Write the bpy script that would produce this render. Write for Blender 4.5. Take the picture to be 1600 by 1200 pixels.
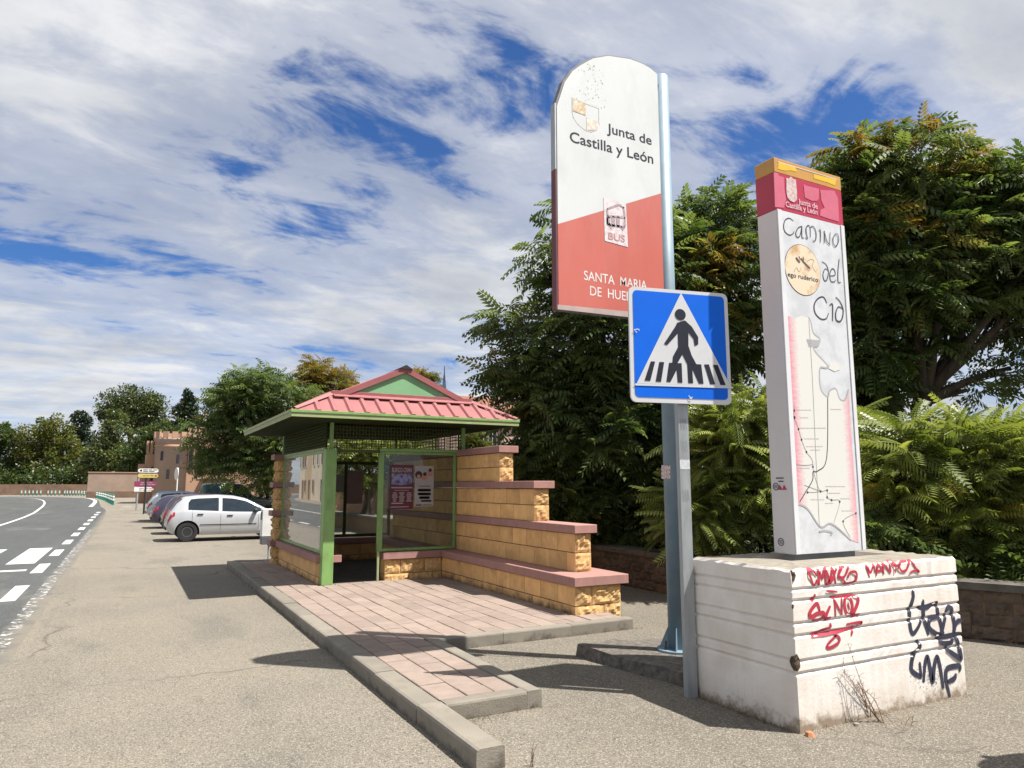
import bpy, math, random
import numpy as np
from mathutils import Vector, Matrix

for o in list(bpy.data.objects):
    bpy.data.objects.remove(o, do_unlink=True)
scene = bpy.context.scene
COL = scene.collection
random.seed(7)
RNG = np.random.default_rng(7)
rad = math.radians

# ------------------------------------------------------------------ camera
CAM_H, FPX, YAW, PITCH = 1.80, 1111.0, 28.2116, 8.094
cam_data = bpy.data.cameras.new('camera')
cam = bpy.data.objects.new('camera', cam_data)
COL.objects.link(cam)
cam.location = (0, 0, CAM_H)
cam.rotation_euler = (rad(90 + PITCH), 0, -rad(YAW))
cam_data.sensor_width = 36
cam_data.lens = FPX / 1600 * 36
cam_data.clip_start = 0.05
cam_data.clip_end = 3000
scene.camera = cam

# ------------------------------------------------------------------ sun, sky, exposure
SUN_DIR = Vector((0.41, -0.38, 1.0)).normalized()          # towards the sun
SUN_EL = math.asin(SUN_DIR.z)
SUN_AZ = math.atan2(SUN_DIR.x, SUN_DIR.y)                   # clockwise from +Y
sd = bpy.data.lights.new('sun', 'SUN')
sd.energy = 5.0
sd.angle = rad(0.53)
sd.color = (1.0, 0.955, 0.88)
sun = bpy.data.objects.new('sun', sd)
COL.objects.link(sun)
sun.rotation_euler = SUN_DIR.to_track_quat('Z', 'Y').to_euler()
sun.location = (0, 0, 40)

world = bpy.data.worlds.new('World')
scene.world = world
world.use_nodes = True
wt = world.node_tree
wt.nodes.clear()


def N(t, kind, **kw):
    n = t.nodes.new(kind)
    for k, v in kw.items():
        if k.startswith('i_'):
            n.inputs[k[2:].replace('_', ' ')].default_value = v
        else:
            setattr(n, k, v)
    return n


def L(t, a, b):
    t.links.new(a, b)


def math_node(t, op, a, b=None, clamp=False):
    n = t.nodes.new('ShaderNodeMath')
    n.operation = op
    n.use_clamp = clamp
    for i, v in enumerate((a, b)):
        if v is None:
            continue
        if isinstance(v, (int, float)):
            n.inputs[i].default_value = v
        else:
            t.links.new(v, n.inputs[i])
    return n.outputs[0]


def ramp(t, fac, stops, interp='LINEAR'):
    n = t.nodes.new('ShaderNodeValToRGB')
    n.color_ramp.interpolation = interp
    el = n.color_ramp.elements
    while len(el) < len(stops):
        el.new(0.5)
    for e, (p, c) in zip(el, stops):
        e.position = p
        e.color = (c[0], c[1], c[2], 1) if not isinstance(c, (int, float)) else (c, c, c, 1)
    t.links.new(fac, n.inputs[0])
    return n.outputs[0]


def mixc(t, fac, a, b, blend='MIX'):
    n = t.nodes.new('ShaderNodeMix')
    n.data_type = 'RGBA'
    n.blend_type = blend
    for s, v in ((n.inputs[0], fac), (n.inputs[6], a), (n.inputs[7], b)):
        if isinstance(v, (int, float)):
            s.default_value = v
        elif isinstance(v, (tuple, list)):
            s.default_value = (v[0], v[1], v[2], 1)
        else:
            t.links.new(v, s)
    return n.outputs[2]


# sky: Nishita plus a layer of broken cloud, laid on a flat ceiling so that it runs into the distance
sky = N(wt, 'ShaderNodeTexSky', sky_type='NISHITA', sun_disc=False, sun_elevation=SUN_EL,
        sun_rotation=SUN_AZ, altitude=800, air_density=1.0, dust_density=0.6, ozone_density=2.2)
tc = N(wt, 'ShaderNodeTexCoord')
sep = N(wt, 'ShaderNodeSeparateXYZ')
L(wt, tc.outputs['Generated'], sep.inputs[0])
zc = math_node(wt, 'ADD', math_node(wt, 'MAXIMUM', sep.outputs[2], 0.0), 0.16)
px_ = math_node(wt, 'DIVIDE', sep.outputs[0], zc)
py_ = math_node(wt, 'DIVIDE', sep.outputs[1], zc)
comb = N(wt, 'ShaderNodeCombineXYZ')
L(wt, px_, comb.inputs[0])
L(wt, py_, comb.inputs[1])
CLOUD_ROT, CLOUD_LOC, CLOUD_SCALE = rad(-10), (28.783733, 16.105038, 2.445003), (0.62, 0.95, 1.0)
mp = N(wt, 'ShaderNodeMapping')
mp.inputs['Rotation'].default_value = (0, 0, CLOUD_ROT)
mp.inputs['Location'].default_value = CLOUD_LOC
mp.inputs['Scale'].default_value = CLOUD_SCALE
L(wt, comb.outputs[0], mp.inputs[0])
n1 = N(wt, 'ShaderNodeTexNoise', noise_dimensions='3D', i_Scale=0.85, i_Detail=9.0, i_Roughness=0.62, i_Distortion=0.35)
L(wt, mp.outputs[0], n1.inputs['Vector'])
n2 = N(wt, 'ShaderNodeTexNoise', noise_dimensions='3D', i_Scale=5.5, i_Detail=6.0, i_Roughness=0.6, i_Distortion=0.6)
L(wt, mp.outputs[0], n2.inputs['Vector'])
cov = math_node(wt, 'ADD', n1.outputs[0], math_node(wt, 'MULTIPLY', math_node(wt, 'SUBTRACT', n2.outputs[0], 0.5), 0.34))
cloud = ramp(wt, cov, [(0.35, 0.0), (0.435, 0.65), (0.56, 1.0)], 'EASE')
n3 = N(wt, 'ShaderNodeTexNoise', noise_dimensions='3D', i_Scale=2.1, i_Detail=7.0, i_Roughness=0.6)
mp2 = N(wt, 'ShaderNodeMapping')
mp2.inputs['Location'].default_value = (7.3, 2.2, 4.0)
L(wt, mp.outputs[0], mp2.inputs[0])
L(wt, mp2.outputs[0], n3.inputs['Vector'])
shade = ramp(wt, n3.outputs[0], [(0.30, (4.9, 5.25, 6.0)), (0.47, (6.6, 6.85, 7.3)), (0.64, (8.6, 8.7, 8.9))])
bluer = mixc(wt, 1.0, sky.outputs[0], (0.50, 0.82, 1.26), 'MULTIPLY')
skyc = mixc(wt, cloud, bluer, shade)
bg = N(wt, 'ShaderNodeBackground', i_Strength=0.05)
L(wt, skyc, bg.inputs[0])
wo = N(wt, 'ShaderNodeOutputWorld')
L(wt, bg.outputs[0], wo.inputs[0])

vs = scene.view_settings
vs.view_transform = 'Standard'
vs.look = 'None'
vs.exposure = 1.0
vs.gamma = 1.0
vs.use_curve_mapping = False
scene.render.engine = 'CYCLES'
scene.render.resolution_x, scene.render.resolution_y = 1024, 768
scene.cycles.max_bounces = 8
scene.cycles.transparent_max_bounces = 12

# ------------------------------------------------------------------ measuring: a pixel of the 1600 x 1200 photograph on a real plane
_c, _s = math.cos(rad(PITCH)), math.sin(rad(PITCH))
_h = Vector((math.sin(rad(YAW)), math.cos(rad(YAW)), 0))
_R = Vector((math.cos(rad(YAW)), -math.sin(rad(YAW)), 0))
_F = _h * _c + Vector((0, 0, _s))
_U = -_h * _s + Vector((0, 0, _c))
EYE = Vector((0, 0, CAM_H))


def ray(px, py):
    return _R * ((px - 800) / FPX) + _U * ((600 - py) / FPX) + _F


def ony(px, py, y):
    d = ray(px, py)
    return EYE + d * (y / d.y)


def onx(px, py, x):
    d = ray(px, py)
    return EYE + d * (x / d.x)


def onz(px, py, z=0.0):
    d = ray(px, py)
    return EYE + d * ((z - CAM_H) / d.z)


def onplane(px, py, p, n):
    d = ray(px, py)
    return EYE + d * ((Vector(p) - EYE).dot(n) / d.dot(n))


def far(px, py, dist):
    return EYE + ray(px, py) * dist


# ------------------------------------------------------------------ mesh helpers
class MB:
    def __init__(self):
        self.v, self.f, self.m = [], [], []

    def add(self, verts, faces, m=0):
        b = len(self.v)
        self.v += [tuple(p) for p in verts]
        self.f += [tuple(b + i for i in q) for q in faces]
        self.m += [m] * len(faces)
        return self

    def box(self, x0, x1, y0, y1, z0, z1, m=0):
        return self.add([(x0, y0, z0), (x1, y0, z0), (x1, y1, z0), (x0, y1, z0),
                         (x0, y0, z1), (x1, y0, z1), (x1, y1, z1), (x0, y1, z1)],
                        [(0, 3, 2, 1), (4, 5, 6, 7), (0, 1, 5, 4), (1, 2, 6, 5), (2, 3, 7, 6), (3, 0, 4, 7)], m)

    def cbox(self, x0, x1, y0, y1, z0, z1, c=0.006, m=0):
        """box with chamfered edges"""
        lo, hi = (x0, y0, z0), (x1, y1, z1)
        V, idx = [], {}
        for i in range(8):
            s = [(i >> k) & 1 for k in range(3)]
            for ax in range(3):
                p = [(hi[k] if s[k] else lo[k]) if k == ax else ((hi[k] - c) if s[k] else (lo[k] + c)) for k in range(3)]
                idx[(i, ax)] = len(V)
                V.append(p)
        F = []
        for ax in range(3):
            a, b = [k for k in range(3) if k != ax]
            for sgn in (0, 1):
                q = []
                for (sa, sb) in ((0, 0), (1, 0), (1, 1), (0, 1)):
                    q.append(idx[((sgn << ax) | (sa << a) | (sb << b), ax)])
                flip = (sgn == 0) ^ (ax == 1)
                F.append(tuple(q[::-1]) if flip else tuple(q))
        for ax in range(3):          # edges along ax
            a, b = [k for k in range(3) if k != ax]
            for sa in (0, 1):
                for sb in (0, 1):
                    i0 = (sa << a) | (sb << b)
                    i1 = i0 | (1 << ax)
                    q = [idx[(i0, a)], idx[(i1, a)], idx[(i1, b)], idx[(i0, b)]]
                    F.append(tuple(q))
        for i in range(8):
            F.append((idx[(i, 0)], idx[(i, 1)], idx[(i, 2)]))
        return self.add(V, F, m)

    def obox(self, p, u, v, w, m=0):
        """box from corner p with edge vectors u, v, w"""
        p, u, v, w = Vector(p), Vector(u), Vector(v), Vector(w)
        return self.add([p, p + u, p + u + v, p + v, p + w, p + u + w, p + u + v + w, p + v + w],
                        [(0, 3, 2, 1), (4, 5, 6, 7), (0, 1, 5, 4), (1, 2, 6, 5), (2, 3, 7, 6), (3, 0, 4, 7)], m)

    def tube(self, pts, radii, n=8, m=0, caps=True):
        pts = [Vector(p) for p in pts]
        if isinstance(radii, (int, float)):
            radii = [radii] * len(pts)
        b = len(self.v)
        prev = None
        for i, p in enumerate(pts):
            d = (pts[min(i + 1, len(pts) - 1)] - pts[max(i - 1, 0)]).normalized()
            if prev is None:
                a = d.orthogonal().normalized()
            else:
                a = (prev - d * prev.dot(d))
                a = a.normalized() if a.length > 1e-6 else d.orthogonal().normalized()
            prev = a
            e = d.cross(a)
            for k in range(n):
                t = 2 * math.pi * k / n
                self.v.append(tuple(p + (a * math.cos(t) + e * math.sin(t)) * radii[i]))
        for i in range(len(pts) - 1):
            for k in range(n):
                k2 = (k + 1) % n
                self.f.append((b + i * n + k, b + i * n + k2, b + (i + 1) * n + k2, b + (i + 1) * n + k))
                self.m.append(m)
        if caps:
            self.f.append(tuple(b + k for k in reversed(range(n))))
            self.f.append(tuple(b + (len(pts) - 1) * n + k for k in range(n)))
            self.m += [m, m]
        return self

    def prism(self, poly, f0, f1, m=0):
        """poly: 2-D points; f0, f1 map a 2-D point to 3-D on the two end faces"""
        n = len(poly)
        V = [f0(*p) for p in poly] + [f1(*p) for p in poly]
        F = [tuple(range(n))[::-1], tuple(range(n, 2 * n))]
        F += [(i, (i + 1) % n, n + (i + 1) % n, n + i) for i in range(n)]
        return self.add(V, F, m)

    def revolve(self, prof, n=16, center=(0, 0, 0), axis='z', m=0):
        b = len(self.v)
        for (r, h) in prof:
            for k in range(n):
                t = 2 * math.pi * k / n
                c, s = r * math.cos(t), r * math.sin(t)
                p = {'z': (c, s, h), 'y': (c, h, s), 'x': (h, c, s)}[axis]
                self.v.append((p[0] + center[0], p[1] + center[1], p[2] + center[2]))
        for i in range(len(prof) - 1):
            for k in range(n):
                k2 = (k + 1) % n
                self.f.append((b + i * n + k, b + i * n + k2, b + (i + 1) * n + k2, b + (i + 1) * n + k))
                self.m.append(m)
        self.f.append(tuple(b + k for k in reversed(range(n))))
        self.f.append(tuple(b + (len(prof) - 1) * n + k for k in range(n)))
        self.m += [m, m]
        return self

    def mesh(self, name, mats, smooth=False):
        me = bpy.data.meshes.new(name)
        me.from_pydata(self.v, [], self.f)
        for mt in (mats if isinstance(mats, (list, tuple)) else [mats]):
            me.materials.append(mt)
        me.polygons.foreach_set('material_index', self.m)
        if smooth:
            me.polygons.foreach_set('use_smooth', [True] * len(self.f))
        me.update()
        return me

    def obj(self, name, mats, parent=None, smooth=False, fix=True, local=False):
        me = self.mesh(name, mats, smooth)
        if fix:
            fix_normals(me)
        return link(name, me, parent, local)


def fix_normals(me):
    import bmesh
    bm = bmesh.new()
    bm.from_mesh(me)
    bmesh.ops.recalc_face_normals(bm, faces=bm.faces)
    bm.to_mesh(me)
    bm.free()


def world_loc(o):
    p = Vector((0, 0, 0))
    while o is not None:
        p += o.location
        o = o.parent
    return p


def link(name, me, parent=None, local=False):
    o = bpy.data.objects.new(name, me)
    COL.objects.link(o)
    if parent is not None:
        o.parent = parent
        if not local:
            o.location = -world_loc(parent)
    return o


def tag(o, label=None, cat=None, group=None, kind=None):
    if label:
        o['label'] = label
    if cat:
        o['category'] = cat
    if group:
        o['group'] = group
    if kind:
        o['kind'] = kind
    return o


def thing(name, loc, label, cat, group=None):
    o = bpy.data.objects.new(name, None)
    COL.objects.link(o)
    o.location = loc
    o.empty_display_size = 0.2
    return tag(o, label, cat, group)


def structure(o):
    o['kind'] = 'structure'
    return o


def copy_tree(o, parent=None):
    c = o.copy()
    COL.objects.link(c)
    c.parent = parent
    for ch in o.children:
        copy_tree(ch, c)
    return c


# ------------------------------------------------------------------ materials
def new_mat(name):
    m = bpy.data.materials.new(name)
    m.use_nodes = True
    t = m.node_tree
    t.nodes.clear()
    out = N(t, 'ShaderNodeOutputMaterial')
    bs = N(t, 'ShaderNodeBsdfPrincipled')
    L(t, bs.outputs[0], out.inputs[0])
    return m, t, bs, out


def obj_coords(t, spread=True):
    tc = N(t, 'ShaderNodeTexCoord')
    if not spread:
        return tc.outputs['Object']
    oi = N(t, 'ShaderNodeObjectInfo')
    va = N(t, 'ShaderNodeVectorMath', operation='ADD')
    cb = N(t, 'ShaderNodeCombineXYZ')
    r = math_node(t, 'MULTIPLY', oi.outputs['Random'], 91.0)
    for i in range(3):
        L(t, r, cb.inputs[i])
    L(t, tc.outputs['Object'], va.inputs[0])
    L(t, cb.outputs[0], va.inputs[1])
    return va.outputs[0]


def pmat(name, col, col2=None, scale=6.0, detail=6.0, rough=0.7, rough2=None, bump=0.0, bscale=None, metal=0.0,
         spec=0.5, vary=0.0, lo=0.35, hi=0.68, dirt=None, dirt_amt=0.0, dirt_scale=2.0, coat=0.0, stretch=None, spread=True):
    """base colour broken up by noise, per-object brightness variation, optional stains, fine relief"""
    m, t, bs, out = new_mat(name)
    vec = obj_coords(t, spread)
    if stretch:
        mpn = N(t, 'ShaderNodeMapping')
        mpn.inputs['Scale'].default_value = stretch
        L(t, vec, mpn.inputs[0])
        vec2 = mpn.outputs[0]
    else:
        vec2 = vec
    nz = N(t, 'ShaderNodeTexNoise', i_Scale=scale, i_Detail=detail, i_Roughness=0.62)
    L(t, vec2, nz.inputs['Vector'])
    c2 = col2 if col2 else tuple(x * 0.8 for x in col)
    c = ramp(t, nz.outputs[0], [(lo, c2), (hi, col)])
    if dirt:
        nd = N(t, 'ShaderNodeTexNoise', i_Scale=dirt_scale, i_Detail=8.0, i_Roughness=0.7)
        L(t, vec2, nd.inputs['Vector'])
        fac = math_node(t, 'MULTIPLY', ramp(t, nd.outputs[0], [(0.5, 0.0), (0.72, 1.0)]), dirt_amt)
        c = mixc(t, fac, c, dirt)
    if vary:
        oi = N(t, 'ShaderNodeObjectInfo')
        v = math_node(t, 'ADD', math_node(t, 'MULTIPLY', oi.outputs['Random'], 2 * vary), 1 - vary)
        hs = N(t, 'ShaderNodeHueSaturation')
        L(t, v, hs.inputs['Value'])
        L(t, c, hs.inputs['Color'])
        c = hs.outputs[0]
    L(t, c, bs.inputs['Base Color'])
    bs.inputs['Metallic'].default_value = metal
    bs.inputs['Specular IOR Level'].default_value = spec
    bs.inputs['Coat Weight'].default_value = coat
    if rough2 is not None:
        L(t, math_node(t, 'ADD', math_node(t, 'MULTIPLY', nz.outputs[0], rough2 - rough), rough), bs.inputs['Roughness'])
    else:
        bs.inputs['Roughness'].default_value = rough
    if bump:
        nb = N(t, 'ShaderNodeTexNoise', i_Scale=bscale or scale * 6, i_Detail=5.0, i_Roughness=0.65)
        L(t, vec, nb.inputs['Vector'])
        bp = N(t, 'ShaderNodeBump', i_Strength=min(1.0, bump * 1.0), i_Distance=0.01)
        L(t, nb.outputs[0], bp.inputs['Height'])
        L(t, bp.outputs[0], bs.inputs['Normal'])
    return m


def glass_mat(name, tint=(0.92, 0.96, 0.95), rough=0.0, refl=1.0, dust=0.0):
    m, t, bs, out = new_mat(name)
    t.nodes.remove(bs)
    tr = N(t, 'ShaderNodeBsdfTransparent')
    tr.inputs[0].default_value = (*tint, 1)
    gl = N(t, 'ShaderNodeBsdfGlossy')
    gl.inputs['Roughness'].default_value = rough
    fr = N(t, 'ShaderNodeFresnel', i_IOR=1.52)
    fac = math_node(t, 'MULTIPLY', fr.outputs[0], 1.7 * refl, clamp=True)
    mx = N(t, 'ShaderNodeMixShader')
    L(t, fac, mx.inputs[0])
    L(t, tr.outputs[0], mx.inputs[1])
    L(t, gl.outputs[0], mx.inputs[2])
    res = mx.outputs[0]
    if dust:
        df = N(t, 'ShaderNodeBsdfDiffuse')
        df.inputs[0].default_value = (0.55, 0.53, 0.48, 1)
        nz = N(t, 'ShaderNodeTexNoise', i_Scale=3.0, i_Detail=7.0, i_Roughness=0.7)
        tcn = N(t, 'ShaderNodeTexCoord')
        L(t, tcn.outputs['Object'], nz.inputs['Vector'])
        mx2 = N(t, 'ShaderNodeMixShader')
        L(t, math_node(t, 'MULTIPLY', nz.outputs[0], dust), mx2.inputs[0])
        L(t, res, mx2.inputs[1])
        L(t, df.outputs[0], mx2.inputs[2])
        res = mx2.outputs[0]
    L(t, res, out.inputs[0])
    return m

# ------------------------------------------------------------------ shared materials
M = {}
M['kerb'] = pmat('kerb_concrete', (0.223, 0.200, 0.164), (0.168, 0.150, 0.123), scale=5, rough=0.9, bump=0.5, bscale=70, vary=0.1,
                 dirt=(0.10, 0.09, 0.075), dirt_amt=0.5, dirt_scale=2.5)
M['tile'] = pmat('paving_tile', (0.272, 0.210, 0.176), (0.220, 0.168, 0.141), scale=7, rough=0.9, bump=0.45, bscale=110, vary=0.10,
                 dirt=(0.22, 0.18, 0.155), dirt_amt=0.5, dirt_scale=3)
M['joint'] = pmat('paving_joint', (0.13, 0.11, 0.09), (0.07, 0.06, 0.05), scale=12, rough=1.0, bump=0.6, bscale=90)
M['block'] = pmat('ochre_block', (0.76, 0.455, 0.185), (0.62, 0.36, 0.145), scale=4.5, rough=0.92, bump=0.4, bscale=90, vary=0.09,
                  dirt=(0.21, 0.125, 0.065), dirt_amt=0.5, dirt_scale=2.2)


def foot_stain(m, z0, z1, col, amt):
    """moss and splash marks creeping up from the paving, ragged by noise"""
    t = m.node_tree
    bs = next(n for n in t.nodes if n.type == 'BSDF_PRINCIPLED')
    src = bs.inputs['Base Color'].links[0].from_socket
    geo = N(t, 'ShaderNodeNewGeometry')
    se = N(t, 'ShaderNodeSeparateXYZ')
    L(t, geo.outputs['Position'], se.inputs[0])
    nz = N(t, 'ShaderNodeTexNoise', i_Scale=4.5, i_Detail=8.0, i_Roughness=0.7)
    L(t, geo.outputs['Position'], nz.inputs['Vector'])
    h = math_node(t, 'SUBTRACT', math_node(t, 'ADD', math_node(t, 'MULTIPLY', nz.outputs[0], 0.55), z0), se.outputs[2])
    fac = math_node(t, 'MULTIPLY', ramp(t, h, [(0.10, 0.0), (0.10 + z1, 1.0)]), amt)
    L(t, mixc(t, fac, src, col), bs.inputs['Base Color'])


foot_stain(M['kerb'], -0.13, 0.10, (0.055, 0.045, 0.034), 0.8)
foot_stain(M['block'], 0.05, 0.14, (0.085, 0.06, 0.04), 0.85)
M['rough_block'] = pmat('split_face_block', (0.62, 0.42, 0.19), (0.43, 0.25, 0.10), scale=22, rough=0.95, bump=0.9, bscale=75, vary=0.08)
M['mortar'] = pmat('mortar', (0.16, 0.10, 0.055), (0.10, 0.065, 0.04), scale=14, rough=1.0, bump=0.4, bscale=80)
M['cap'] = pmat('pink_cap', (0.355, 0.190, 0.165), (0.30, 0.158, 0.138), scale=9, rough=0.85, bump=0.3, bscale=120, vary=0.05,
                dirt=(0.24, 0.13, 0.11), dirt_amt=0.5, dirt_scale=2, stretch=(1, 1, 0.35))
M['green'] = pmat('green_paint', (0.203, 0.360, 0.113), (0.171, 0.310, 0.095), scale=4, rough=0.42, bump=0.08, bscale=40,
                  dirt=(0.12, 0.14, 0.07), dirt_amt=0.6, dirt_scale=6, stretch=(1.5, 1.5, 0.5))
M['fascia'] = pmat('fascia_paint', (0.31, 0.36, 0.17), (0.22, 0.29, 0.12), scale=5, rough=0.6, bump=0.1, bscale=50,
                   dirt=(0.33, 0.27, 0.19), dirt_amt=0.7, dirt_scale=3.5, stretch=(1, 1, 2))
M['darkgreen'] = pmat('dark_green_paint', (0.075, 0.095, 0.030), (0.055, 0.07, 0.024), scale=8, rough=0.6, spec=0.15)
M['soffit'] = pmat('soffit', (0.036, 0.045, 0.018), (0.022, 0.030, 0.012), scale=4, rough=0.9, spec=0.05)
M['roofpink'] = pmat('pink_roof_sheet', (0.304, 0.106, 0.107), (0.251, 0.084, 0.087), scale=2.2, rough=0.55, rough2=0.75, bump=0.12, bscale=9,
                     dirt=(0.20, 0.085, 0.075), dirt_amt=0.75, dirt_scale=3.2)
M['rooftrim'] = pmat('roof_trim', (0.297, 0.095, 0.099), (0.243, 0.077, 0.081), scale=5, rough=0.5)
M['gable'] = pmat('gable_green', (0.180, 0.370, 0.189), (0.158, 0.330, 0.167), scale=3, rough=0.55)
M['black'] = pmat('black_metal', (0.02, 0.02, 0.022), rough=0.5)
M['white'] = pmat('white_paint', (0.72, 0.72, 0.70), (0.62, 0.62, 0.60), scale=5, rough=0.5)
M['galv'] = pmat('galvanised_steel', (0.40, 0.42, 0.43), (0.31, 0.33, 0.345), scale=18, rough=0.42, rough2=0.62, metal=0.55, stretch=(1, 1, 0.2))
M['bluepost'] = pmat('pale_blue_paint', (0.185, 0.262, 0.318), (0.150, 0.220, 0.275), scale=6, rough=0.5, bump=0.05, bscale=40,
                     dirt=(0.16, 0.21, 0.25), dirt_amt=0.4, dirt_scale=4)
M['stone'] = pmat('rubble_stone', (0.125, 0.088, 0.062), (0.060, 0.045, 0.034), scale=7, rough=0.95, bump=0.8, bscale=30, vary=0.25)
M['coping'] = pmat('coping_concrete', (0.105, 0.094, 0.08), (0.055, 0.05, 0.043), scale=6, rough=0.95, bump=0.6, bscale=50, vary=0.12)
M['darkcon'] = pmat('weathered_concrete', (0.17, 0.15, 0.125), (0.07, 0.062, 0.055), scale=16, rough=0.95, bump=1.0, bscale=55)
M['glass'] = glass_mat('shelter_glass', (0.90, 0.94, 0.92), refl=0.45, dust=0.04)
M['glass_road'] = glass_mat('roadside_glass', (0.84, 0.88, 0.86), rough=0.012, refl=1.25, dust=0.36)


def ground_mat():
    m, t, bs, out = new_mat('worn_pale_asphalt')
    tc = N(t, 'ShaderNodeTexCoord')
    v = tc.outputs['Object']
    big = N(t, 'ShaderNodeTexNoise', i_Scale=0.35, i_Detail=6.0, i_Roughness=0.6)
    L(t, v, big.inputs['Vector'])
    c = ramp(t, big.outputs[0], [(0.33, (0.158, 0.141, 0.116)), (0.50, (0.198, 0.176, 0.143)), (0.68, (0.222, 0.193, 0.151))])
    # oily and damp patches
    pt = N(t, 'ShaderNodeTexNoise', i_Scale=0.75, i_Detail=5.0, i_Roughness=0.55)
    mpp = N(t, 'ShaderNodeMapping')
    mpp.inputs['Location'].default_value = (14.2, 3.1, 0)
    mpp.inputs['Scale'].default_value = (1.3, 0.55, 1)
    L(t, v, mpp.inputs[0])
    L(t, mpp.outputs[0], pt.inputs['Vector'])
    c = mixc(t, ramp(t, pt.outputs[0], [(0.56, 0.0), (0.66, 0.6)]), c, (0.112, 0.106, 0.096))
    # an older, greyer surface between the platform and the block, with a ragged border
    sx_ = N(t, 'ShaderNodeSeparateXYZ')
    L(t, v, sx_.inputs[0])
    rag = N(t, 'ShaderNodeTexNoise', i_Scale=1.1, i_Detail=8.0, i_Roughness=0.7)
    L(t, v, rag.inputs['Vector'])
    ox = math_node(t, 'ADD', sx_.outputs[0], math_node(t, 'MULTIPLY', math_node(t, 'SUBTRACT', rag.outputs[0], 0.5), 2.6))
    old = ramp(t, math_node(t, 'MULTIPLY', ox, 0.1), [(0.27, 0.0), (0.37, 0.75)])
    c = mixc(t, old, c, ramp(t, rag.outputs[0], [(0.3, (0.108, 0.095, 0.078)), (0.7, (0.166, 0.145, 0.116))]))
    # faint tyre lanes along the lay-by
    tw_ = N(t, 'ShaderNodeTexNoise', i_Scale=0.5, i_Detail=6.0, i_Roughness=0.65)
    mpt = N(t, 'ShaderNodeMapping')
    mpt.inputs['Scale'].default_value = (2.6, 0.10, 1)
    L(t, v, mpt.inputs[0])
    L(t, mpt.outputs[0], tw_.inputs['Vector'])
    c = mixc(t, ramp(t, tw_.outputs[0], [(0.54, 0.0), (0.70, 0.42)]), c, (0.124, 0.115, 0.100))
    # drifts of pale dust
    c = mixc(t, ramp(t, rag.outputs[0], [(0.60, 0.0), (0.74, 0.45)]), c, (0.249, 0.217, 0.170))
    # aggregate
    vo = N(t, 'ShaderNodeTexVoronoi', i_Scale=125.0)
    L(t, v, vo.inputs['Vector'])
    sp = N(t, 'ShaderNodeSeparateColor')
    L(t, vo.outputs['Color'], sp.inputs[0])
    c = mixc(t, ramp(t, sp.outputs[0], [(0.62, 0.0), (0.95, 0.85)]), c, (0.332, 0.303, 0.249))
    c = mixc(t, ramp(t, sp.outputs[1], [(0.66, 0.0), (0.92, 0.95)]), c, (0.104, 0.091, 0.076))
    fine = N(t, 'ShaderNodeTexNoise', i_Scale=48.0, i_Detail=6.0, i_Roughness=0.75)
    L(t, v, fine.inputs['Vector'])
    c = mixc(t, 1.0, c, ramp(t, fine.outputs[0], [(0.32, 0.72), (0.5, 1.0), (0.7, 1.18)]), 'MULTIPLY')
    fk = N(t, 'ShaderNodeTexVoronoi', i_Scale=34.0)
    L(t, v, fk.inputs['Vector'])
    fs_ = N(t, 'ShaderNodeSeparateColor')
    L(t, fk.outputs['Color'], fs_.inputs[0])
    fl_ = math_node(t, 'MULTIPLY', ramp(t, fs_.outputs[0], [(0.90, 0.0), (0.93, 1.0)]), ramp(t, fk.outputs['Distance'], [(0.22, 0.9), (0.36, 0.0)]))
    c = mixc(t, fl_, c, (0.062, 0.056, 0.048))
    # cracks
    wob = N(t, 'ShaderNodeTexNoise', i_Scale=1.6, i_Detail=4.0)
    L(t, v, wob.inputs['Vector'])
    wv = N(t, 'ShaderNodeVectorMath', operation='MULTIPLY_ADD')
    wv.inputs[1].default_value = (0.9, 0.9, 0)
    L(t, wob.outputs['Color'], wv.inputs[0])
    L(t, v, wv.inputs[2])
    ck = N(t, 'ShaderNodeTexVoronoi', feature='DISTANCE_TO_EDGE', i_Scale=0.21)
    L(t, wv.outputs[0], ck.inputs['Vector'])
    msk = ramp(t, big.outputs[0], [(0.42, 0.0), (0.55, 0.75)])
    crack = math_node(t, 'MULTIPLY', ramp(t, ck.outputs[0], [(0.0, 1.0), (0.0065, 0.0)]), msk)
    c = mixc(t, crack, c, (0.075, 0.066, 0.056))
    L(t, c, bs.inputs['Base Color'])
    bs.inputs['Roughness'].default_value = 0.93
    bs.inputs['Specular IOR Level'].default_value = 0.25
    bp = N(t, 'ShaderNodeBump', i_Strength=0.75, i_Distance=0.008)
    hgt = math_node(t, 'ADD', math_node(t, 'MULTIPLY', sp.outputs[2], 0.6), fine.outputs[0])
    L(t, hgt, bp.inputs['Height'])
    L(t, bp.outputs[0], bs.inputs['Normal'])
    return m


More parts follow.
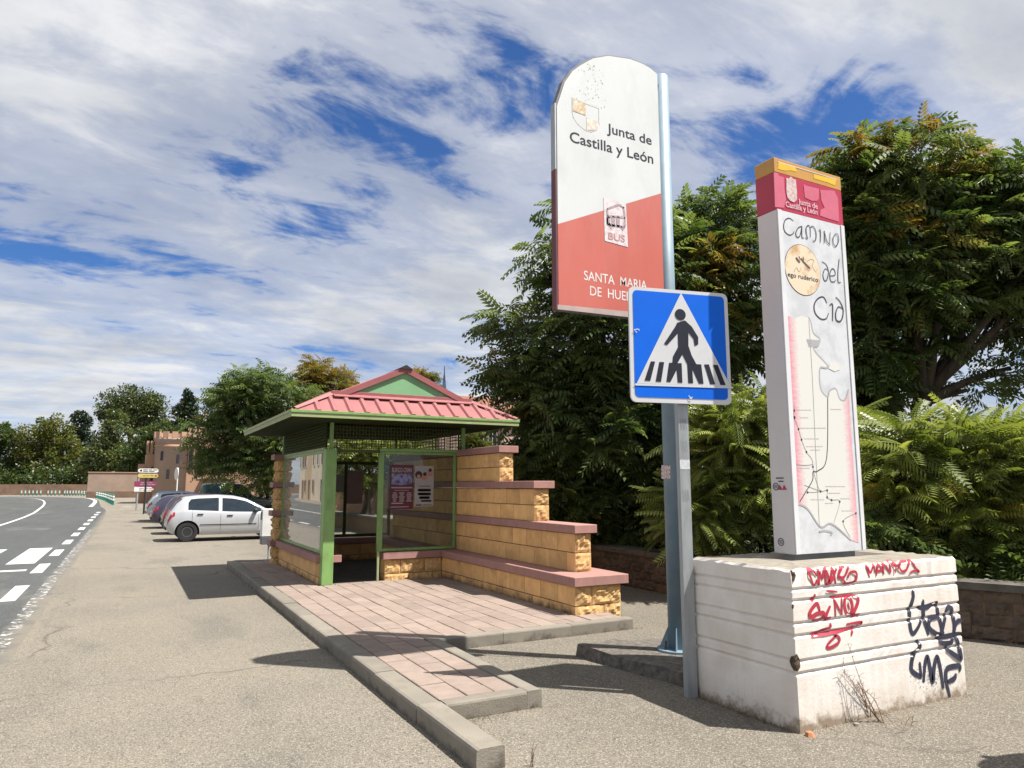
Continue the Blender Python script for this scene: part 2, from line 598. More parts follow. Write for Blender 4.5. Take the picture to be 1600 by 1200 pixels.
def road_mat():
    m, t, bs, out = new_mat('dark_road_asphalt')
    tc = N(t, 'ShaderNodeTexCoord')
    v = tc.outputs['Object']
    mpp = N(t, 'ShaderNodeMapping')
    mpp.inputs['Scale'].default_value = (1.0, 0.16, 1)
    L(t, v, mpp.inputs[0])
    big = N(t, 'ShaderNodeTexNoise', i_Scale=0.9, i_Detail=5.0, i_Roughness=0.6)
    L(t, mpp.outputs[0], big.inputs['Vector'])
    c = ramp(t, big.outputs[0], [(0.3, (0.050, 0.054, 0.056)), (0.7, (0.076, 0.080, 0.079))])
    dust = N(t, 'ShaderNodeTexNoise', i_Scale=0.42, i_Detail=7.0, i_Roughness=0.6)
    mp3 = N(t, 'ShaderNodeMapping')
    mp3.inputs['Scale'].default_value = (0.9, 0.28, 1)
    mp3.inputs['Location'].default_value = (5.2, 3.3, 0)
    L(t, v, mp3.inputs[0])
    L(t, mp3.outputs[0], dust.inputs['Vector'])
    c = mixc(t, ramp(t, dust.outputs[0], [(0.60, 0.0), (0.70, 0.6)]), c, (0.195, 0.183, 0.154))
    vo = N(t, 'ShaderNodeTexVoronoi', i_Scale=80.0)
    L(t, v, vo.inputs['Vector'])
    sp = N(t, 'ShaderNodeSeparateColor')
    L(t, vo.outputs['Color'], sp.inputs[0])
    c = mixc(t, ramp(t, sp.outputs[0], [(0.7, 0.0), (1.0, 0.45)]), c, (0.183, 0.183, 0.174))
    # ragged, dusty border towards the lay-by
    se = N(t, 'ShaderNodeSeparateXYZ')
    L(t, v, se.inputs[0])
    wz = N(t, 'ShaderNodeTexNoise', i_Scale=2.2, i_Detail=7.0, i_Roughness=0.7)
    L(t, v, wz.inputs['Vector'])
    ex = math_node(t, 'ADD', se.outputs[0], math_node(t, 'MULTIPLY', wz.outputs[0], 0.9))
    c = mixc(t, ramp(t, math_node(t, 'ADD', ex, 1.5), [(0.68, 0.0), (0.98, 0.9)]), c, (0.178, 0.159, 0.131))
    L(t, c, bs.inputs['Base Color'])
    bs.inputs['Roughness'].default_value = 0.85
    bs.inputs['Specular IOR Level'].default_value = 0.3
    bp = N(t, 'ShaderNodeBump', i_Strength=0.5, i_Distance=0.006)
    L(t, sp.outputs[2], bp.inputs['Height'])
    L(t, bp.outputs[0], bs.inputs['Normal'])
    return m


def marking_mat(name, wear):
    """white road paint, worn through in patches to the asphalt below"""
    m, t, bs, out = new_mat(name)
    tc = N(t, 'ShaderNodeTexCoord')
    nz = N(t, 'ShaderNodeTexNoise', i_Scale=7.0, i_Detail=8.0, i_Roughness=0.75)
    L(t, tc.outputs['Object'], nz.inputs['Vector'])
    fac = ramp(t, nz.outputs[0], [(wear - 0.05, 0.0), (wear + 0.05, 1.0)])
    L(t, mixc(t, nz.outputs[0], (0.40, 0.40, 0.38), (0.56, 0.56, 0.54)), bs.inputs['Base Color'])
    bs.inputs['Roughness'].default_value = 0.7
    tr = N(t, 'ShaderNodeBsdfTransparent')
    mx = N(t, 'ShaderNodeMixShader')
    L(t, fac, mx.inputs[0])
    L(t, tr.outputs[0], mx.inputs[1])
    L(t, bs.outputs[0], mx.inputs[2])
    L(t, mx.outputs[0], out.inputs[0])
    return m


# ------------------------------------------------------------------ ground, road, markings
g = MB().add([(-1500, -600, 0), (1500, -600, 0), (1500, 2200, 0), (-1500, 2200, 0)], [(0, 1, 2, 3)])
structure(g.obj('ground', ground_mat(), fix=False))

right_edge = [(-0.95, -40), (-0.95, 0), (-0.95, 45), (-1.2, 60), (-1.9, 72), (-2.3, 84), (-2.7, 95), (-3.5, 108), (-4.9, 119),
              (-8, 129), (-14, 138), (-25, 145), (-60, 153), (-160, 160)]
left_edge = [(-8.7, -40), (-8.7, 0), (-8.7, 45), (-9.1, 56), (-9.9, 68), (-10.8, 80), (-12.2, 90), (-14, 100), (-17, 108),
             (-21, 114), (-27, 119), (-36, 124), (-70, 131), (-160, 140)]
mb = MB()
k = len(right_edge)
mb.add([(x, y, 0.004) for x, y in left_edge] + [(x, y, 0.004) for x, y in right_edge],
       [(i, k + i, k + i + 1, i + 1) for i in range(k - 1)])
road = structure(mb.obj('road', road_mat(), fix=False))
paint = marking_mat('road_paint', 0.34)
paint_worn = marking_mat('worn_road_paint', 0.555)


def flat_poly(name, pts, mat, parent, z=0.008):
    return MB().add([(x, y, z) for x, y in pts], [tuple(range(len(pts)))]).obj(name, mat, parent, fix=False)


def flat_line(name, pts, w, mat, parent, z=0.008):
    P = [Vector((x, y, z)) for x, y in pts]
    V, F = [], []
    for i, p in enumerate(P):
        d = (P[min(i + 1, len(P) - 1)] - P[max(i - 1, 0)]).normalized()
        n = Vector((-d.y, d.x, 0)) * (w / 2)
        V += [p - n, p + n]
    for i in range(len(P) - 1):
        F.append((2 * i, 2 * i + 2, 2 * i + 3, 2 * i + 1))
    return MB().add(V, F).obj(name, mat, parent, fix=False)


def smooth_path(pts, n=6):
    out = []
    for i in range(len(pts) - 1):
        p0, p1, p2, p3 = pts[max(i - 1, 0)], pts[i], pts[i + 1], pts[min(i + 2, len(pts) - 1)]
        for j in range(n):
            t = j / n
            out.append(tuple(0.5 * (2 * b + (c - a) * t + (2 * a - 5 * b + 4 * c - d) * t * t + (-a + 3 * b - 3 * c + d) * t ** 3)
                             for a, b, c, d in zip(p0, p1, p2, p3)))
    out.append(tuple(pts[-1]))
    return out


y = 5.6
while y < 56:
    flat_poly('edge_dash', [(-1.64, y), (-1.42, y), (-1.42, y + 2.0), (-1.64, y + 2.0)], paint, road)
    y += 4.1 if y < 24 else 4.0
flat_line('worn_edge_line', [(-1.14, -5), (-1.14, 34)], 0.17, paint_worn, road)
for i in range(6):
    x1 = -1.76 - i * 1.08
    flat_poly('zebra_bar', [(x1 - 0.56, 20.1), (x1, 20.1), (x1, 24.8), (x1 - 0.56, 24.8)], paint, road)
flat_poly('stop_line', [(-4.7, 18.42), (-1.76, 18.42), (-1.76, 18.74), (-4.7, 18.74)], paint, road)
flat_line('centre_line', [(-4.92, -20), (-4.92, 17.9)], 0.13, paint, road)
flat_line('centre_line', smooth_path([(-4.92, 25.5), (-4.92, 44), (-5.15, 54.5), (-5.6, 63), (-6.4, 76), (-7.5, 90), (-9.2, 106),
                                      (-11.6, 119), (-15.5, 126), (-24, 131), (-45, 136)]), 0.17, paint, road)
flat_line('edge_line', smooth_path([(-2.55, 70), (-2.75, 84), (-3.05, 95), (-3.85, 108), (-5.3, 118.5), (-8.6, 127), (-15, 135), (-27, 141),
                                    (-60, 148)]), 0.34, paint, road)
flat_poly('give_way_mark', [(-0.2, 66), (0.5, 66), (0.5, 72), (-0.2, 72)], paint_worn, road)

# ------------------------------------------------------------------ pavement of the bus stop: slab, tiles, kerb stones
PZ = 0.13
KX0, KX1 = 2.06, 2.27
pv = MB()
pv.box(KX1 - 0.02, 5.745, 7.62, 8.05, -0.02, PZ - 0.014)
pv.box(KX1 - 0.02, 5.99, 8.05, 16.95, -0.02, PZ - 0.0145)
pv.box(KX1 - 0.02, 2.99, 5.44, 7.62, -0.02, PZ - 0.015)
pavement = structure(pv.obj('pavement', M['joint']))

TW, TL, GAP = 0.246, 0.452, 0.0105
_tiles = {}


def tile_mesh(w, l, k):
    key = (round(w, 3), round(l, 3), k)
    if key not in _tiles:
        _tiles[key] = MB().cbox(0, w, 0, l, -0.03, 0, 0.005).mesh('tile', M['tile'])
        fix_normals(_tiles[key])
    return _tiles[key]


def lay_tiles(x0, x1, y0, y1, shift=0):
    row = 0
    x = x0
    while x < x1 - 0.05:
        w = min(TW, x1 - x)
        y = y0 - (TL / 2 if (row + shift) % 2 else 0)
        while y < y1 - 0.04:
            a, b = max(y, y0), min(y + TL, y1)
            if b - a > 0.05:
                o = bpy.data.objects.new('tile', tile_mesh(w - GAP, b - a - 0.017, 0))
                COL.objects.link(o)
                o.parent = pavement
                o.location = (x + GAP / 2, a + 0.0085, PZ + random.uniform(-0.003, 0.002))
                o.rotation_euler = (random.uniform(-0.006, 0.006), random.uniform(-0.006, 0.006), random.uniform(-0.006, 0.006))
            y += TL
        x += TW
        row += 1


lay_tiles(KX1 + 0.005, 2.98, 5.46, 7.63)
lay_tiles(KX1 + 0.005, 5.235, 7.64, 12.36, 1)
lay_tiles(KX1 + 0.005, 2.95, 12.36, 17.0, 1)
lay_tiles(5.24, 5.75, 7.64, 8.015)
lay_tiles(2.99, 5.235, 12.36, 12.49, 1)


def kerb_run(x0, x1, y0, y1, along, zt, step=1.0, c=0.028, z0=-0.05):
    a0, a1 = (y0, y1) if along == 'y' else (x0, x1)
    n = max(1, round((a1 - a0) / step))
    for i in range(n):
        s, e = a0 + (a1 - a0) * i / n + 0.002, a0 + (a1 - a0) * (i + 1) / n - 0.002
        # rounded upper edges along the length only
        a, b = (x0, x1) if along == 'y' else (y0, y1)
        prof = [(a, z0), (a, zt - c), (a + c * 0.3, zt - c * 0.3), (a + c, zt), (b - c * 0.6, zt), (b - c * 0.15, zt - c * 0.2), (b, zt - c * 0.7), (b, z0)]
        f0 = (lambda p, z: (p, s, z)) if along == 'y' else (lambda p, z: (s, p, z))
        f1 = (lambda p, z: (p, e, z)) if along == 'y' else (lambda p, z: (e, p, z))
        m = MB().prism(prof, f0, f1)
        o = m.obj('kerb_stone', M['kerb'], pavement)
        o.location.z += random.uniform(-0.004, 0.004)
        o.location.x += random.uniform(-0.004, 0.004)


kerb_run(KX0, KX1 - 0.006, 4.32, 17.1, 'y', 0.138, 1.08)
kerb_run(2.99, 3.125, 5.30, 7.50, 'y', 0.135, 1.1, 0.02)
kerb_run(KX1, 2.985, 5.30, 5.445, 'x', 0.133, 1.0, 0.02)
kerb_run(2.99, 5.76, 7.495, 7.625, 'x', 0.135, 0.95, 0.02)
kerb_run(KX0 + 0.01, 2.95, 17.1, 17.24, 'x', 0.136, 1.0, 0.02)
kerb_run(2.955, 3.09, 16.98, 17.24, 'y', 0.134, 1.0, 0.02)

# ------------------------------------------------------------------ bus shelter
SH = thing('bus_shelter', (4.3, 14.3, 0), 'bus shelter with pink metal roof, green gable, stepped ochre block wall and glass panes', 'bus shelter')
LV = [(0.49, 0.61), (1.135, 1.25), (1.75, 1.865), (2.35, 2.465)]     # cap bottoms and tops
WX0, WX1 = 5.54, 5.80
YB = 16.25
wall_step = MB().box(WX0 + 0.012, WX1 - 0.012, 8.62, YB, 0.62, 1.13).box(WX0 + 0.012, WX1 - 0.012, 9.75, YB, 1.256, 1.745) \
    .box(WX0 + 0.012, WX1 - 0.012, 10.9, YB, 1.87, 2.345).box(5.252, 5.958, 8.12, YB, 0.0, 0.485) \
    .obj('stepped_wall', M['mortar'], SH)

_bm = {}


def rough_face_block(w, d, h, seed, amp=0.024, axis='y'):
    """block w (x) by d (y) by h (z) whose -y face is split stone"""
    rg = np.random.default_rng(seed)
    nx, nz = max(3, int(w / 0.032)), max(3, int(h / 0.032))
    V, F = [], []
    low = rg.normal(0, 1, (nx + 1, nz + 1))
    sm = (low * 1.6 + np.roll(low, 1, 0) + np.roll(low, 1, 1)) / 2.4
    for i in range(nx + 1):
        for j in range(nz + 1):
            e = min(i, nx - i, j, nz - j)
            k = 0.0 if e == 0 else (0.75 if e == 1 else 1.0)
            V.append((w * i / nx, -k * (amp * 0.7 + amp * 0.45 * sm[i, j]), h * j / nz))
    for i in range(nx):
        for j in range(nz):
            a = i * (nz + 1) + j
            F.append((a, a + nz + 1, a + nz + 2, a + 1))
    m = MB().add(V, F, 1)
    m.add([(0, 0, 0), (w, 0, 0), (w, d, 0), (0, d, 0), (0, 0, h), (w, 0, h), (w, d, h), (0, d, h)],
          [(0, 3, 2, 1), (4, 5, 6, 7), (1, 2, 6, 5), (2, 3, 7, 6), (3, 0, 4, 7)], 0)
    return m.mesh('block', [M['block'], M['rough_block']])


def put(name, me, loc, parent, rz=0.0):
    o = bpy.data.objects.new(name, me)
    COL.objects.link(o)
    o.parent = parent
    o.location = Vector(loc) - world_loc(parent)
    o.rotation_euler = (0, 0, rz)
    return o


def block_mesh(d, l, h):
    key = (round(d, 3), round(l, 3), round(h, 3))
    if key not in _bm:
        me = MB().cbox(0, d, 0, l, 0, h, 0.006).mesh('block', M['block'])
        fix_normals(me)
        _bm[key] = me
    return _bm[key]


BL, J = 0.462, 0.011


def course(x0, x1, y0, y1, z0, z1, half, parent, rough=True, seed=0):
    """one course of blocks along y from y0 (split end towards the road) to y1"""
    y = y0
    first = True
    while y < y1 - 0.03:
        l = BL / 2 if (first and half) else BL
        l = min(l, y1 - y)
        h = z1 - z0 - J
        if first and rough:
            me = rough_face_block(x1 - x0, l - J, h, seed + 11)
            put('block', me, (x0, y, z0), parent)
        else:
            put('block', block_mesh(x1 - x0, l - J, h), (x0 + random.uniform(-0.002, 0.002), y, z0), parent)
        first = False
        y += l


def cap_run(x0, x1, y0, y1, lv, parent, step=1.25):
    n = max(1, round((y1 - y0) / step))
    for i in range(n):
        a, b = y0 + (y1 - y0) * i / n, y0 + (y1 - y0) * (i + 1) / n
        MB().cbox(x0, x1, a + 0.002, b - 0.002, lv[0] + random.uniform(-0.002, 0.002), lv[1], 0.006).obj('cap', M['cap'], parent)


YE = [8.03, 8.47, 9.60, 10.77]
# bench: two blocks deep
for k, (z0, z1) in enumerate(((-0.01, 0.24), (0.24, 0.488))):
    xm = 5.24 + (0.46 if k == 0 else 0.27)
    rb = rough_face_block(xm - 5.24 - J, 0.2, z1 - z0 - J, 40 + k)
    put('block', rb, (5.24, YE[0], z0), wall_step)
    rb = rough_face_block(5.97 - xm, 0.2, z1 - z0 - J, 50 + k)
    put('block', rb, (xm, YE[0], z0), wall_step)
    y = YE[0] + 0.2 + (0.23 if k else 0)
    if k:
        put('block', block_mesh(0.25, 0.23 - J, z1 - z0 - J), (5.24, YE[0] + 0.2 + J / 2, z0), wall_step)
    while y < YB - 0.05:
        l = min(BL, YB - y)
        put('block', block_mesh(0.25, l - J, z1 - z0 - J), (5.24 + random.uniform(-0.002, 0.002), y, z0), wall_step)
        if y < 12.5:
            put('block', block_mesh(0.2, l - J, z1 - z0 - J), (5.77, y, z0), wall_step)
        y += l
cap_run(5.195, 6.07, YE[0] - 0.06, YB, LV[0], wall_step, 1.7)
for k in (1, 2, 3):
    zb = LV[k - 1][1] + 0.002
    zm = (zb + LV[k][0]) / 2
    course(WX0, WX1, YE[k], YB, zb, zm, True, wall_step, seed=k * 10)
    course(WX0, WX1, YE[k] + 0.005, YB, zm, LV[k][0] - 0.001, False, wall_step, seed=k * 10 + 5)
    cap_run(WX0 - 0.04, WX1 + 0.08, YE[k] - 0.05, YB, LV[k], wall_step)

# low front wall with split-face blocks, right of the doorway
FX0, FX1, FY = 4.14, 5.235, 12.5
fw = MB().box(FX0 + 0.01, FX1, FY + 0.012, FY + 0.25, 0.0, 0.485).obj('front_low_wall', M['mortar'], SH)
for k, (z0, z1) in enumerate(((-0.01, 0.24), (0.24, 0.488))):
    x = FX0
    i = 0
    while x < FX1 - 0.02:
        w = min(0.30 if (i == 0 and k == 1) else 0.46, FX1 - x)
        put('block', rough_face_block(w - J, 0.26, z1 - z0 - J, 70 + 7 * k + i, 0.022), (x, FY, z0), fw)
        x += w
        i += 1
MB().cbox(FX0 - 0.05, 5.19, FY - 0.055, FY + 0.30, *LV[0], 0.006).obj('cap', M['cap'], fw)

# low road-side wall
SX = 2.98
rw = MB().box(SX + 0.012, SX + 0.2, 12.62, YB, 0.0, 0.485).obj('road_side_low_wall', M['mortar'], SH)
for k, (z0, z1) in enumerate(((-0.01, 0.24), (0.24, 0.488))):
    y = 12.55
    i = 0
    while y < YB - 0.03:
        l = min(BL if not (i == 0 and k) else BL / 2, YB - y)
        put('block', block_mesh(0.22, l - J, z1 - z0 - J), (SX, y, z0), rw)
        y += l
        i += 1
cap_run(SX - 0.07, SX + 0.30, 12.53, YB + 0.1, LV[0], rw, 1.9)
MB().cbox(SX + 0.2, SX + 0.36, 12.42, 12.58, LV[0][0], LV[0][1], 0.005).obj('cap', M['cap'], rw)

# rear wall: low wall, split-stone pier at the road end, framed window above
bw = MB().box(SX + 0.05, WX0, YB + 0.012, YB + 0.24, 0.0, 0.485).obj('rear_low_wall', M['mortar'], SH)
for k, (z0, z1) in enumerate(((-0.01, 0.24), (0.24, 0.488))):
    x = SX + 0.2
    while x < WX0 - 0.03:
        w = min(BL if not (x < SX + 0.25 and k) else BL / 2, WX0 - x)
        put('block', block_mesh(w - J, 0.25, z1 - z0 - J), (x, YB, z0), bw)
        x += w
MB().cbox(SX + 0.1, WX0, YB - 0.05, YB + 0.30, *LV[0], 0.006).obj('cap', M['cap'], bw)
pier = MB().box(SX - 0.05, SX + 0.17, YB + 0.03, YB + 0.28, 0.0, 2.3).obj('stone_pier', M['mortar'], SH)
for k in range(9):
    seg = [0.13, 0.37, 0.61, 0.87, 1.13, 1.25, 1.5, 1.75, 1.865, 2.1, 2.35]
zz = [(0.0, 0.245), (0.245, 0.49), (0.612, 0.87), (0.87, 1.133), (1.252, 1.5), (1.5, 1.748), (1.867, 2.1), (2.1, 2.348)]
for i, (z0, z1) in enumerate(zz):
    me = rough_face_block(0.3, 0.25, z1 - z0 - J, 200 + i, 0.045)
    put('block', me, (SX - 0.09, YB + 0.3, z0), pier, -math.pi / 2)       # split face looks down the road
    me = rough_face_block(0.26, 0.12, z1 - z0 - J, 230 + i, 0.035)
    put('block', me, (SX - 0.08, YB + 0.005, z0), pier)
for lv in LV:
    MB().cbox(SX - 0.18, SX + 0.28, YB - 0.05, YB + 0.36, *lv, 0.006).obj('cap', M['cap'], pier)


def frame(x0, x1, z0, z1, y, w, t, name, mat, parent, axis='x', left=None):
    """a rectangular frame in the plane y = const (or x = const)"""
    m = MB()
    l = left or w

    def b(a0, a1, c0, c1):
        if axis == 'x':
            m.cbox(a0, a1, y, y + t, c0, c1, 0.004)
        else:
            m.cbox(y, y + t, a0, a1, c0, c1, 0.004)
    b(x0, x0 + l, z0, z1)
    b(x1 - w, x1, z0, z1)
    b(x0 + l, x1 - w, z0, z0 + w)
    b(x0 + l, x1 - w, z1 - w, z1)
    return m.obj(name, mat, parent)


ZT = 2.41
fr = frame(3.99, 5.515, 0.625, ZT, 12.53, 0.05, 0.05, 'front_window_frame', M['green'], SH, left=0.10)
MB().box(4.085, 5.47, 12.548, 12.556, 0.67, ZT - 0.045).obj('pane', M['glass'], fr)
fr2 = frame(12.62, YB - 0.02, 0.625, ZT, SX + 0.03, 0.05, 0.05, 'road_window_frame', M['green'], SH, axis='y')
for a, b in ((12.668, 14.40), (14.405, YB - 0.065)):
    MB().box(SX + 0.05, SX + 0.058, a, b, 0.67, ZT - 0.045).obj('pane', M['glass_road'], fr2)
fr3 = frame(SX + 0.2, WX0 - 0.02, 0.625, 2.34, YB + 0.1, 0.07, 0.05, 'rear_window_frame', M['darkgreen'], SH)
MB().cbox(4.40, 4.47, YB + 0.105, YB + 0.145, 0.695, 2.27, 0.003).obj('mullion', M['darkgreen'], fr3)
MB().box(SX + 0.27, 4.40, YB + 0.12, YB + 0.128, 0.695, 2.27).obj('pane', M['glass'], fr3)
MB().box(4.47, WX0 - 0.09, YB + 0.12, YB + 0.128, 0.695, 2.27).obj('pane', M['glass'], fr3)

# posts and rails
MB().cbox(2.99, 3.185, 12.36, 12.53, PZ - 0.005, ZT + 0.01, 0.006).obj('corner_post', M['green'], SH)
MB().cbox(3.985, 4.025, 12.47, 12.51, PZ, 0.64, 0.004).obj('door_post', M['fascia'], SH)
for x, y in ((3.10, 12.45), (5.62, 12.45), (3.03, YB + 0.1), (5.62, YB + 0.1)):
    MB().cbox(x - 0.03, x + 0.03, y - 0.03, y + 0.03, 2.40 if x < 5 else 2.47, 3.02, 0.003).obj('roof_post', M['green'], SH)
MB().cbox(3.185, 3.99, 12.46, 12.52, ZT - 0.04, ZT + 0.015, 0.004).obj('rail', M['darkgreen'], SH)
MB().cbox(3.99, 5.64, 12.46, 12.525, ZT + 0.001, ZT + 0.05, 0.004).obj('rail', M['green'], SH)
MB().cbox(3.13, 5.59, 12.46, 12.50, 2.955, 2.99, 0.003).obj('rail', M['darkgreen'], SH)
MB().cbox(3.0, 3.06, 12.53, YB + 0.07, ZT + 0.001, ZT + 0.045, 0.003).obj('rail', M['fascia'], SH)
MB().cbox(3.0, 3.06, 12.48, YB + 0.07, 2.95, 3.0, 0.003).obj('rail', M['fascia'], SH)


def grid_panel(name, x0, x1, z0, z1, y, step, r, parent, axis='x'):
    m = MB()
    n = int((x1 - x0) / step)
    for i in range(n + 1):
        a = x0 + (x1 - x0) * i / n
        if axis == 'x':
            m.box(a - r, a + r, y - r, y + r, z0, z1)
        else:
            m.box(y - r, y + r, a - r, a + r, z0, z1)
    n = int((z1 - z0) / step)
    for i in range(n + 1):
        c = z0 + (z1 - z0) * i / n
        if axis == 'x':
            m.box(x0, x1, y + r * 0.9, y + r * 2.7, c - r, c + r)
        else:
            m.box(y + r * 0.9, y + r * 2.7, x0, x1, c - r, c + r)
    return m.obj(name, M['darkgreen'], parent, fix=False)


grid_panel('wire_mesh', 3.14, 5.59, ZT + 0.05, 2.95, 12.475, 0.058, 0.0048, SH)
grid_panel('wire_mesh', 3.1, 5.6, 2.46, 2.95, YB + 0.1, 0.058, 0.0048, SH)
grid_panel('wire_mesh', 12.5, YB, 2.48, 2.98, 5.66, 0.058, 0.0048, SH, axis='y')
lv = MB().box(3.035, 3.045, 12.5, YB + 0.07, ZT + 0.05, 2.95).obj('louvre_panel', M['soffit'], SH)
for i in range(9):
    z = ZT + 0.06 + i * 0.056
    MB().add([(3.0, 12.49, z), (3.0, YB + 0.07, z), (3.036, YB + 0.07, z + 0.045), (3.036, 12.49, z + 0.045),
              (3.006, 12.49, z - 0.004), (3.006, YB + 0.07, z - 0.004), (3.04, YB + 0.07, z + 0.04), (3.04, 12.49, z + 0.04)],
             [(0, 1, 2, 3), (7, 6, 5, 4), (0, 4, 5, 1), (1, 5, 6, 2), (2, 6, 7, 3), (3, 7, 4, 0)]).obj('slat', M['darkgreen'], lv)

# roof: hipped skirt with standing seams and a raised green gable
EX0, EX1, EY0, EY1, EZ = 2.25, 6.34, 11.6, 16.75, 2.985
XM = (EX0 + EX1) / 2
RZ = 3.89
SL = (RZ - EZ) / (XM - EX0)
HX, HY = 0.78, 0.52                                           # hip: inset sideways and to the rear
GY0, GZ = EY0 + HY, EZ + HX * SL                              # gable plane
GY1 = EY1 - HY
SF = (GZ - EZ) / HY
gx0, gx1 = EX0 + HX, EX1 - HX
roof = MB()
T = 0.02
A, B, Cc, D = (EX0, EY0, EZ), (EX1, EY0, EZ), (EX1, EY1, EZ), (EX0, EY1, EZ)
a, b, c, d = (gx0, GY0, GZ), (gx1, GY0, GZ), (gx1, GY1, GZ), (gx0, GY1, GZ)
r0, r1 = (XM, GY0 - 0.0, RZ), (XM, GY1, RZ)
roof.add([A, B, Cc, D, a, b, c, d, r0, r1],
         [(0, 1, 5, 4), (1, 2, 6, 5), (2, 3, 7, 6), (3, 0, 4, 7), (4, 8, 9, 7), (5, 6, 9, 8), (0, 3, 2, 1)])
roof_o = roof.obj('roof', M['roofpink'], SH, fix=False)
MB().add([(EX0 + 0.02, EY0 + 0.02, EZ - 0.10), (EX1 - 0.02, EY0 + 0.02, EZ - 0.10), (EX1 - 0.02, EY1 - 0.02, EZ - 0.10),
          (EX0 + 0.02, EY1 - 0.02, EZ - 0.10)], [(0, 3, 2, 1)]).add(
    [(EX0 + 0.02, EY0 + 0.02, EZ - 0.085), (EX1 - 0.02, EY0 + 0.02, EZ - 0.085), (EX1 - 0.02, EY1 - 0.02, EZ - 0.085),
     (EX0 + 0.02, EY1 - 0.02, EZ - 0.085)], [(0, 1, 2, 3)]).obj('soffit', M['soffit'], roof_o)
for (x0, x1, y0, y1) in ((EX0 - 0.02, EX1 + 0.02, EY0 - 0.022, EY0 + 0.0), (EX0 - 0.02, EX1 + 0.02, EY1, EY1 + 0.022),
                         (EX0 - 0.022, EX0 - 0.0, EY0 + 0.003, EY1 - 0.003), (EX1, EX1 + 0.022, EY0 + 0.003, EY1 - 0.003)):
    MB().cbox(x0, x1, y0, y1, EZ - 0.10, EZ + 0.012, 0.003).obj('fascia', M['fascia'], roof_o)
# upper lip in a slightly darker green
MB().cbox(EX0 - 0.03, EX1 + 0.03, EY0 - 0.035, EY0 - 0.022, EZ - 0.03, EZ + 0.012, 0.002).obj('drip_edge', M['green'], roof_o)
MB().cbox(EX0 - 0.035, EX0 - 0.022, EY0 - 0.03, EY1 + 0.03, EZ - 0.03, EZ + 0.012, 0.002).obj('drip_edge', M['fascia'], roof_o)
# standing seams on the front skirt
ns = 13
for i in range(ns):
    x = EX0 + 0.42 + (EX1 - EX0 - 0.84) * i / (ns - 1)
    run = HY * min(1.0, (x - EX0) / HX, (EX1 - x) / HX)
    p0, p1 = Vector((x, EY0 + 0.004, EZ + 0.002)), Vector((x, EY0 + run - 0.015, EZ + (run - 0.015) * SF + 0.002))
    up = Vector((0, -SF, 1)).normalized() * 0.034
    mm = MB()
    w0, w1 = 0.052, 0.026
    V = []
    for p in (p0, p1):
        V += [p + Vector((-w0, 0, 0)), p + Vector((w0, 0, 0)), p + up + Vector((w1, 0, 0)), p + up + Vector((-w1, 0, 0))]
    mm.add(V, [(0, 1, 2, 3)[::-1], (4, 5, 6, 7), (1, 5, 6, 2), (2, 6, 7, 3), (3, 7, 4, 0)])
    mm.obj('seam', M['roofpink'], roof_o)
ny = 17
for sgn, xe in ((1, EX0), (-1, EX1)):
    for i in range(ny):
        y = EY0 + 0.42 + (EY1 - EY0 - 0.84) * i / (ny - 1)
        run = min(XM - EX0 - 0.03, (y - EY0) * HX / HY, (EY1 - y) * HX / HY) if (y < GY0 or y > GY1) else XM - EX0 - 0.03
        run = min(run, XM - EX0 - 0.03)
        p0 = Vector((xe + sgn * 0.004, y, EZ + 0.002))
        p1 = Vector((xe + sgn * run, y, EZ + run * SL + 0.002))
        up = Vector((-sgn * SL, 0, 1)).normalized() * 0.03
        V = []
        for p in (p0, p1):
            V += [p + Vector((0, -0.05, 0)), p + Vector((0, 0.05, 0)), p + up + Vector((0, 0.025, 0)), p + up + Vector((0, -0.025, 0))]
        MB().add(V, [(0, 1, 2, 3)[::-1], (4, 5, 6, 7), (1, 5, 6, 2), (2, 6, 7, 3), (3, 7, 4, 0)]).obj('seam', M['roofpink'], roof_o)
# gable board, trims and flashing
gb = MB().prism([(gx0 + 0.05, GZ + 0.02), (gx1 - 0.05, GZ + 0.02), (XM, RZ - 0.02)], lambda x, z: (x, GY0 - 0.03, z), lambda x, z: (x, GY0 + 0.02, z)) \
    .obj('gable_board', M['gable'], roof_o)


def strip(p, q, w, t, yy):
    """flat bar in the plane of the gable from p to q (x, z), width w downward"""
    p, q = Vector((p[0], p[1])), Vector((q[0], q[1]))
    dv = (q - p).normalized()
    n = Vector((-dv.y, dv.x))
    if n.y > 0:
        n = -n
    pts = [p, q, q + n * w, p + n * w]
    return MB().prism([(v.x, v.y) for v in pts], lambda x, z: (x, yy, z), lambda x, z: (x, yy + t, z))


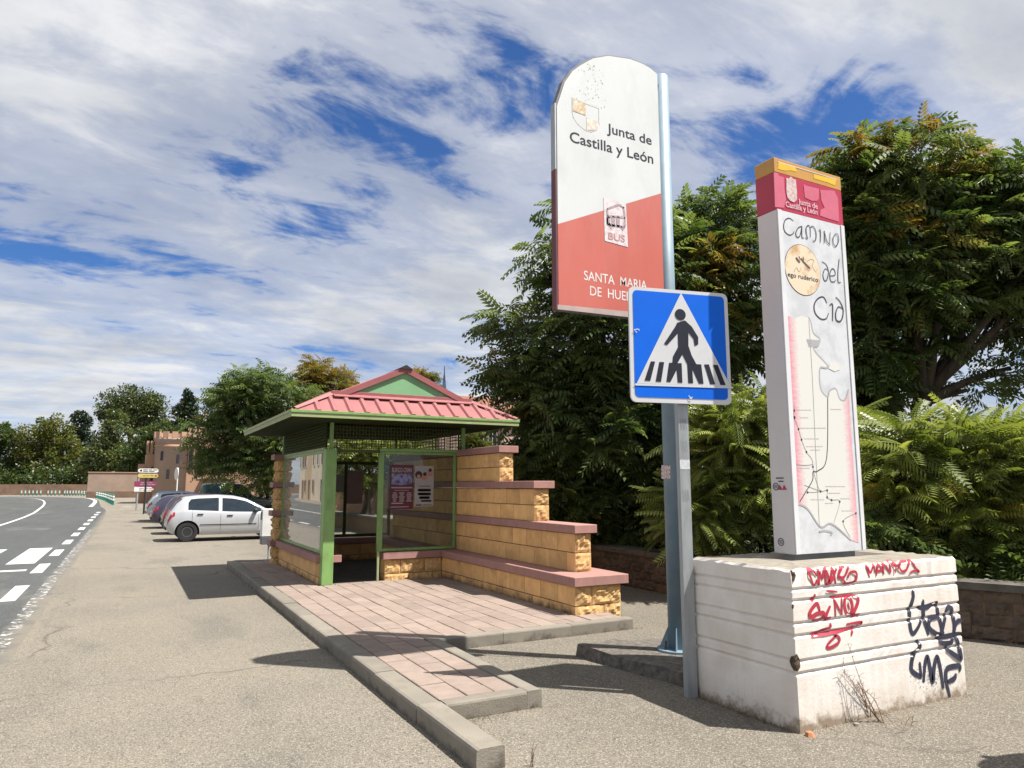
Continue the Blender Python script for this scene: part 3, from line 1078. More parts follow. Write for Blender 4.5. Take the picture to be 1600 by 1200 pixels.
strip((gx0 - 0.10, GZ - 0.03), (XM, RZ + 0.025), 0.095, 0.06, GY0 - 0.075).obj('barge_board', M['rooftrim'], roof_o)
strip((XM, RZ + 0.025), (gx1 + 0.10, GZ - 0.03), 0.095, 0.06, GY0 - 0.072).obj('barge_board', M['rooftrim'], roof_o)
MB().obox((gx0 - 0.02, GY0 - 0.13, GZ - 0.035), (gx1 - gx0 + 0.04, 0, 0), (0, 0.10, 0.064), (0, 0, 0.010)).obj('flashing', M['rooftrim'], roof_o)
MB().cbox(gx0 - 0.05, gx1 + 0.05, GY0 - 0.062, GY0 - 0.04, GZ + 0.0, GZ + 0.075, 0.003).obj('flashing', M['rooftrim'], roof_o)
for s in (-1, 1):
    xe = EX0 if s < 0 else EX1
    gx = gx0 if s < 0 else gx1
    p0, p1 = Vector((xe, EY0, EZ + 0.008)), Vector((gx - s * -0.0, GY0, GZ + 0.02))
    side = Vector((0.5, 0.5 * s, 0)) * 0.13
    MB().add([p0, p1, p1 + Vector((0.09, 0, 0.0)) + Vector((0, 0, 0.03)), p0 + Vector((0.07, 0, 0.03)),
              p1 + Vector((-0.09, 0, 0.03)), p0 + Vector((-0.02, 0, 0.03)), p1 + Vector((0, 0, 0.055)), p0 + Vector((0.02, 0, 0.05))],
             [(0, 1, 2, 3), (0, 5, 4, 1), (3, 2, 6, 7), (7, 6, 4, 5)]).obj('hip_cap', M['roofpink'], roof_o)
MB().add([(XM - 0.13, GY0 - 0.10, RZ - 0.02), (XM, GY0 - 0.10, RZ + 0.055), (XM + 0.13, GY0 - 0.10, RZ - 0.02),
          (XM - 0.13, GY1 + 0.1, RZ - 0.02), (XM, GY1 + 0.1, RZ + 0.055), (XM + 0.13, GY1 + 0.1, RZ - 0.02)],
         [(0, 1, 4, 3), (1, 2, 5, 4), (0, 2, 1), (3, 4, 5), (0, 3, 5, 2)]).obj('ridge_cap', M['black'], roof_o)
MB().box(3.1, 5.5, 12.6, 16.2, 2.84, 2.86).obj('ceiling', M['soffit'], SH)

# ------------------------------------------------------------------ lettering
def text_mesh(body, bold=0.0, spacing=1.0):
    cu = bpy.data.curves.new('lettering', 'FONT')
    cu.body = body
    cu.size = 1.0
    cu.offset = bold
    cu.space_character = spacing
    cu.resolution_u = 4
    o = bpy.data.objects.new('lettering_tmp', cu)
    COL.objects.link(o)
    dg = bpy.context.evaluated_depsgraph_get()
    dg.update()
    me = o.evaluated_get(dg).to_mesh()
    V = np.array([v.co[:] for v in me.vertices]).reshape(-1, 3)
    F = [tuple(p.vertices) for p in me.polygons]
    o.evaluated_get(dg).to_mesh_clear()
    bpy.data.objects.remove(o, do_unlink=True)
    bpy.data.curves.remove(cu)
    return V, F


CAPH = None


def lettering(body, origin, u, v, width, cap, mat, parent, bold=0.0, name='lettering', slant=0.0):
    """flat lettering: origin = left end of the baseline; u, v = unit directions along and up"""
    global CAPH
    if CAPH is None:
        hv, _ = text_mesh('H')
        CAPH = hv[:, 1].max()
    V, F = text_mesh(body, bold)
    x0, x1 = V[:, 0].min(), V[:, 0].max()
    sx = width / (x1 - x0)
    sy = cap / CAPH
    o, u, v = Vector(origin), Vector(u), Vector(v)
    P = [o + u * ((p[0] - x0) * sx + slant * p[1] * sy) + v * (p[1] * sy) for p in V]
    # one part for each word: cut where the letters leave a wide gap
    iv = sorted((min(V[i][0] for i in f), max(V[i][0] for i in f), k) for k, f in enumerate(F))
    groups, right = [], None
    for a, b, k in iv:
        if right is None or a - right > 0.17:
            groups.append([])
            right = b
        groups[-1].append(F[k])
        right = max(right, b)
    last = None
    for fs in groups:
        used = sorted({i for f in fs for i in f})
        mp_ = {i: k for k, i in enumerate(used)}
        last = MB().add([P[i] for i in used], [tuple(mp_[i] for i in f) for f in fs]).obj(name, mat, parent, fix=False)
    return last


def ribbon(pts, w, place, m=None, closed=False, taper=False, step=None):
    """a flat brush stroke along 2-D pts; place(x, z) gives its 3-D position"""
    m = m or MB()
    P = smooth_path(pts, 5) if len(pts) > 2 else list(pts)
    if step:
        Q = [P[0]]
        for a, b in zip(P[:-1], P[1:]):
            dl = math.hypot(b[0] - a[0], b[1] - a[1])
            k = max(1, int(dl / step))
            Q += [(a[0] + (b[0] - a[0]) * j / k, a[1] + (b[1] - a[1]) * j / k) for j in range(1, k + 1)]
        P = Q
    V, F = [], []
    n = len(P)
    for i, p in enumerate(P):
        a, b = P[max(i - 1, 0)], P[min(i + 1, n - 1)]
        d = Vector((b[0] - a[0], b[1] - a[1]))
        d = d.normalized() if d.length > 1e-9 else Vector((1, 0))
        ww = w / 2
        if taper:
            ww *= 0.55 + 0.45 * math.sin(math.pi * (0.1 + 0.85 * i / (n - 1)))
        V += [place(p[0] - d.y * ww, p[1] + d.x * ww), place(p[0] + d.y * ww, p[1] - d.x * ww)]
    F = [(2 * i, 2 * i + 1, 2 * i + 3, 2 * i + 2) for i in range(n - 1)]
    for (idx, nxt, e0, e1) in ((0, 1, 1, 0), (n - 1, n - 2, 2 * n - 2, 2 * n - 1)):      # half-round ends
        p, q = P[idx], P[nxt]
        d = Vector((p[0] - q[0], p[1] - q[1]))
        if d.length < 1e-9:
            continue
        d.normalize()
        ww = w / 2
        if taper:
            ww *= 0.55 + 0.45 * math.sin(math.pi * (0.1 if idx == 0 else 0.95))
        b0 = len(V)
        V += [place(p[0] + ww * (d.x * math.sin(t) + d.y * math.cos(t)), p[1] + ww * (d.y * math.sin(t) - d.x * math.cos(t))) for t in (0.6, 1.2, 1.94, 2.54)]
        F.append((e0, e1) + tuple(range(b0 + 3, b0 - 1, -1)) if False else (e1, b0, b0 + 1, b0 + 2, b0 + 3, e0) if idx else (e0, b0, b0 + 1, b0 + 2, b0 + 3, e1))
    return m.add(V, F)


def disc(cx, cz, rx, rz, place, n=24):
    return MB().add([place(cx + rx * math.cos(2 * math.pi * i / n), cz + rz * math.sin(2 * math.pi * i / n)) for i in range(n)], [tuple(range(n))])


def face(pts, place):
    from mathutils.geometry import tessellate_polygon
    tr = tessellate_polygon([[Vector((p[0], p[1], 0)) for p in pts]])
    return MB().add([place(*p) for p in pts], [tuple(t) for t in tr])


XU, ZU = (1, 0, 0), (0, 0, 1)

# ------------------------------------------------------------------ bus stop pylon
BS = thing('bus_stop_sign', (5.07, 5.87, 0), 'tall white and red arched bus stop panel on pale blue round post', 'bus stop sign')
PXC, PYC = 5.07, 5.87
FYP = 5.77                                                     # front of the panel
PX0, PX1 = 3.595, 4.945
outline = [(3.592, 3.50), (4.945, 3.53), (4.945, 6.385)]
for t in range(1, 14):
    a = t / 14
    # flat elliptical arch, its crown right of the middle
    x = 4.945 + (3.595 - 4.945) * a
    ctrl = [(0.0, 6.40), (0.12, 6.445), (0.27, 6.455), (0.5, 6.40), (0.68, 6.29), (0.84, 6.12), (0.945, 5.90), (1.0, 5.64)]
    for (a0, z0), (a1, z1) in zip(ctrl[:-1], ctrl[1:]):
        if a0 <= a <= a1:
            outline.append((x, z0 + (z1 - z0) * (a - a0) / (a1 - a0)))
            break
outline.append((3.592, 5.64))
TH = 0.07
M['panel_side'] = pmat('panel_side', (0.16, 0.155, 0.165), (0.09, 0.085, 0.09), scale=5, rough=0.6)
M['panel_white'] = pmat('panel_white', (0.60, 0.62, 0.625), (0.55, 0.57, 0.575), scale=2.2, rough=0.35,
                        dirt=(0.42, 0.43, 0.43), dirt_amt=0.35, dirt_scale=3, stretch=(1, 1, 0.5))
M['panel_red'] = pmat('faded_red_film', (0.52, 0.140, 0.112), (0.47, 0.122, 0.096), scale=2.5, rough=0.35,
                      dirt=(0.50, 0.20, 0.17), dirt_amt=0.5, dirt_scale=2, stretch=(1, 1, 0.3))
M['dark_red'] = pmat('dark_red_paint', (0.13, 0.022, 0.026), (0.09, 0.016, 0.02), scale=5, rough=0.5)
M['ink'] = pmat('black_film', (0.012, 0.013, 0.02), rough=0.4)
M['white_film'] = pmat('white_film', (0.74, 0.70, 0.68), rough=0.4)
fz0 = lambda x, z: (x, FYP, z)
fz1 = lambda x, z: (x, FYP + TH, z)
pan = MB().prism(outline, fz0, fz1).obj('panel', [M['panel_side']], BS)
lo = 0.012
white_out = [(x + (0.02 if x < 4 else 0), z - 0.012) for x, z in outline[2:]]
white_out = [p for p in white_out if p[1] > 4.3]
lz = lambda x: 4.37 + (x - 3.6) * (4.965 - 4.37) / (4.945 - 3.6)
face([(3.612, lz(3.612))] + [(4.945, lz(4.945))] + white_out, lambda x, z: (x, FYP - 0.004, z)).obj('white_field', M['panel_white'], pan, fix=False)
face([(3.612, 3.525), (4.945, 3.545), (4.945, lz(4.945)), (3.612, lz(3.612))], lambda x, z: (x, FYP - 0.004, z)).obj('red_field', M['panel_red'], pan, fix=False)
MB().box(3.586, 3.6, FYP - 0.006, FYP + TH + 0.004, 3.50, 4.95).obj('red_edge_strip', M['dark_red'], pan)
MB().box(3.586, 3.6, FYP - 0.006, FYP + TH + 0.004, 4.952, 5.66).obj('edge_strip', M['galv'], pan)
face([(3.60, 3.503), (4.945, 3.532), (4.945, 3.60), (3.60, 3.55)], lambda x, z: (x, FYP - 0.006, z)).obj('bottom_strip', pmat('grimy_strip', (0.42, 0.33, 0.31), (0.33, 0.27, 0.26), scale=8), pan, fix=False)
P_ = lambda dz: (lambda x, z: (x, FYP - dz, z))
lettering('Junta de', (4.235, FYP - 0.0055, 5.50), XU, ZU, 0.60, 0.105, M['ink'], pan, bold=0.012)
lettering('Castilla y León', (3.765, FYP - 0.0055, 5.285), XU, ZU, 1.085, 0.112, M['ink'], pan, bold=0.012)
lettering('SANTA  MARIA', (3.915, FYP - 0.0055, 3.845), XU, ZU, 0.80, 0.095, M['white_film'], pan, bold=0.006)
lettering('DE  HUERTA', (3.985, FYP - 0.0055, 3.695), XU, ZU, 0.68, 0.095, M['white_film'], pan, bold=0.006)
# flaking coat of arms
shield = [(3.80, 5.775), (4.135, 5.745), (4.135, 5.56), (4.10, 5.495), (4.03, 5.455), (3.96, 5.46), (3.87, 5.50), (3.815, 5.56), (3.80, 5.62)]
M['shield_line'] = pmat('shield_outline', (0.47, 0.455, 0.43), (0.56, 0.55, 0.53), scale=30, rough=0.6)
M['shield_gold'] = pmat('flaked_gold', (0.44, 0.30, 0.15), (0.60, 0.54, 0.44), scale=22, rough=0.6, lo=0.40, hi=0.56)
M['shield_pale'] = pmat('flaked_pale', (0.50, 0.44, 0.35), (0.62, 0.60, 0.55), scale=24, rough=0.6, lo=0.40, hi=0.55)
sm_ = MB()
for a_, b_ in zip(shield, shield[1:] + shield[:1]):
    ribbon([a_, b_], 0.006, P_(0.007), sm_)
sm_.obj('shield_outline', M['shield_line'], pan, fix=False)
face([(3.81, 5.765), (3.965, 5.75), (3.965, 5.62), (3.81, 5.63)], P_(0.0065)).obj('shield_quarter', M['shield_gold'], pan, fix=False)
face([(3.975, 5.605), (4.13, 5.59), (4.13, 5.555), (4.09, 5.49), (3.975, 5.46)], P_(0.0065)).obj('shield_quarter', M['shield_pale'], pan, fix=False)
# flaking paint specks by the arch
sp_ = MB()
for i in range(65):
    x = random.gauss(4.06, 0.09)
    z = random.uniform(5.75, 6.22)
    r = random.uniform(0.003, 0.011)
    sp_.add([P_(0.007)(x + r * random.uniform(0.4, 1.0) * math.cos(t), z + r * 1.5 * random.uniform(0.4, 1.0) * math.sin(t)) for t in (0, 1.2, 2.5, 3.6, 5)], [(0, 1, 2, 3, 4)])
sp_.obj('paint_flakes', M['shield_line'], pan, fix=False)
# bus sticker
bw_ = MB()
sticker = face([(4.172, 4.765), (4.462, 4.745), (4.475, 4.275), (4.178, 4.295)], P_(0.007)).obj(
    'bus_sticker', pmat('crazed_sticker', (0.62, 0.58, 0.60), (0.52, 0.42, 0.44), scale=38, rough=0.6, lo=0.40, hi=0.55), pan, fix=False)
M['sticker_ink'] = pmat('faded_sticker_ink', (0.26, 0.19, 0.21), (0.48, 0.38, 0.40), scale=45, rough=0.6, lo=0.36, hi=0.60)
Q_ = P_(0.0095)
S_ = lambda x, y: (930 + x / 12, 300 + y / 12)


def spx(pts):
    return [(lambda p: (p.x, p.z))(ony(*S_(*p), FYP)) for p in pts]


bm_ = MB()
for pl in ([(220, 330), (220, 600)], [(225, 320), (330, 280), (440, 245), (520, 300)], [(520, 300), (545, 450), (545, 650)], [(230, 455), (400, 465), (540, 490)],
           [(235, 620), (400, 640), (540, 665)], [(260, 600), (290, 680)], [(480, 660), (510, 710)]):
    ribbon(spx(pl), 0.022, Q_, bm_)
for pl in ([(240, 500), (240, 590)], [(330, 490), (330, 620)], [(420, 500), (420, 630)]):
    ribbon(spx(pl), 0.045, Q_, bm_)
bm_.obj('bus_drawing', M['sticker_ink'], pan, fix=False)
p0, p1 = ony(*S_(240, 885), FYP), ony(*S_(550, 920), FYP)
lettering('BUS', (p0.x, FYP - 0.0095, p0.z), XU, ZU, p1.x - p0.x, 0.072, pmat('faded_red_ink', (0.42, 0.16, 0.16), (0.50, 0.30, 0.30), scale=40, rough=0.6), pan, bold=0.01)

# post, base plate, anchor bolts
MB().tube([(PXC, PYC, 0.15), (PXC, PYC, 6.42)], 0.092, 20).obj('post', M['bluepost'], BS, smooth=False)
for f_ in BS.children[-1].data.polygons:
    f_.use_smooth = len(f_.vertices) == 4
MB().tube([(PXC, PYC, 0.132), (PXC, PYC, 0.152)], 0.21, 20).obj('base_plate', M['bluepost'], BS)
for dx, dy in ((-0.15, 0.0), (0.15, 0.0), (0.0, 0.15), (0.0, -0.15)):
    MB().tube([(PXC + dx, PYC + dy, 0.152), (PXC + dx, PYC + dy, 0.175)], 0.02, 6).tube(
        [(PXC + dx, PYC + dy, 0.175), (PXC + dx, PYC + dy, 0.24)], 0.011, 6).obj('anchor_bolt', M['black'], BS)
for k in range(4):
    t = k * math.pi / 2 + 0.78
    u = Vector((math.cos(t), math.sin(t), 0))
    n_ = Vector((-u.y, u.x, 0)) * 0.005
    c0 = Vector((PXC, PYC, 0.152))
    MB().prism([(0.088, 0), (0.185, 0), (0.088, 0.22)], lambda r, h: c0 + u * r + n_ + Vector((0, 0, h)), lambda r, h: c0 + u * r - n_ + Vector((0, 0, h))).obj('gusset', M['bluepost'], BS)
for z in (3.9, 5.9):
    MB().cbox(4.90, 5.05, FYP + TH, FYP + TH + 0.06, z, z + 0.06, 0.003).obj('bracket', M['galv'], BS)


def wrap(px, py, c, r):
    """point of a vertical cylinder under a pixel"""
    d = ray(px, py)
    ox, oy = -c[0], -c[1]
    a_ = d.x ** 2 + d.y ** 2
    b_ = 2 * (ox * d.x + oy * d.y)
    cc = ox ** 2 + oy ** 2 - r * r
    t = (-b_ - math.sqrt(max(b_ * b_ - 4 * a_ * cc, 0))) / (2 * a_)
    return EYE + d * t


stk = MB()
V = []
for j, py in enumerate((727, 748)):
    for i in range(5):
        V.append(wrap(1033.5 + 14 * i / 4, py, (PXC, PYC), 0.0945))
stk.add(V, [(i, i + 1, i + 6, i + 5) for i in range(4)])
stk.obj('sticker', pmat('scribbled_sticker', (0.62, 0.55, 0.52), (0.28, 0.12, 0.12), scale=70, rough=0.5, lo=0.42, hi=0.52), BS, fix=False)

# concrete footing of the pylon
sl = MB()
nx, ny_ = 14, 12
base = [(4.33, 6.62), (4.80, 6.68), (5.75, 6.20), (5.35, 5.15), (4.52, 5.18)]
ring = []
for i in range(len(base)):
    a_, b_ = Vector(base[i]), Vector(base[(i + 1) % len(base)])
    for j in range(5):
        p = a_.lerp(b_, j / 5)
        ring.append((p.x + random.uniform(-0.02, 0.02), p.y + random.uniform(-0.02, 0.02)))
k = len(ring)
V = [(x * 1.0, y, -0.02) for x, y in ring] + [(x + (5.0 - x) * 0.03, y + (5.9 - y) * 0.03, 0.118 + random.uniform(-0.012, 0.012)) for x, y in ring] \
    + [(x + (5.0 - x) * 0.3, y + (5.9 - y) * 0.3, 0.131 + random.uniform(-0.005, 0.003)) for x, y in ring] + [(5.0, 5.9, 0.131)]
F = []
for i in range(k):
    j = (i + 1) % k
    F += [(i, j, k + j, k + i), (k + i, k + j, 2 * k + j, 2 * k + i), (2 * k + i, 2 * k + j, 3 * k)]
slab = sl.add(V, F).obj('concrete_footing', M['darkcon'])
tag(slab, 'low rough dark concrete footing under the blue post', 'footing')

# ------------------------------------------------------------------ pedestrian crossing sign
PB = Vector((4.39, 4.93, 0))
PS = thing('pedestrian_sign', PB, 'square blue pedestrian crossing sign on grey galvanised post', 'road sign')
deg = rad(-13)
pu = Vector((math.cos(deg), math.sin(deg), 0))
pn = Vector((math.sin(deg), -math.cos(deg), 0))                 # towards the viewer
SP0 = PB + pn * 0.075                                           # sign plate front
W2, Z0_, Z1_ = 0.5, 2.525, 3.572


def sgn_place(d):
    return lambda a, z: SP0 + pu * a + pn * d + Vector((0, 0, z))


def sgn_px(pts, x0=840, y0=290, s=3.3333):
    out_ = []
    for (x, y) in pts:
        q = onplane(x0 + x / s, y0 + y / s, SP0, pn)
        out_.append(((q - SP0).dot(pu), q.z))
    return out_


def rrect(x0, x1, z0, z1, r, n=5):
    out_ = []
    for cx_, cz_, a0 in ((x1 - r, z1 - r, 0), (x0 + r, z1 - r, 90), (x0 + r, z0 + r, 180), (x1 - r, z0 + r, 270)):
        for i in range(n + 1):
            t = rad(a0 + 90 * i / n)
            out_.append((cx_ + r * math.cos(t), cz_ + r * math.sin(t)))
    return out_


CXS = -0.028
M['sign_blue'] = pmat('sign_blue', (0.001, 0.125, 0.70), (0.001, 0.11, 0.62), scale=3, rough=0.5, spec=0.2, spread=False)
M['sign_white'] = pmat('sign_white', (0.60, 0.61, 0.63), (0.55, 0.56, 0.58), scale=4, rough=0.35, dirt=(0.45, 0.44, 0.42), dirt_amt=0.3, dirt_scale=8)
M['sign_dark'] = pmat('sign_dark', (0.02, 0.022, 0.036), rough=0.5, spec=0.25)
plate = MB().prism(rrect(CXS - W2, CXS + W2, Z0_, Z1_, 0.055), sgn_place(0.0), sgn_place(-0.022)).obj('plate', [M['sign_white']], PS)
face(rrect(CXS - W2 + 0.038, CXS + W2 - 0.038, Z0_ + 0.045, Z1_ - 0.032, 0.04), sgn_place(0.003)).obj('blue_field', M['sign_blue'], plate, fix=False)
face(sgn_px([(745, 560), (1005, 1047), (515, 1030)]), sgn_place(0.006)).obj('white_triangle', M['sign_white'], plate, fix=False)
ribbon(sgn_px([(508, 1036), (1012, 1052)]), 0.018, sgn_place(0.0075)).obj('white_line', M['sign_white'], plate, fix=False)
hc = sgn_px([(741, 673), (769, 673)])
disc(hc[0][0], hc[0][1], hc[1][0] - hc[0][0], (hc[1][0] - hc[0][0]) * 0.97, sgn_place(0.009)).obj('pictogram_head', M['sign_dark'], plate, fix=False)
face(sgn_px([(700, 926), (703, 890), (730, 840), (728, 770), (672, 832), (656, 825), (715, 735), (725, 715), (765, 703), (800, 735), (834, 790), (834, 828),
             (816, 836), (810, 800), (783, 765), (783, 835), (800, 885), (825, 932), (777, 930), (752, 880), (725, 927)]), sgn_place(0.009)).obj('pictogram_body', M['sign_dark'], plate, fix=False)
for b_ in ([(588, 916), (610, 917), (585, 1018), (555, 1016)], [(632, 919), (657, 920), (641, 1023), (613, 1021)],
           [(683, 923), (748, 926), (752, 1028), (728, 1026), (722, 960), (690, 1024), (669, 1022)],
           [(777, 928), (850, 932), (862, 1033), (838, 1032), (803, 955), (808, 1030), (783, 1029)],
           [(865, 932), (890, 932), (923, 1036), (897, 1035)], [(911, 934), (936, 935), (977, 1040), (950, 1039)]):
    face(sgn_px(b_), sgn_place(0.0085)).obj('crossing_bar', M['sign_dark'], plate, fix=False)
sc = MB()
for pl in ([(500, 752), (520, 748), (528, 754)], [(505, 758), (515, 765)], [(785, 1095), (795, 1105), (803, 1103)], [(790, 1108), (800, 1112)]):
    ribbon(sgn_px(pl), 0.008, sgn_place(0.0095), sc)
sc.obj('scratches', M['sign_white'], plate, fix=False)
# channel post: web towards the viewer, two flanges
post = MB()
for a0, a1, d0, d1 in ((-0.05, 0.05, 0.022, 0.026), (-0.05, -0.046, -0.03, 0.022), (0.046, 0.05, -0.03, 0.022), (-0.05, 0.05, -0.034, -0.03)):
    p = PB + pu * a0 + pn * d0
    post.obox(p, pu * (a1 - a0), pn * (d1 - d0), Vector((0, 0, 3.5)))
post.obj('post', M['galv'], PS)
for z in (2.7, 3.35):
    MB().obox(PB + pu * -0.09 + pn * 0.028 + Vector((0, 0, z)), pu * 0.18, pn * 0.024, Vector((0, 0, 0.05))).obj('clamp', M['galv'], PS)
MB().obox(PB + pu * -0.049 + pn * 0.0265 + Vector((0, 0, 1.94)), pu * 0.098, pn * 0.001, Vector((0, 0, 0.085))).obj(
    'sticker', pmat('torn_sticker', (0.58, 0.60, 0.62), (0.42, 0.45, 0.48), scale=60, rough=0.5, lo=0.42, hi=0.5), PS)
M['pencil'] = pmat('faint_marker', (0.27, 0.29, 0.31), rough=0.5)
sg = MB()
for zc_ in (2.35, 2.15, 1.7):
    pts = [(-0.03 + 0.06 * t / 7, zc_ + 0.06 * math.sin(t * 2.1 + zc_)) for t in range(8)]
    ribbon(pts, 0.004, lambda a, z: PB + pu * a + pn * 0.0275 + Vector((0, 0, z)), sg)
sg.obj('scribble', M['pencil'], PS, fix=False)

# ------------------------------------------------------------------ white concrete block with graffiti
GX0, GX1, GY, GYB, GTOP = 4.455, 6.55, 3.855, 4.94, 1.168
GROOVES = [1.02, 0.938, 0.772, 0.684, 0.502, 0.415]


def inset(z):
    for g_ in GROOVES:
        if abs(z - g_) < 0.02:
            return 0.017 * (1 - abs(z - g_) / 0.02)
    return 0.0 if z < GTOP - 0.02 else (z - GTOP + 0.02) * 0.8


def planter_mat():
    m, t, bs, out = new_mat('flaking_white_paint')
    tc = N(t, 'ShaderNodeTexCoord')
    v = tc.outputs['Object']
    nz = N(t, 'ShaderNodeTexNoise', i_Scale=2.5, i_Detail=6.0, i_Roughness=0.6)
    L(t, v, nz.inputs['Vector'])
    c = ramp(t, nz.outputs[0], [(0.35, (0.60, 0.545, 0.495)), (0.6, (0.68, 0.645, 0.605))])
    # specks where the paint has popped off
    sp = N(t, 'ShaderNodeTexNoise', i_Scale=34.0, i_Detail=4.0, i_Roughness=0.6)
    L(t, v, sp.inputs['Vector'])
    c = mixc(t, ramp(t, sp.outputs[0], [(0.735, 0.0), (0.76, 0.8)]), c, (0.26, 0.21, 0.16))
    # hairline runs
    mpn = N(t, 'ShaderNodeMapping')
    mpn.inputs['Scale'].default_value = (9, 9, 0.7)
    L(t, v, mpn.inputs[0])
    st = N(t, 'ShaderNodeTexNoise', i_Scale=2.2, i_Detail=6.0, i_Roughness=0.7)
    L(t, mpn.outputs[0], st.inputs['Vector'])
    c = mixc(t, ramp(t, st.outputs[0], [(0.60, 0.0), (0.80, 0.5)]), c, (0.44, 0.38, 0.31))
    # splashed earth along the foot
    se = N(t, 'ShaderNodeSeparateXYZ')
    L(t, v, se.inputs[0])
    dn = N(t, 'ShaderNodeTexNoise', i_Scale=7.0, i_Detail=8.0, i_Roughness=0.72)
    L(t, v, dn.inputs['Vector'])
    hh = math_node(t, 'SUBTRACT', math_node(t, 'MULTIPLY', dn.outputs[0], 0.42), se.outputs[2])
    c = mixc(t, ramp(t, hh, [(0.115, 0.0), (0.20, 0.95)]), c, (0.13, 0.095, 0.065))
    c = mixc(t, ramp(t, hh, [(-0.06, 0.0), (0.14, 0.30)]), c, (0.42, 0.33, 0.23))
    # bare concrete on top
    geo = N(t, 'ShaderNodeNewGeometry')
    sg = N(t, 'ShaderNodeSeparateXYZ')
    L(t, geo.outputs['True Normal'], sg.inputs[0])
    topm = math_node(t, 'MULTIPLY', ramp(t, sg.outputs[2], [(0.9, 0.0), (0.95, 1.0)]), ramp(t, se.outputs[2], [(0.9, 0.0), (1.0, 1.0)]))
    ct = ramp(t, dn.outputs[0], [(0.3, (0.15, 0.13, 0.105)), (0.65, (0.27, 0.245, 0.20))])
    c = mixc(t, topm, c, ct)
    L(t, c, bs.inputs['Base Color'])
    bs.inputs['Roughness'].default_value = 0.75
    bp = N(t, 'ShaderNodeBump', i_Strength=0.35, i_Distance=0.006)
    nb = N(t, 'ShaderNodeTexNoise', i_Scale=40.0, i_Detail=5.0)
    L(t, v, nb.inputs['Vector'])
    L(t, nb.outputs[0], bp.inputs['Height'])
    L(t, bp.outputs[0], bs.inputs['Normal'])
    return m


PL = thing('concrete_block', (5.5, 4.4, 0), 'big white ribbed concrete block sprayed with red and black graffiti', 'concrete block')
zs = sorted(set([-0.02, GTOP - 0.02, GTOP] + [g_ + d_ for g_ in GROOVES for d_ in (-0.02, 0, 0.02)]))
pb = MB()
NXS = 40
rg = np.random.default_rng(3)
ringn = None
for z in zs:
    i_ = inset(z)
    ringp = []
    for s in range(NXS):
        ringp.append((GX0 + i_ + (GX1 - GX0 - 2 * i_) * s / NXS, GY + i_))
    for s in range(20):
        ringp.append((GX1 - i_, GY + i_ + (GYB - GY - 2 * i_) * s / 20))
    for s in range(NXS):
        ringp.append((GX1 - i_ - (GX1 - GX0 - 2 * i_) * s / NXS, GYB - i_))
    for s in range(20):
        ringp.append((GX0 + i_, GYB - i_ - (GYB - GY - 2 * i_) * s / 20))
    jit = 0.004 if z >= GTOP - 0.02 else 0.0012
    pb.v += [(x + rg.normal(0, jit), y + rg.normal(0, jit), z + (rg.normal(0, 0.004) if z >= GTOP - 0.02 else 0)) for x, y in ringp]
    ringn = len(ringp)
for i in range(len(zs) - 1):
    for k in range(ringn):
        k2 = (k + 1) % ringn
        pb.f.append((i * ringn + k, i * ringn + k2, (i + 1) * ringn + k2, (i + 1) * ringn + k))
        pb.m.append(0)
tb = (len(zs) - 1) * ringn
HX0, HX1, HY0, HY1 = 4.98, 6.26, 4.30, 4.74
hole = []
for k in range(ringn):
    x, y, z = pb.v[tb + k]
    # nearest point on the hole's border
    hx, hy = min(max(x, HX0), HX1), min(max(y, HY0), HY1)
    hole.append((hx, hy, GTOP))
hb = len(pb.v)
pb.v += hole
pb.v += [(x, y, GTOP - 0.12) for x, y, z in hole]
for k in range(ringn):
    k2 = (k + 1) % ringn
    pb.f += [(tb + k, tb + k2, hb + k2, hb + k), (hb + k, hb + k2, hb + ringn + k2, hb + ringn + k)]
    pb.m += [0, 0]
pb.f.append(tuple(hb + ringn + k for k in range(ringn)))
pb.m.append(0)
body = pb.obj('block_body', planter_mat(), PL, fix=False)
M['chip'] = pmat('broken_concrete', (0.13, 0.095, 0.065), (0.045, 0.03, 0.022), scale=30, rough=1.0, bump=1.0, bscale=60)
for (cx_, cz_, rr) in ((4.448, 0.50, 0.058), (4.462, 1.125, 0.042), (4.452, 0.90, 0.016)):
    m = MB()
    n = 10
    V = [(cx_, GY - 0.0, cz_)]
    ringv = []
    for lvl, (rs, off) in enumerate(((1.0, -0.004), (0.55, -0.012))):
        for k in range(n):
            t = 2 * math.pi * k / n
            r_ = rr * rs * random.uniform(0.75, 1.2)
            a_ = r_ * math.cos(t)
            V.append((cx_ + max(a_, 0) + (0.004 if a_ < 0 else 0) - 0.008, GY + max(-a_, 0) - 0.006 + random.uniform(-0.004, 0.004), cz_ + r_ * math.sin(t)))
    F = [(1 + k, 1 + (k + 1) % n, 1 + n + (k + 1) % n, 1 + n + k) for k in range(n)] + [tuple(1 + n + k for k in range(n))]
    m.add(V[0:], F)
    m.obj('chipped_patch', M['chip'], PL, fix=False)

gp = lambda x, z: (x, GY + inset(z) - 0.004, z)


def pxz(pts, x0, y0, s, plane=GY):
    return [(lambda p: (p.x, p.z))(ony(x0 + x / s, y0 + y / s, plane)) for x, y in pts]


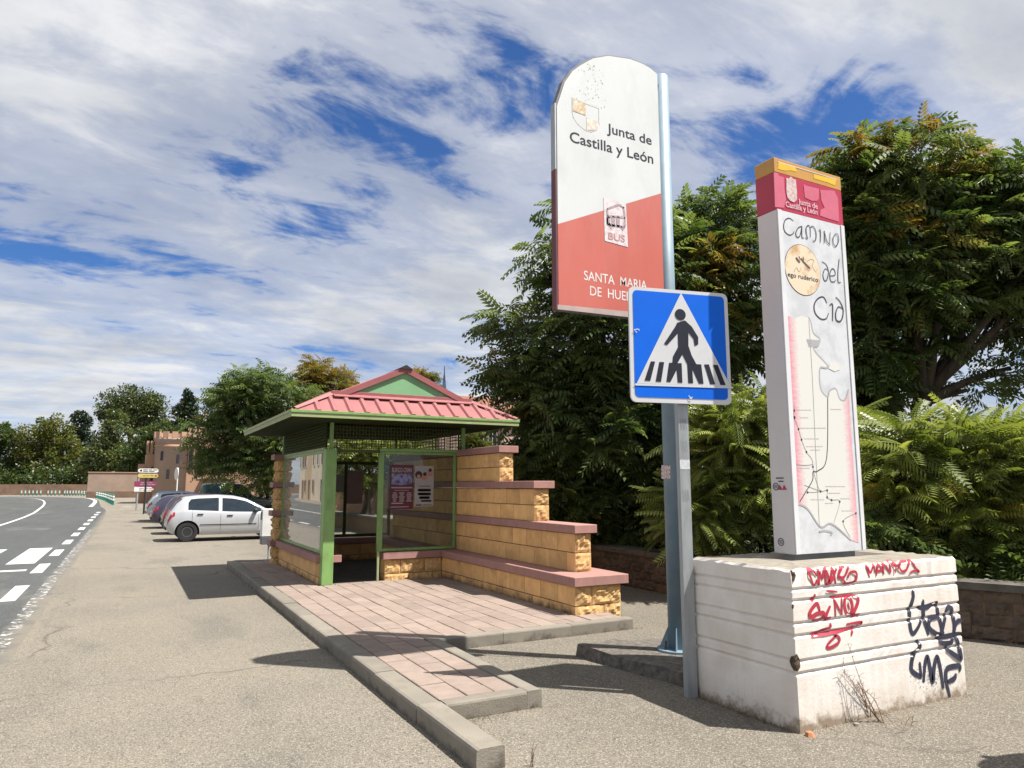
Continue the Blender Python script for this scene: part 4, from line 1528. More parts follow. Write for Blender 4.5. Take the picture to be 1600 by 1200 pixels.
red_spray = pmat('red_spray_paint', (0.44, 0.028, 0.055), (0.36, 0.025, 0.05), scale=12, rough=0.5)
black_spray = pmat('navy_spray_paint', (0.016, 0.018, 0.042), (0.03, 0.032, 0.06), scale=14, rough=0.5)
A5 = (1240, 860, 7.5)
A3 = (1230, 840, 5.517)
A6 = (1390, 900, 6.0)
words = [
    ('red_tag_lettering', A5, 0.017, [[(260, 290), (235, 250), (190, 215), (170, 250), (200, 330), (235, 410), (265, 350)],
                         [(265, 350), (295, 400), (285, 220), (330, 330), (355, 220), (385, 200)], [(375, 400), (370, 220)],
                         [(370, 220), (410, 330), (390, 400), (430, 330), (450, 200), (490, 390)], [(495, 210), (440, 360), (380, 400)],
                         [(545, 190), (520, 300), (560, 320)], [(640, 190), (590, 300), (530, 320), (520, 290), (560, 200), (590, 190)], [(540, 310), (600, 380)],
                         [(630, 310), (650, 260), (710, 250), (730, 290), (715, 350), (650, 385), (580, 388)]]),
    ('red_tag_lettering', A3, 0.015, [[(705, 340), (680, 235), (715, 300), (745, 230), (752, 300)], [(765, 325), (785, 230), (830, 310)], [(765, 288), (812, 284)],
                         [(828, 310), (825, 220), (885, 300), (875, 195)], [(885, 200), (920, 242), (957, 235)], [(905, 190), (930, 240), (925, 302)],
                         [(1030, 200), (985, 205), (960, 250), (985, 290), (1025, 270), (1060, 190), (1100, 260), (1132, 293), (1085, 285), (1050, 305)]]),
    ('red_tag_lettering', A5, 0.024, [[(243, 525), (235, 560), (215, 585)], [(300, 690), (272, 622), (235, 650), (190, 720), (200, 780), (270, 742), (340, 730), (357, 768), (300, 808), (230, 818)]]),
    ('red_tag_lettering', A5, 0.024, [
                         [(420, 660), (375, 770), (385, 802), (432, 790)]]),
    ('red_tag_lettering', A5, 0.024, [[(598, 560), (595, 650), (620, 740), (660, 750), (685, 660), (660, 560), (610, 540)],
                         [(690, 535), (748, 560), (745, 620), (700, 730), (695, 765), (770, 752)]]),
    ('red_tag_lettering', A5, 0.013, [[(490, 780), (475, 580), (440, 545)], [(475, 580), (562, 750)], [(562, 750), (560, 560)], [(630, 610), (650, 690)], [(440, 550), (560, 535), (700, 520)], [(380, 475), (500, 485)]]),
    ('red_tag_lettering', A5, 0.018, [[(425, 860), (425, 900), (300, 945), (215, 1003), (330, 985), (480, 955), (690, 905), (790, 850), (770, 838), (620, 865)], [(690, 890), (675, 990)],
                         [(490, 1000), (410, 1080), (385, 1130), (420, 1140), (510, 1090), (535, 1040), (510, 1000), (470, 1000)]]),
    ('black_tag_lettering', A6, 0.032, [[(215, 145), (220, 190), (205, 250), (185, 310), (183, 400), (195, 500), (220, 538), (265, 480), (290, 420)],
                           [(310, 235), (310, 300), (320, 400), (345, 490), (358, 540)], [(270, 297), (340, 290), (440, 247)],
                           [(440, 260), (445, 330), (460, 390), (500, 540)], [(460, 380), (380, 400), (362, 470), (400, 520), (470, 545), (510, 420), (520, 360)],
                           [(525, 325), (540, 297), (572, 300), (582, 350), (602, 450), (595, 545)], [(600, 520), (612, 450), (640, 418), (664, 418)],
                           [(664, 540), (600, 548), (440, 582)], [(465, 590), (490, 630), (570, 622), (582, 575)], [(612, 565), (640, 640), (664, 770), (620, 750), (540, 690), (530, 660)]]),
    ('black_tag_lettering', A6, 0.034, [[(260, 612), (285, 650), (255, 700), (220, 740), (200, 830), (207, 890), (270, 935), (290, 930), (280, 820)],
                           [(315, 980), (330, 820), (350, 757), (375, 860), (400, 990), (415, 850), (440, 757), (470, 850), (500, 1040)],
                           [(655, 880), (650, 842), (560, 855), (525, 890), (530, 1000), (560, 1120)], [(545, 990), (600, 960), (615, 925)]]),
]
for name, (x0, y0, s), w, strokes in words:
    m = MB()
    for i_s, st in enumerate(strokes):
        gq = (lambda d_: (lambda x, z: (x, GY + inset(z) - d_, z)))(0.004 + 0.0006 * i_s)
        ribbon(pxz(st, x0, y0, s), w * 1.4, gq, m, taper=True, step=0.012)
    m.obj(name, black_spray if name.startswith('black') else red_spray, PL, fix=False)
# grey overspray beneath the black tag
spk = MB()
for i in range(260):
    q = pxz([(random.gauss(400, 110), random.gauss(960, 70))], *A6)[0]
    r_ = random.uniform(0.0015, 0.005)
    spk.add([gp(q[0] + r_ * math.cos(t), q[1] + r_ * math.sin(t)) for t in (0, 1.3, 2.6, 3.9, 5.2)], [(0, 1, 2, 3, 4)])
spk.obj('overspray_specks', black_spray, PL, fix=False)

# ------------------------------------------------------------------ route totem standing in the block
TX0, TX1, TY0, TY1, TZ0, TZ1 = 5.112, 6.045, 4.37, 4.60, 1.205, 4.83
TO = thing('route_totem', (5.58, 4.48, GTOP - 0.12), 'tall white information totem with crimson and yellow head on concrete block', 'information totem')
zy = ony(1208, 267.5, TY0).z
zc2 = ony(1211, 326, TY0).z
M['t_white'] = pmat('totem_white', (0.62, 0.63, 0.65), (0.56, 0.57, 0.585), scale=3, rough=0.4, spread=False)
M['t_side'] = pmat('totem_side', (0.60, 0.57, 0.57), (0.55, 0.525, 0.53), scale=2, rough=0.45, dirt=(0.42, 0.39, 0.38), dirt_amt=0.25, dirt_scale=4)
M['t_crim'] = pmat('totem_crimson', (0.40, 0.022, 0.06), (0.35, 0.02, 0.052), scale=4, rough=0.4)
M['t_crim_pale'] = pmat('faded_crimson', (0.52, 0.115, 0.18), (0.47, 0.09, 0.15), scale=5, rough=0.5)
M['t_yel'] = pmat('totem_ochre', (0.50, 0.26, 0.05), (0.43, 0.22, 0.05), scale=5, rough=0.45)
M['t_yel2'] = pmat('totem_yellow', (0.72, 0.42, 0.012), (0.66, 0.38, 0.012), scale=5, rough=0.45)
M['t_grey'] = pmat('totem_panel_grey', (0.55, 0.565, 0.59), (0.47, 0.485, 0.51), scale=5.5, rough=0.45, lo=0.40, hi=0.56, detail=5)
M['t_ink'] = pmat('totem_ink', (0.03, 0.035, 0.06), rough=0.5)
MB().cbox(TX0, TX1, TY0, TY1, TZ0, zc2, 0.006).obj('body', M['t_side'], TO)
MB().cbox(TX0 - 0.001, TX1 + 0.001, TY0 - 0.001, TY1 + 0.001, zc2, zy, 0.004).obj('crimson_band', M['t_crim'], TO)
MB().cbox(TX0 - 0.002, TX1 + 0.002, TY0 - 0.002, TY1 + 0.002, zy, TZ1, 0.004).obj('yellow_band', M['t_yel'], TO)
MB().cbox(TX0 + 0.08, TX1 - 0.08, TY0 + 0.05, TY1 - 0.05, GTOP - 0.12, TZ0, 0.004).obj('plinth', pmat('plinth_grey', (0.24, 0.25, 0.26), rough=0.6), TO)
for x0, x1 in ((TX0, TX0 + 0.062), (TX1 - 0.055, TX1)):
    MB().cbox(x0 + 0.001, x1 - 0.001, TY0 - 0.012, TY0 - 0.001, TZ0 + 0.002, zc2 - 0.001, 0.003).obj('edge_trim', M['t_white'], TO)
pnl = MB().box(TX0 + 0.063, TX1 - 0.056, TY0 - 0.0035, TY0 - 0.0005, TZ0 + 0.004, zc2 - 0.002).obj('panel', M['t_grey'], TO)
tp = lambda d: (lambda x, z: (x, TY0 - d, z))
R3 = (1170, 240, 10.0)
R2 = (1200, 330, 6.315)
RB = (1180, 500, 3.158)
tpx = lambda pts, r: pxz(pts, r[0], r[1], r[2], TY0)
for pts in ([(385, 290), (455, 312), (462, 345), (545, 372), (552, 560), (575, 715), (545, 850), (405, 835)],
            [(1110, 570), (1230, 575), (1330, 582), (1388, 700), (1408, 1068), (1240, 1020), (1105, 970), (1115, 880), (1180, 850), (1130, 740)],
            [(850, 482), (900, 505), (1090, 552), (1090, 700), (1060, 742), (980, 740), (870, 690)]):
    face(tpx(pts, R3), tp(0.004)).obj('faded_patch', M['t_crim_pale'], TO, fix=False)
for pts in ([(460, 138), (720, 208), (745, 290), (660, 265), (560, 270), (450, 242)], [(1010, 320), (1360, 410), (1340, 500), (1220, 450), (1180, 440), (1010, 388)]):
    face(tpx(pts, R3), tp(0.004)).obj('bright_patch', M['t_yel2'], TO, fix=False)
ribbon(tpx([(445, 128), (1370, 405)], R3), 0.008, tp(0.0045)).obj('groove_line', M['shield_line'], TO, fix=False)
M['t_crest'] = pmat('flaked_crest', (0.52, 0.44, 0.42), (0.42, 0.25, 0.25), scale=30, rough=0.6, lo=0.4, hi=0.56)
face(tpx([(580, 380), (620, 395), (650, 360), (690, 400), (728, 410), (745, 600), (748, 720), (700, 765), (640, 740), (595, 690), (580, 600)], R3), tp(0.0055)).obj('crest', M['t_crest'], TO, fix=False)
M['t_pale_ink'] = pmat('pale_pink_ink', (0.60, 0.42, 0.46), (0.52, 0.30, 0.36), scale=30, rough=0.5)
for body_, a_, b_, cap in (('Junta de', (770, 800), (1070, 855), 0.052), ('Castilla y León', (570, 838), (1070, 950), 0.052)):
    q0, q1 = tpx([a_, b_], R3)
    lettering(body_, (q0[0], TY0 - 0.006, (q0[1] + q1[1]) / 2), XU, ZU, q1[0] - q0[0], cap, M['t_pale_ink'], TO, bold=0.02)
# uncial lettering
unc = [[(245, 95), (205, 70), (165, 90), (150, 150), (165, 205), (210, 237), (245, 220), (252, 200)],
       [(330, 150), (295, 165), (270, 215), (280, 255), (310, 245), (330, 150)], [(330, 150), (330, 255), (347, 266)],
       [(362, 262), (385, 272), (372, 215), (372, 165), (392, 142), (410, 165), (413, 258)], [(413, 165), (436, 150), (462, 190), (470, 240), (462, 290), (436, 296)],
       [(498, 190), (511, 196), (511, 308)], [(543, 205), (552, 210), (550, 318)], [(552, 215), (575, 300), (606, 333)], [(606, 212), (602, 335)],
       [(660, 225), (635, 270), (640, 330), (665, 346), (688, 300), (682, 235), (660, 225)],
       [(530, 500), (570, 530), (592, 600), (575, 680), (550, 682), (538, 625), (560, 570), (588, 590)],
       [(610, 640), (657, 630), (650, 580), (625, 572), (605, 620), (615, 690), (650, 697), (663, 680)], [(697, 475), (685, 600), (688, 700), (712, 702)]]
big = [[(575, 905), (545, 850), (500, 855), (460, 900), (450, 960), (470, 1020), (520, 1065), (570, 1060), (592, 1010)],
       [(605, 930), (632, 924), (632, 1082)], [(665, 850), (710, 900), (737, 980), (726, 1060), (700, 1090), (668, 1070), (664, 1000), (690, 945), (730, 962)]]
for sts, w_s in ((unc[:10], 0.0105), (unc[10:], 0.0105), (big, 0.0145)):
    m = MB()
    for i_s, st in enumerate(sts):
        ribbon(tpx(st, R2), w_s, tp(0.0062 + 0.0004 * i_s), m, taper=True)
    m.obj('title_lettering', M['t_ink'], TO, fix=False)
# round seal
c0, cl, cr, ct_, cb = tpx([(335, 580), (163, 545), (508, 600), (300, 330), (372, 832)], R2)
srx, srz = (cr[0] - cl[0]) / 2, (ct_[1] - cb[1]) / 2
scx, scz = (cr[0] + cl[0]) / 2, (ct_[1] + cb[1]) / 2
disc(scx, scz, srx * 1.02, srz * 1.02, tp(0.0055), 36).obj('seal_rim', M['t_ink'], TO, fix=False)
disc(scx, scz, srx, srz, tp(0.007), 36).obj('seal', pmat('parchment', (0.62, 0.52, 0.38), (0.46, 0.27, 0.13), scale=7, rough=0.6, lo=0.33, hi=0.50), TO, fix=False)
q0, q1 = tpx([(190, 665), (488, 700)], R2)
lettering('ego ruderico', (q0[0], TY0 - 0.0085, (q0[1] + q1[1]) / 2 + 0.01), XU, ZU, q1[0] - q0[0], 0.042, M['t_ink'], TO, bold=0.01, name='seal_lettering')
m = MB()
for st, w in (([(275, 470), (300, 500)], 0.028), ([(325, 475), (350, 510), (400, 560)], 0.022), ([(300, 450), (312, 478)], 0.012), ([(340, 455), (345, 480)], 0.012)):
    ribbon(tpx(st, R2), w, tp(0.0085), m)
m.obj('seal_drawing', pmat('sepia_ink', (0.10, 0.07, 0.05), rough=0.6), TO, fix=False)
m = MB()
for st in ([(380, 500), (410, 478), (445, 490), (430, 540), (460, 600)], [(250, 600), (275, 560), (300, 600), (320, 560)], [(370, 520), (395, 590), (420, 560)]):
    ribbon(tpx(st, R2), 0.006, tp(0.0082), m)
m.obj('seal_drawing', pmat('pale_sepia_ink', (0.36, 0.29, 0.22), rough=0.6), TO, fix=False)


def map_mat():
    m, t, bs, out = new_mat('map_print')
    tc = N(t, 'ShaderNodeTexCoord')
    se = N(t, 'ShaderNodeSeparateXYZ')
    L(t, tc.outputs['Object'], se.inputs[0])
    nz = N(t, 'ShaderNodeTexNoise', i_Scale=30.0, i_Detail=5.0, i_Roughness=0.7)
    mpn = N(t, 'ShaderNodeMapping')
    mpn.inputs['Scale'].default_value = (0.4, 1, 1.6)
    L(t, tc.outputs['Object'], mpn.inputs[0])
    L(t, mpn.outputs[0], nz.inputs['Vector'])
    j = math_node(t, 'MULTIPLY', math_node(t, 'SUBTRACT', nz.outputs[0], 0.5), 0.16)
    x = math_node(t, 'ADD', se.outputs[0], j)
    c = ramp(t, math_node(t, 'SUBTRACT', x, 5.0), [(0.18, (0.60, 0.20, 0.26)), (0.29, (0.60, 0.595, 0.565)), (0.84, (0.60, 0.595, 0.565)), (0.97, (0.62, 0.16, 0.24))])
    L(t, mixc(t, math_node(t, 'MULTIPLY', nz.outputs[0], 0.3), c, (0.55, 0.53, 0.50)), bs.inputs['Base Color'])
    bs.inputs['Roughness'].default_value = 0.5
    return m


land = [(146, -25), (190, -8), (225, -20), (262, -10), (272, 10), (285, 65), (316, 95), (305, 128), (285, 135), (300, 165), (355, 225), (345, 237), (318, 237),
        (315, 300), (325, 350), (355, 380), (365, 350), (395, 340), (415, 390), (440, 395), (458, 345), (468, 520), (492, 850), (508, 1100), (470, 1085),
        (375, 1005), (320, 1020), (255, 930), (197, 905), (185, 640), (165, 330)]
face(tpx(land, RB), tp(0.0055)).obj('map_land', map_mat(), TO, fix=False)
M['t_gray2'] = pmat('map_grey', (0.30, 0.305, 0.315), (0.36, 0.365, 0.375), scale=9, rough=0.5)
face(tpx([(250, 95), (285, 98), (318, 100), (312, 128), (285, 133), (262, 135)], RB), tp(0.0065)).obj('map_lake', M['t_gray2'], TO, fix=False)
face(tpx([(365, 215), (385, 203), (408, 215), (415, 245), (390, 255), (360, 240)], RB), tp(0.0065)).obj('map_island', map_mat(), TO, fix=False)
m = MB()
for st in (land[3:21], [(197, 905), (255, 930), (320, 1020), (375, 1005), (470, 1085)], [(315, 1045), (340, 1040), (375, 1048), (372, 1060)]):
    ribbon(tpx(st, RB), 0.016, tp(0.006), m)
m.obj('map_coast', M['t_gray2'], TO, fix=False)
m = MB()
ribbon(tpx([(355, 385), (350, 680), (305, 745), (283, 748), (280, 790), (245, 850), (218, 895)], RB), 0.009, tp(0.0072), m)
for x, y in ((190, 447), (190, 481), (211, 538), (226, 590), (250, 651), (282, 724), (320, 845), (352, 840), (352, 874), (374, 888), (414, 896), (494, 953), (431, 993), (255, 850)):
    q = tpx([(x, y)], RB)[0]
    r_ = 0.011 if y != 481 else 0.016
    m.add([tp(0.0076)(q[0] + r_ * math.cos(k * math.pi / 4), q[1] + r_ * math.sin(k * math.pi / 4)) for k in range(8)], [tuple(range(8))])
m.obj('map_route', M['t_ink'], TO, fix=False)
m = MB()
for st in ([(190, 447), (190, 481), (211, 538), (226, 590), (250, 651), (278, 690), (285, 745), (300, 800), (320, 845), (352, 840), (352, 874), (374, 888), (414, 896), (385, 1000)],
           [(255, 850), (290, 850), (320, 845)], [(494, 953), (431, 993), (465, 1070)], [(185, 708), (240, 718), (282, 712)], [(240, 815), (320, 845)],
           [(190, 415), (190, 447)], [(262, 0), (280, 300), (295, 640), (308, 900), (314, 1020)]):
    ribbon(tpx(st, RB), 0.005, tp(0.007), m)
m.obj('map_route', pmat('map_thin_line', (0.30, 0.29, 0.29), rough=0.6), TO, fix=False)
m = MB()
for (x, y, w) in ((202, 448, 70), (218, 486, 40), (222, 537, 125), (240, 590, 70), (250, 628, 80), (270, 645, 45), (345, 825, 95), (360, 858, 55), (272, 890, 65), (418, 885, 45), (342, 908, 40), (425, 945, 50), (205, 720, 50), (205, 735, 60), (370, 445, 50)):
    a0 = 0
    while a0 < w:
        b0 = min(a0 + random.uniform(8, 22), w)
        ribbon(tpx([(x + a0, y - 4), (x + b0, y - 4)], RB), 0.006, tp(0.0068), m)
        a0 = b0 + 4
m.obj('map_place_names', pmat('map_small_print', (0.50, 0.45, 0.44), rough=0.6), TO, fix=False)
# stickers on the narrow side
sx = lambda px, py: (lambda p: (p.y, p.z))(onx(1180 + px / 3.158, 500 + py / 3.158, TX0))
sd_ = lambda d: (lambda y, z: (TX0 - d, y, z))
for (cx_, cy_, r_) in ((103, 822, 0.030), (128, 1095, 0.030)):
    q = sx(cx_, cy_)
    m = MB()
    ringp = [(q[0] + r_ * math.cos(t * math.pi / 8), q[1] + r_ * math.sin(t * math.pi / 8)) for t in range(17)]
    ribbon(ringp, 0.007, sd_(0.003), m)
    for dz in (-0.011, 0.0, 0.011):
        ribbon([(q[0] - r_ * 0.6, q[1] + dz), (q[0] + r_ * 0.6, q[1] + dz)], 0.005, sd_(0.0035), m)
    m.obj('side_sticker', M['t_ink'], TO, fix=False)
m = MB()
for (cx_, cy_, w) in ((122, 780, 0.08), (128, 796, 0.05)):
    q = sx(cx_, cy_)
    ribbon([(q[0] - w / 2, q[1]), (q[0] + w / 2, q[1])], 0.01, sd_(0.003), m)
m.obj('side_sticker', M['t_ink'], TO, fix=False)
m = MB()
for cx_ in (122, 143):
    q = sx(cx_, 826)
    m.add([sd_(0.003)(q[0] - 0.03, q[1] - 0.02), sd_(0.003)(q[0] + 0.02, q[1] - 0.022), sd_(0.003)(q[0], q[1] + 0.026)], [(0, 1, 2)])
m.obj('side_sticker', M['t_crim'], TO, fix=False)

# ------------------------------------------------------------------ dry weed against the block, loose stones
wd = MB()
root = onz(1352, 1118, 0)
root2 = onz(1392, 1136, 0)
rw_ = random.Random(5)
for i in range(9):
    r0_ = root.lerp(root2, rw_.random() * 0.6) + Vector((0, -0.03, 0))
    tipx, tipy = rw_.choice([(1324, 1010), (1330, 1035), (1338, 1062), (1320, 1052), (1343, 1085)])
    tip = ony(tipx + rw_.uniform(-7, 7), tipy + rw_.uniform(-8, 8), GY - rw_.uniform(0.008, 0.03))
    mid = r0_.lerp(tip, 0.5) + Vector((rw_.uniform(-0.04, 0.04), -0.015, rw_.uniform(-0.05, 0.05)))
    pts = smooth_path([tuple(r0_), tuple(mid), tuple(tip)], 5)
    wd.tube(pts, [0.0035 - 0.0022 * k / (len(pts) - 1) for k in range(len(pts))], 4)
    for k in range(3, len(pts)):
        for q in range(2):
            d_ = Vector((rw_.uniform(-1, 1), rw_.uniform(-0.6, 0.1), rw_.uniform(-0.5, 1))).normalized() * rw_.uniform(0.02, 0.06)
            wd.tube([pts[k], Vector(pts[k]) + d_], [0.0016, 0.0008], 3)
for i in range(14):
    p = root2 + Vector((rw_.uniform(-0.12, 0.22), rw_.uniform(-0.12, 0.06), 0.008))
    d_ = Vector((rw_.uniform(-1, 1), rw_.uniform(-0.5, 0.5), rw_.uniform(0, 0.35))).normalized() * rw_.uniform(0.08, 0.2)
    wd.tube([p, p + d_ * 0.5 + Vector((0, 0, 0.012)), p + d_], [0.002, 0.002, 0.001], 3)
M['straw'] = pmat('dry_stalk', (0.20, 0.125, 0.07), (0.11, 0.065, 0.04), scale=20, rough=0.9)
tag(wd.obj('dry_weed', M['straw'], fix=False), 'dry brown weed leaning on the white concrete block', 'weed')

wd = MB()
for i in range(5):
    p = Vector((2.42 + rw_.uniform(-0.02, 0.02), 4.25 + rw_.uniform(-0.02, 0.02), 0))
    wd.tube([p, p + Vector((rw_.uniform(-0.02, 0.03), 0, 0.07)), p + Vector((rw_.uniform(-0.03, 0.05), rw_.uniform(-0.02, 0.02), rw_.uniform(0.1, 0.17)))], [0.002, 0.002, 0.001], 4)
tag(wd.obj('dry_weed', M['straw'], fix=False), 'few thin dry stalks by the near end of the kerb', 'weed')

gv = MB()
rg_ = random.Random(11)


def pebble(x, y, r, z=0.0):
    k = 6
    V = [(x, y, z + r * 0.8)]
    for q in range(k):
        t = 2 * math.pi * q / k + rg_.random()
        rr = r * rg_.uniform(0.7, 1.15)
        V.append((x + rr * math.cos(t), y + rr * math.sin(t), z + r * rg_.uniform(0.0, 0.25)))
    gv.add(V, [(0, 1 + q, 1 + (q + 1) % k) for q in range(k)])


for i in range(900):
    pebble(2.05 - abs(rg_.gauss(0, 0.07)), rg_.uniform(3.6, 15), rg_.uniform(0.003, 0.010))
for i in range(500):
    pebble(rg_.uniform(2.3, 3.3), 5.28 - abs(rg_.gauss(0, 0.1)), rg_.uniform(0.003, 0.009))
for i in range(700):
    pebble(rg_.uniform(2.3, 7.5), rg_.uniform(2.4, 5.2), rg_.uniform(0.002, 0.008))
for i in range(900):
    pebble(rg_.uniform(-1.0, 2.0), rg_.uniform(3.2, 9), rg_.uniform(0.002, 0.006))
for i in range(260):
    pebble(rg_.uniform(4.4, 6.6), GY - abs(rg_.gauss(0, 0.06)), rg_.uniform(0.003, 0.011))
for i in range(300):
    pebble(rg_.uniform(3.2, 6.0), 7.47 - abs(rg_.gauss(0, 0.06)), rg_.uniform(0.003, 0.009))
tag(gv.obj('loose_grit', pmat('grit', (0.33, 0.28, 0.22), (0.14, 0.115, 0.09), scale=3, rough=0.95), fix=False), 'scattered grit and small stones on the asphalt', 'grit', kind='stuff')
m = MB()
for (px_, py_p, r_, lab) in ((1265, 1150, 0.035, 'small orange broken brick piece at the corner of the white block'), (1338, 1134, 0.024, 'small grey stone in front of the white block')):
    p = onz(px_, py_p, 0)
    mm = MB()
    k = 7
    V = [(p.x, p.y, r_ * 1.1), ]
    for lvl, (zz_, sc_) in enumerate(((0.0, 1.0), (r_ * 0.8, 0.8))):
        for q in range(k):
            t = 2 * math.pi * q / k
            rr = r_ * sc_ * rg_.uniform(0.8, 1.2)
            V.append((p.x + rr * math.cos(t), p.y + rr * math.sin(t), zz_))
    F = [(1 + q, 1 + (q + 1) % k, 1 + k + (q + 1) % k, 1 + k + q) for q in range(k)] + [(0, 1 + k + q, 1 + k + (q + 1) % k) for q in range(k)]
    tag(mm.add(V, F).obj('stone', pmat('brick_bit', (0.42, 0.18, 0.09) if 'orange' in lab else (0.26, 0.22, 0.18), rough=0.95)), lab, 'stone')

# ------------------------------------------------------------------ posters on the shelter glass
def poster(px0, py0, px1, py1, y, mat, label):
    a_, b_ = ony(px0, py0, y), ony(px1, py1, y)
    o = MB().box(a_.x, b_.x, y, y + 0.002, b_.z, a_.z).obj('poster', mat)
    tag(o, label, 'poster', None)
    return o, a_.x, b_.x, b_.z, a_.z


PYF = 12.543
M['p_crim'] = pmat('poster_crimson', (0.11, 0.008, 0.026), (0.08, 0.006, 0.022), scale=3, rough=0.5)
M['p_white'] = pmat('poster_white', (0.33, 0.31, 0.30), rough=0.5)
M['p_navy'] = pmat('poster_navy', (0.05, 0.05, 0.13), (0.20, 0.20, 0.34), scale=14, rough=0.5, lo=0.45, hi=0.6)
o, x0, x1, z0, z1 = poster(610.5, 726, 645, 795, PYF, M['p_crim'], 'dark crimson concert poster with white heading on the shelter glass')
pp = lambda d: (lambda x, z: (x, PYF - d, z))
w, h = x1 - x0, z1 - z0
lettering('BURGO-OSMA', (x0 + 0.06 * w, PYF - 0.003, z1 - 0.17 * h), XU, ZU, 0.88 * w, 0.10 * h, M['p_white'], o, bold=0.02)
face([(x0 + 0.05 * w, z1 - 0.20 * h), (x0 + 0.95 * w, z1 - 0.20 * h), (x0 + 0.95 * w, z1 - 0.42 * h), (x0 + 0.5 * w, z1 - 0.46 * h), (x0 + 0.05 * w, z1 - 0.45 * h)], pp(0.003)).obj('picture', M['p_navy'], o, fix=False)
m = MB()
ribbon([(x0 + 0.06 * w, z1 - 0.52 * h), (x0 + 0.94 * w, z1 - 0.52 * h)], 0.022, pp(0.003), m)
ribbon([(x0 + 0.18 * w, z1 - 0.58 * h), (x0 + 0.80 * w, z1 - 0.58 * h)], 0.008, pp(0.003), m)
for c_ in (0.2, 0.5, 0.82):
    for r_ in range(5):
        ww = random.uniform(0.10, 0.22) * w
        ribbon([(x0 + c_ * w - ww / 2, z1 - (0.64 + r_ * 0.045) * h), (x0 + c_ * w + ww / 2, z1 - (0.64 + r_ * 0.045) * h)], 0.018, pp(0.003), m)
ribbon([(x0 + 0.08 * w, z1 - 0.87 * h), (x0 + 0.55 * w, z1 - 0.87 * h)], 0.02, pp(0.003), m)
ribbon([(x0 + 0.04 * w, z1 - 0.955 * h), (x0 + 0.8 * w, z1 - 0.95 * h)], 0.014, pp(0.003), m)
m.obj('small_print', M['p_white'], o, fix=False)
o, x0, x1, z0, z1 = poster(648.5, 728, 677, 791, PYF, M['p_white'], 'white poster with drawn faces and black lettering on the shelter glass')
w, h = x1 - x0, z1 - z0
M['p_skin'] = pmat('poster_warm_print', (0.42, 0.20, 0.15), rough=0.5)
for c_, zc_, r_, mt in ((0.2, 0.22, 0.19, 'ink'), (0.50, 0.27, 0.18, 'p_skin'), (0.80, 0.17, 0.17, 'p_skin'), (0.2, 0.26, 0.095, 'p_skin'), (0.52, 0.20, 0.095, 'ink'), (0.80, 0.10, 0.09, 'ink')):
    disc(x0 + c_ * w, z1 - zc_ * h, r_ * w, r_ * w * 1.0, pp(0.003 if r_ > 0.1 else 0.0045), 12).obj('picture', M[mt], o, fix=False)
m = MB()
for zc_, a_, b_, ww in ((0.50, 0.25, 0.80, 0.012), (0.60, 0.22, 0.80, 0.05), (0.695, 0.22, 0.80, 0.05), (0.785, 0.3, 0.74, 0.05), (0.865, 0.38, 0.85, 0.034), (0.965, 0.1, 0.35, 0.022), (0.965, 0.45, 0.9, 0.012)):
    x_ = a_
    while x_ < b_:
        e_ = min(x_ + random.uniform(0.04, 0.10), b_)
        ribbon([(x0 + x_ * w, z1 - zc_ * h), (x0 + e_ * w, z1 - zc_ * h)], ww, pp(0.003), m)
        x_ = e_ + 0.03
m.obj('small_print', M['ink'], o, fix=False)
PYF = YB + 0.118
o, *_ = poster(521, 742, 538.5, 769, PYF, M['p_white'], 'small white notice sheet on the rear shelter window')
o, *_ = poster(540, 735, 566, 787, PYF, pmat('sun_bleached_poster', (0.36, 0.26, 0.27), (0.30, 0.21, 0.22), scale=5, rough=0.6), 'larger mauve bleached poster on the rear shelter window')
PYF = 12.543

# ------------------------------------------------------------------ litter bin beside the shelter
LB = thing('litter_bin', (3.03, 18.1, 0), 'white and grey litter bin on a thin post beside the shelter', 'litter bin')
MB().tube([(3.10, 18.14, 0), (3.10, 18.14, 0.6)], 0.022, 8).obj('post', M['galv'], LB)
MB().cbox(2.90, 3.16, 18.0, 18.26, 0.585, 1.235, 0.012).obj('hood', M['white'], LB)
MB().cbox(2.905, 3.155, 18.005, 18.255, 0.40, 0.583, 0.01).obj('bucket', pmat('bin_grey', (0.12, 0.12, 0.13), rough=0.5), LB)
MB().box(2.895, 2.9, 18.03, 18.23, 0.98, 1.16).obj('slot', M['black'], LB)

# ------------------------------------------------------------------ low stone wall behind the bus stop
SW = thing('low_stone_wall', (8.2, 10, 0), 'low dark rubble wall with concrete coping below the trees', 'wall')
path = [(8.05, 34.0), (8.05, 9.6), (8.85, 5.3), (9.75, 3.2), (11.3, 0.6)]
core = MB()
for (xa, ya), (xb, yb) in zip(path[:-1], path[1:]):
    d_ = Vector((xb - xa, yb - ya, 0)).normalized()
    n_ = Vector((-d_.y, d_.x, 0))
    if n_.x < 0:
        n_ = -n_
    ln = math.hypot(xb - xa, yb - ya)
    core.obox((xa, ya, -0.05), d_ * ln, n_ * 0.32, (0, 0, 0.62))
core.obj('wall_core', M['mortar'], SW)
_st = []
for i in range(9):
    w_, h_ = 0.24 + 0.05 * i % 0.31, 0.15 + 0.01 * (i % 4)
    rgs = np.random.default_rng(300 + i)
    _st.append((w_, h_, rough_face_block(w_, 0.06, h_, 300 + i, 0.03)))
for me_ in (s_[2] for s_ in _st):
    me_.materials.clear()
    me_.materials.append(M['stone'])
    me_.materials.append(M['stone'])
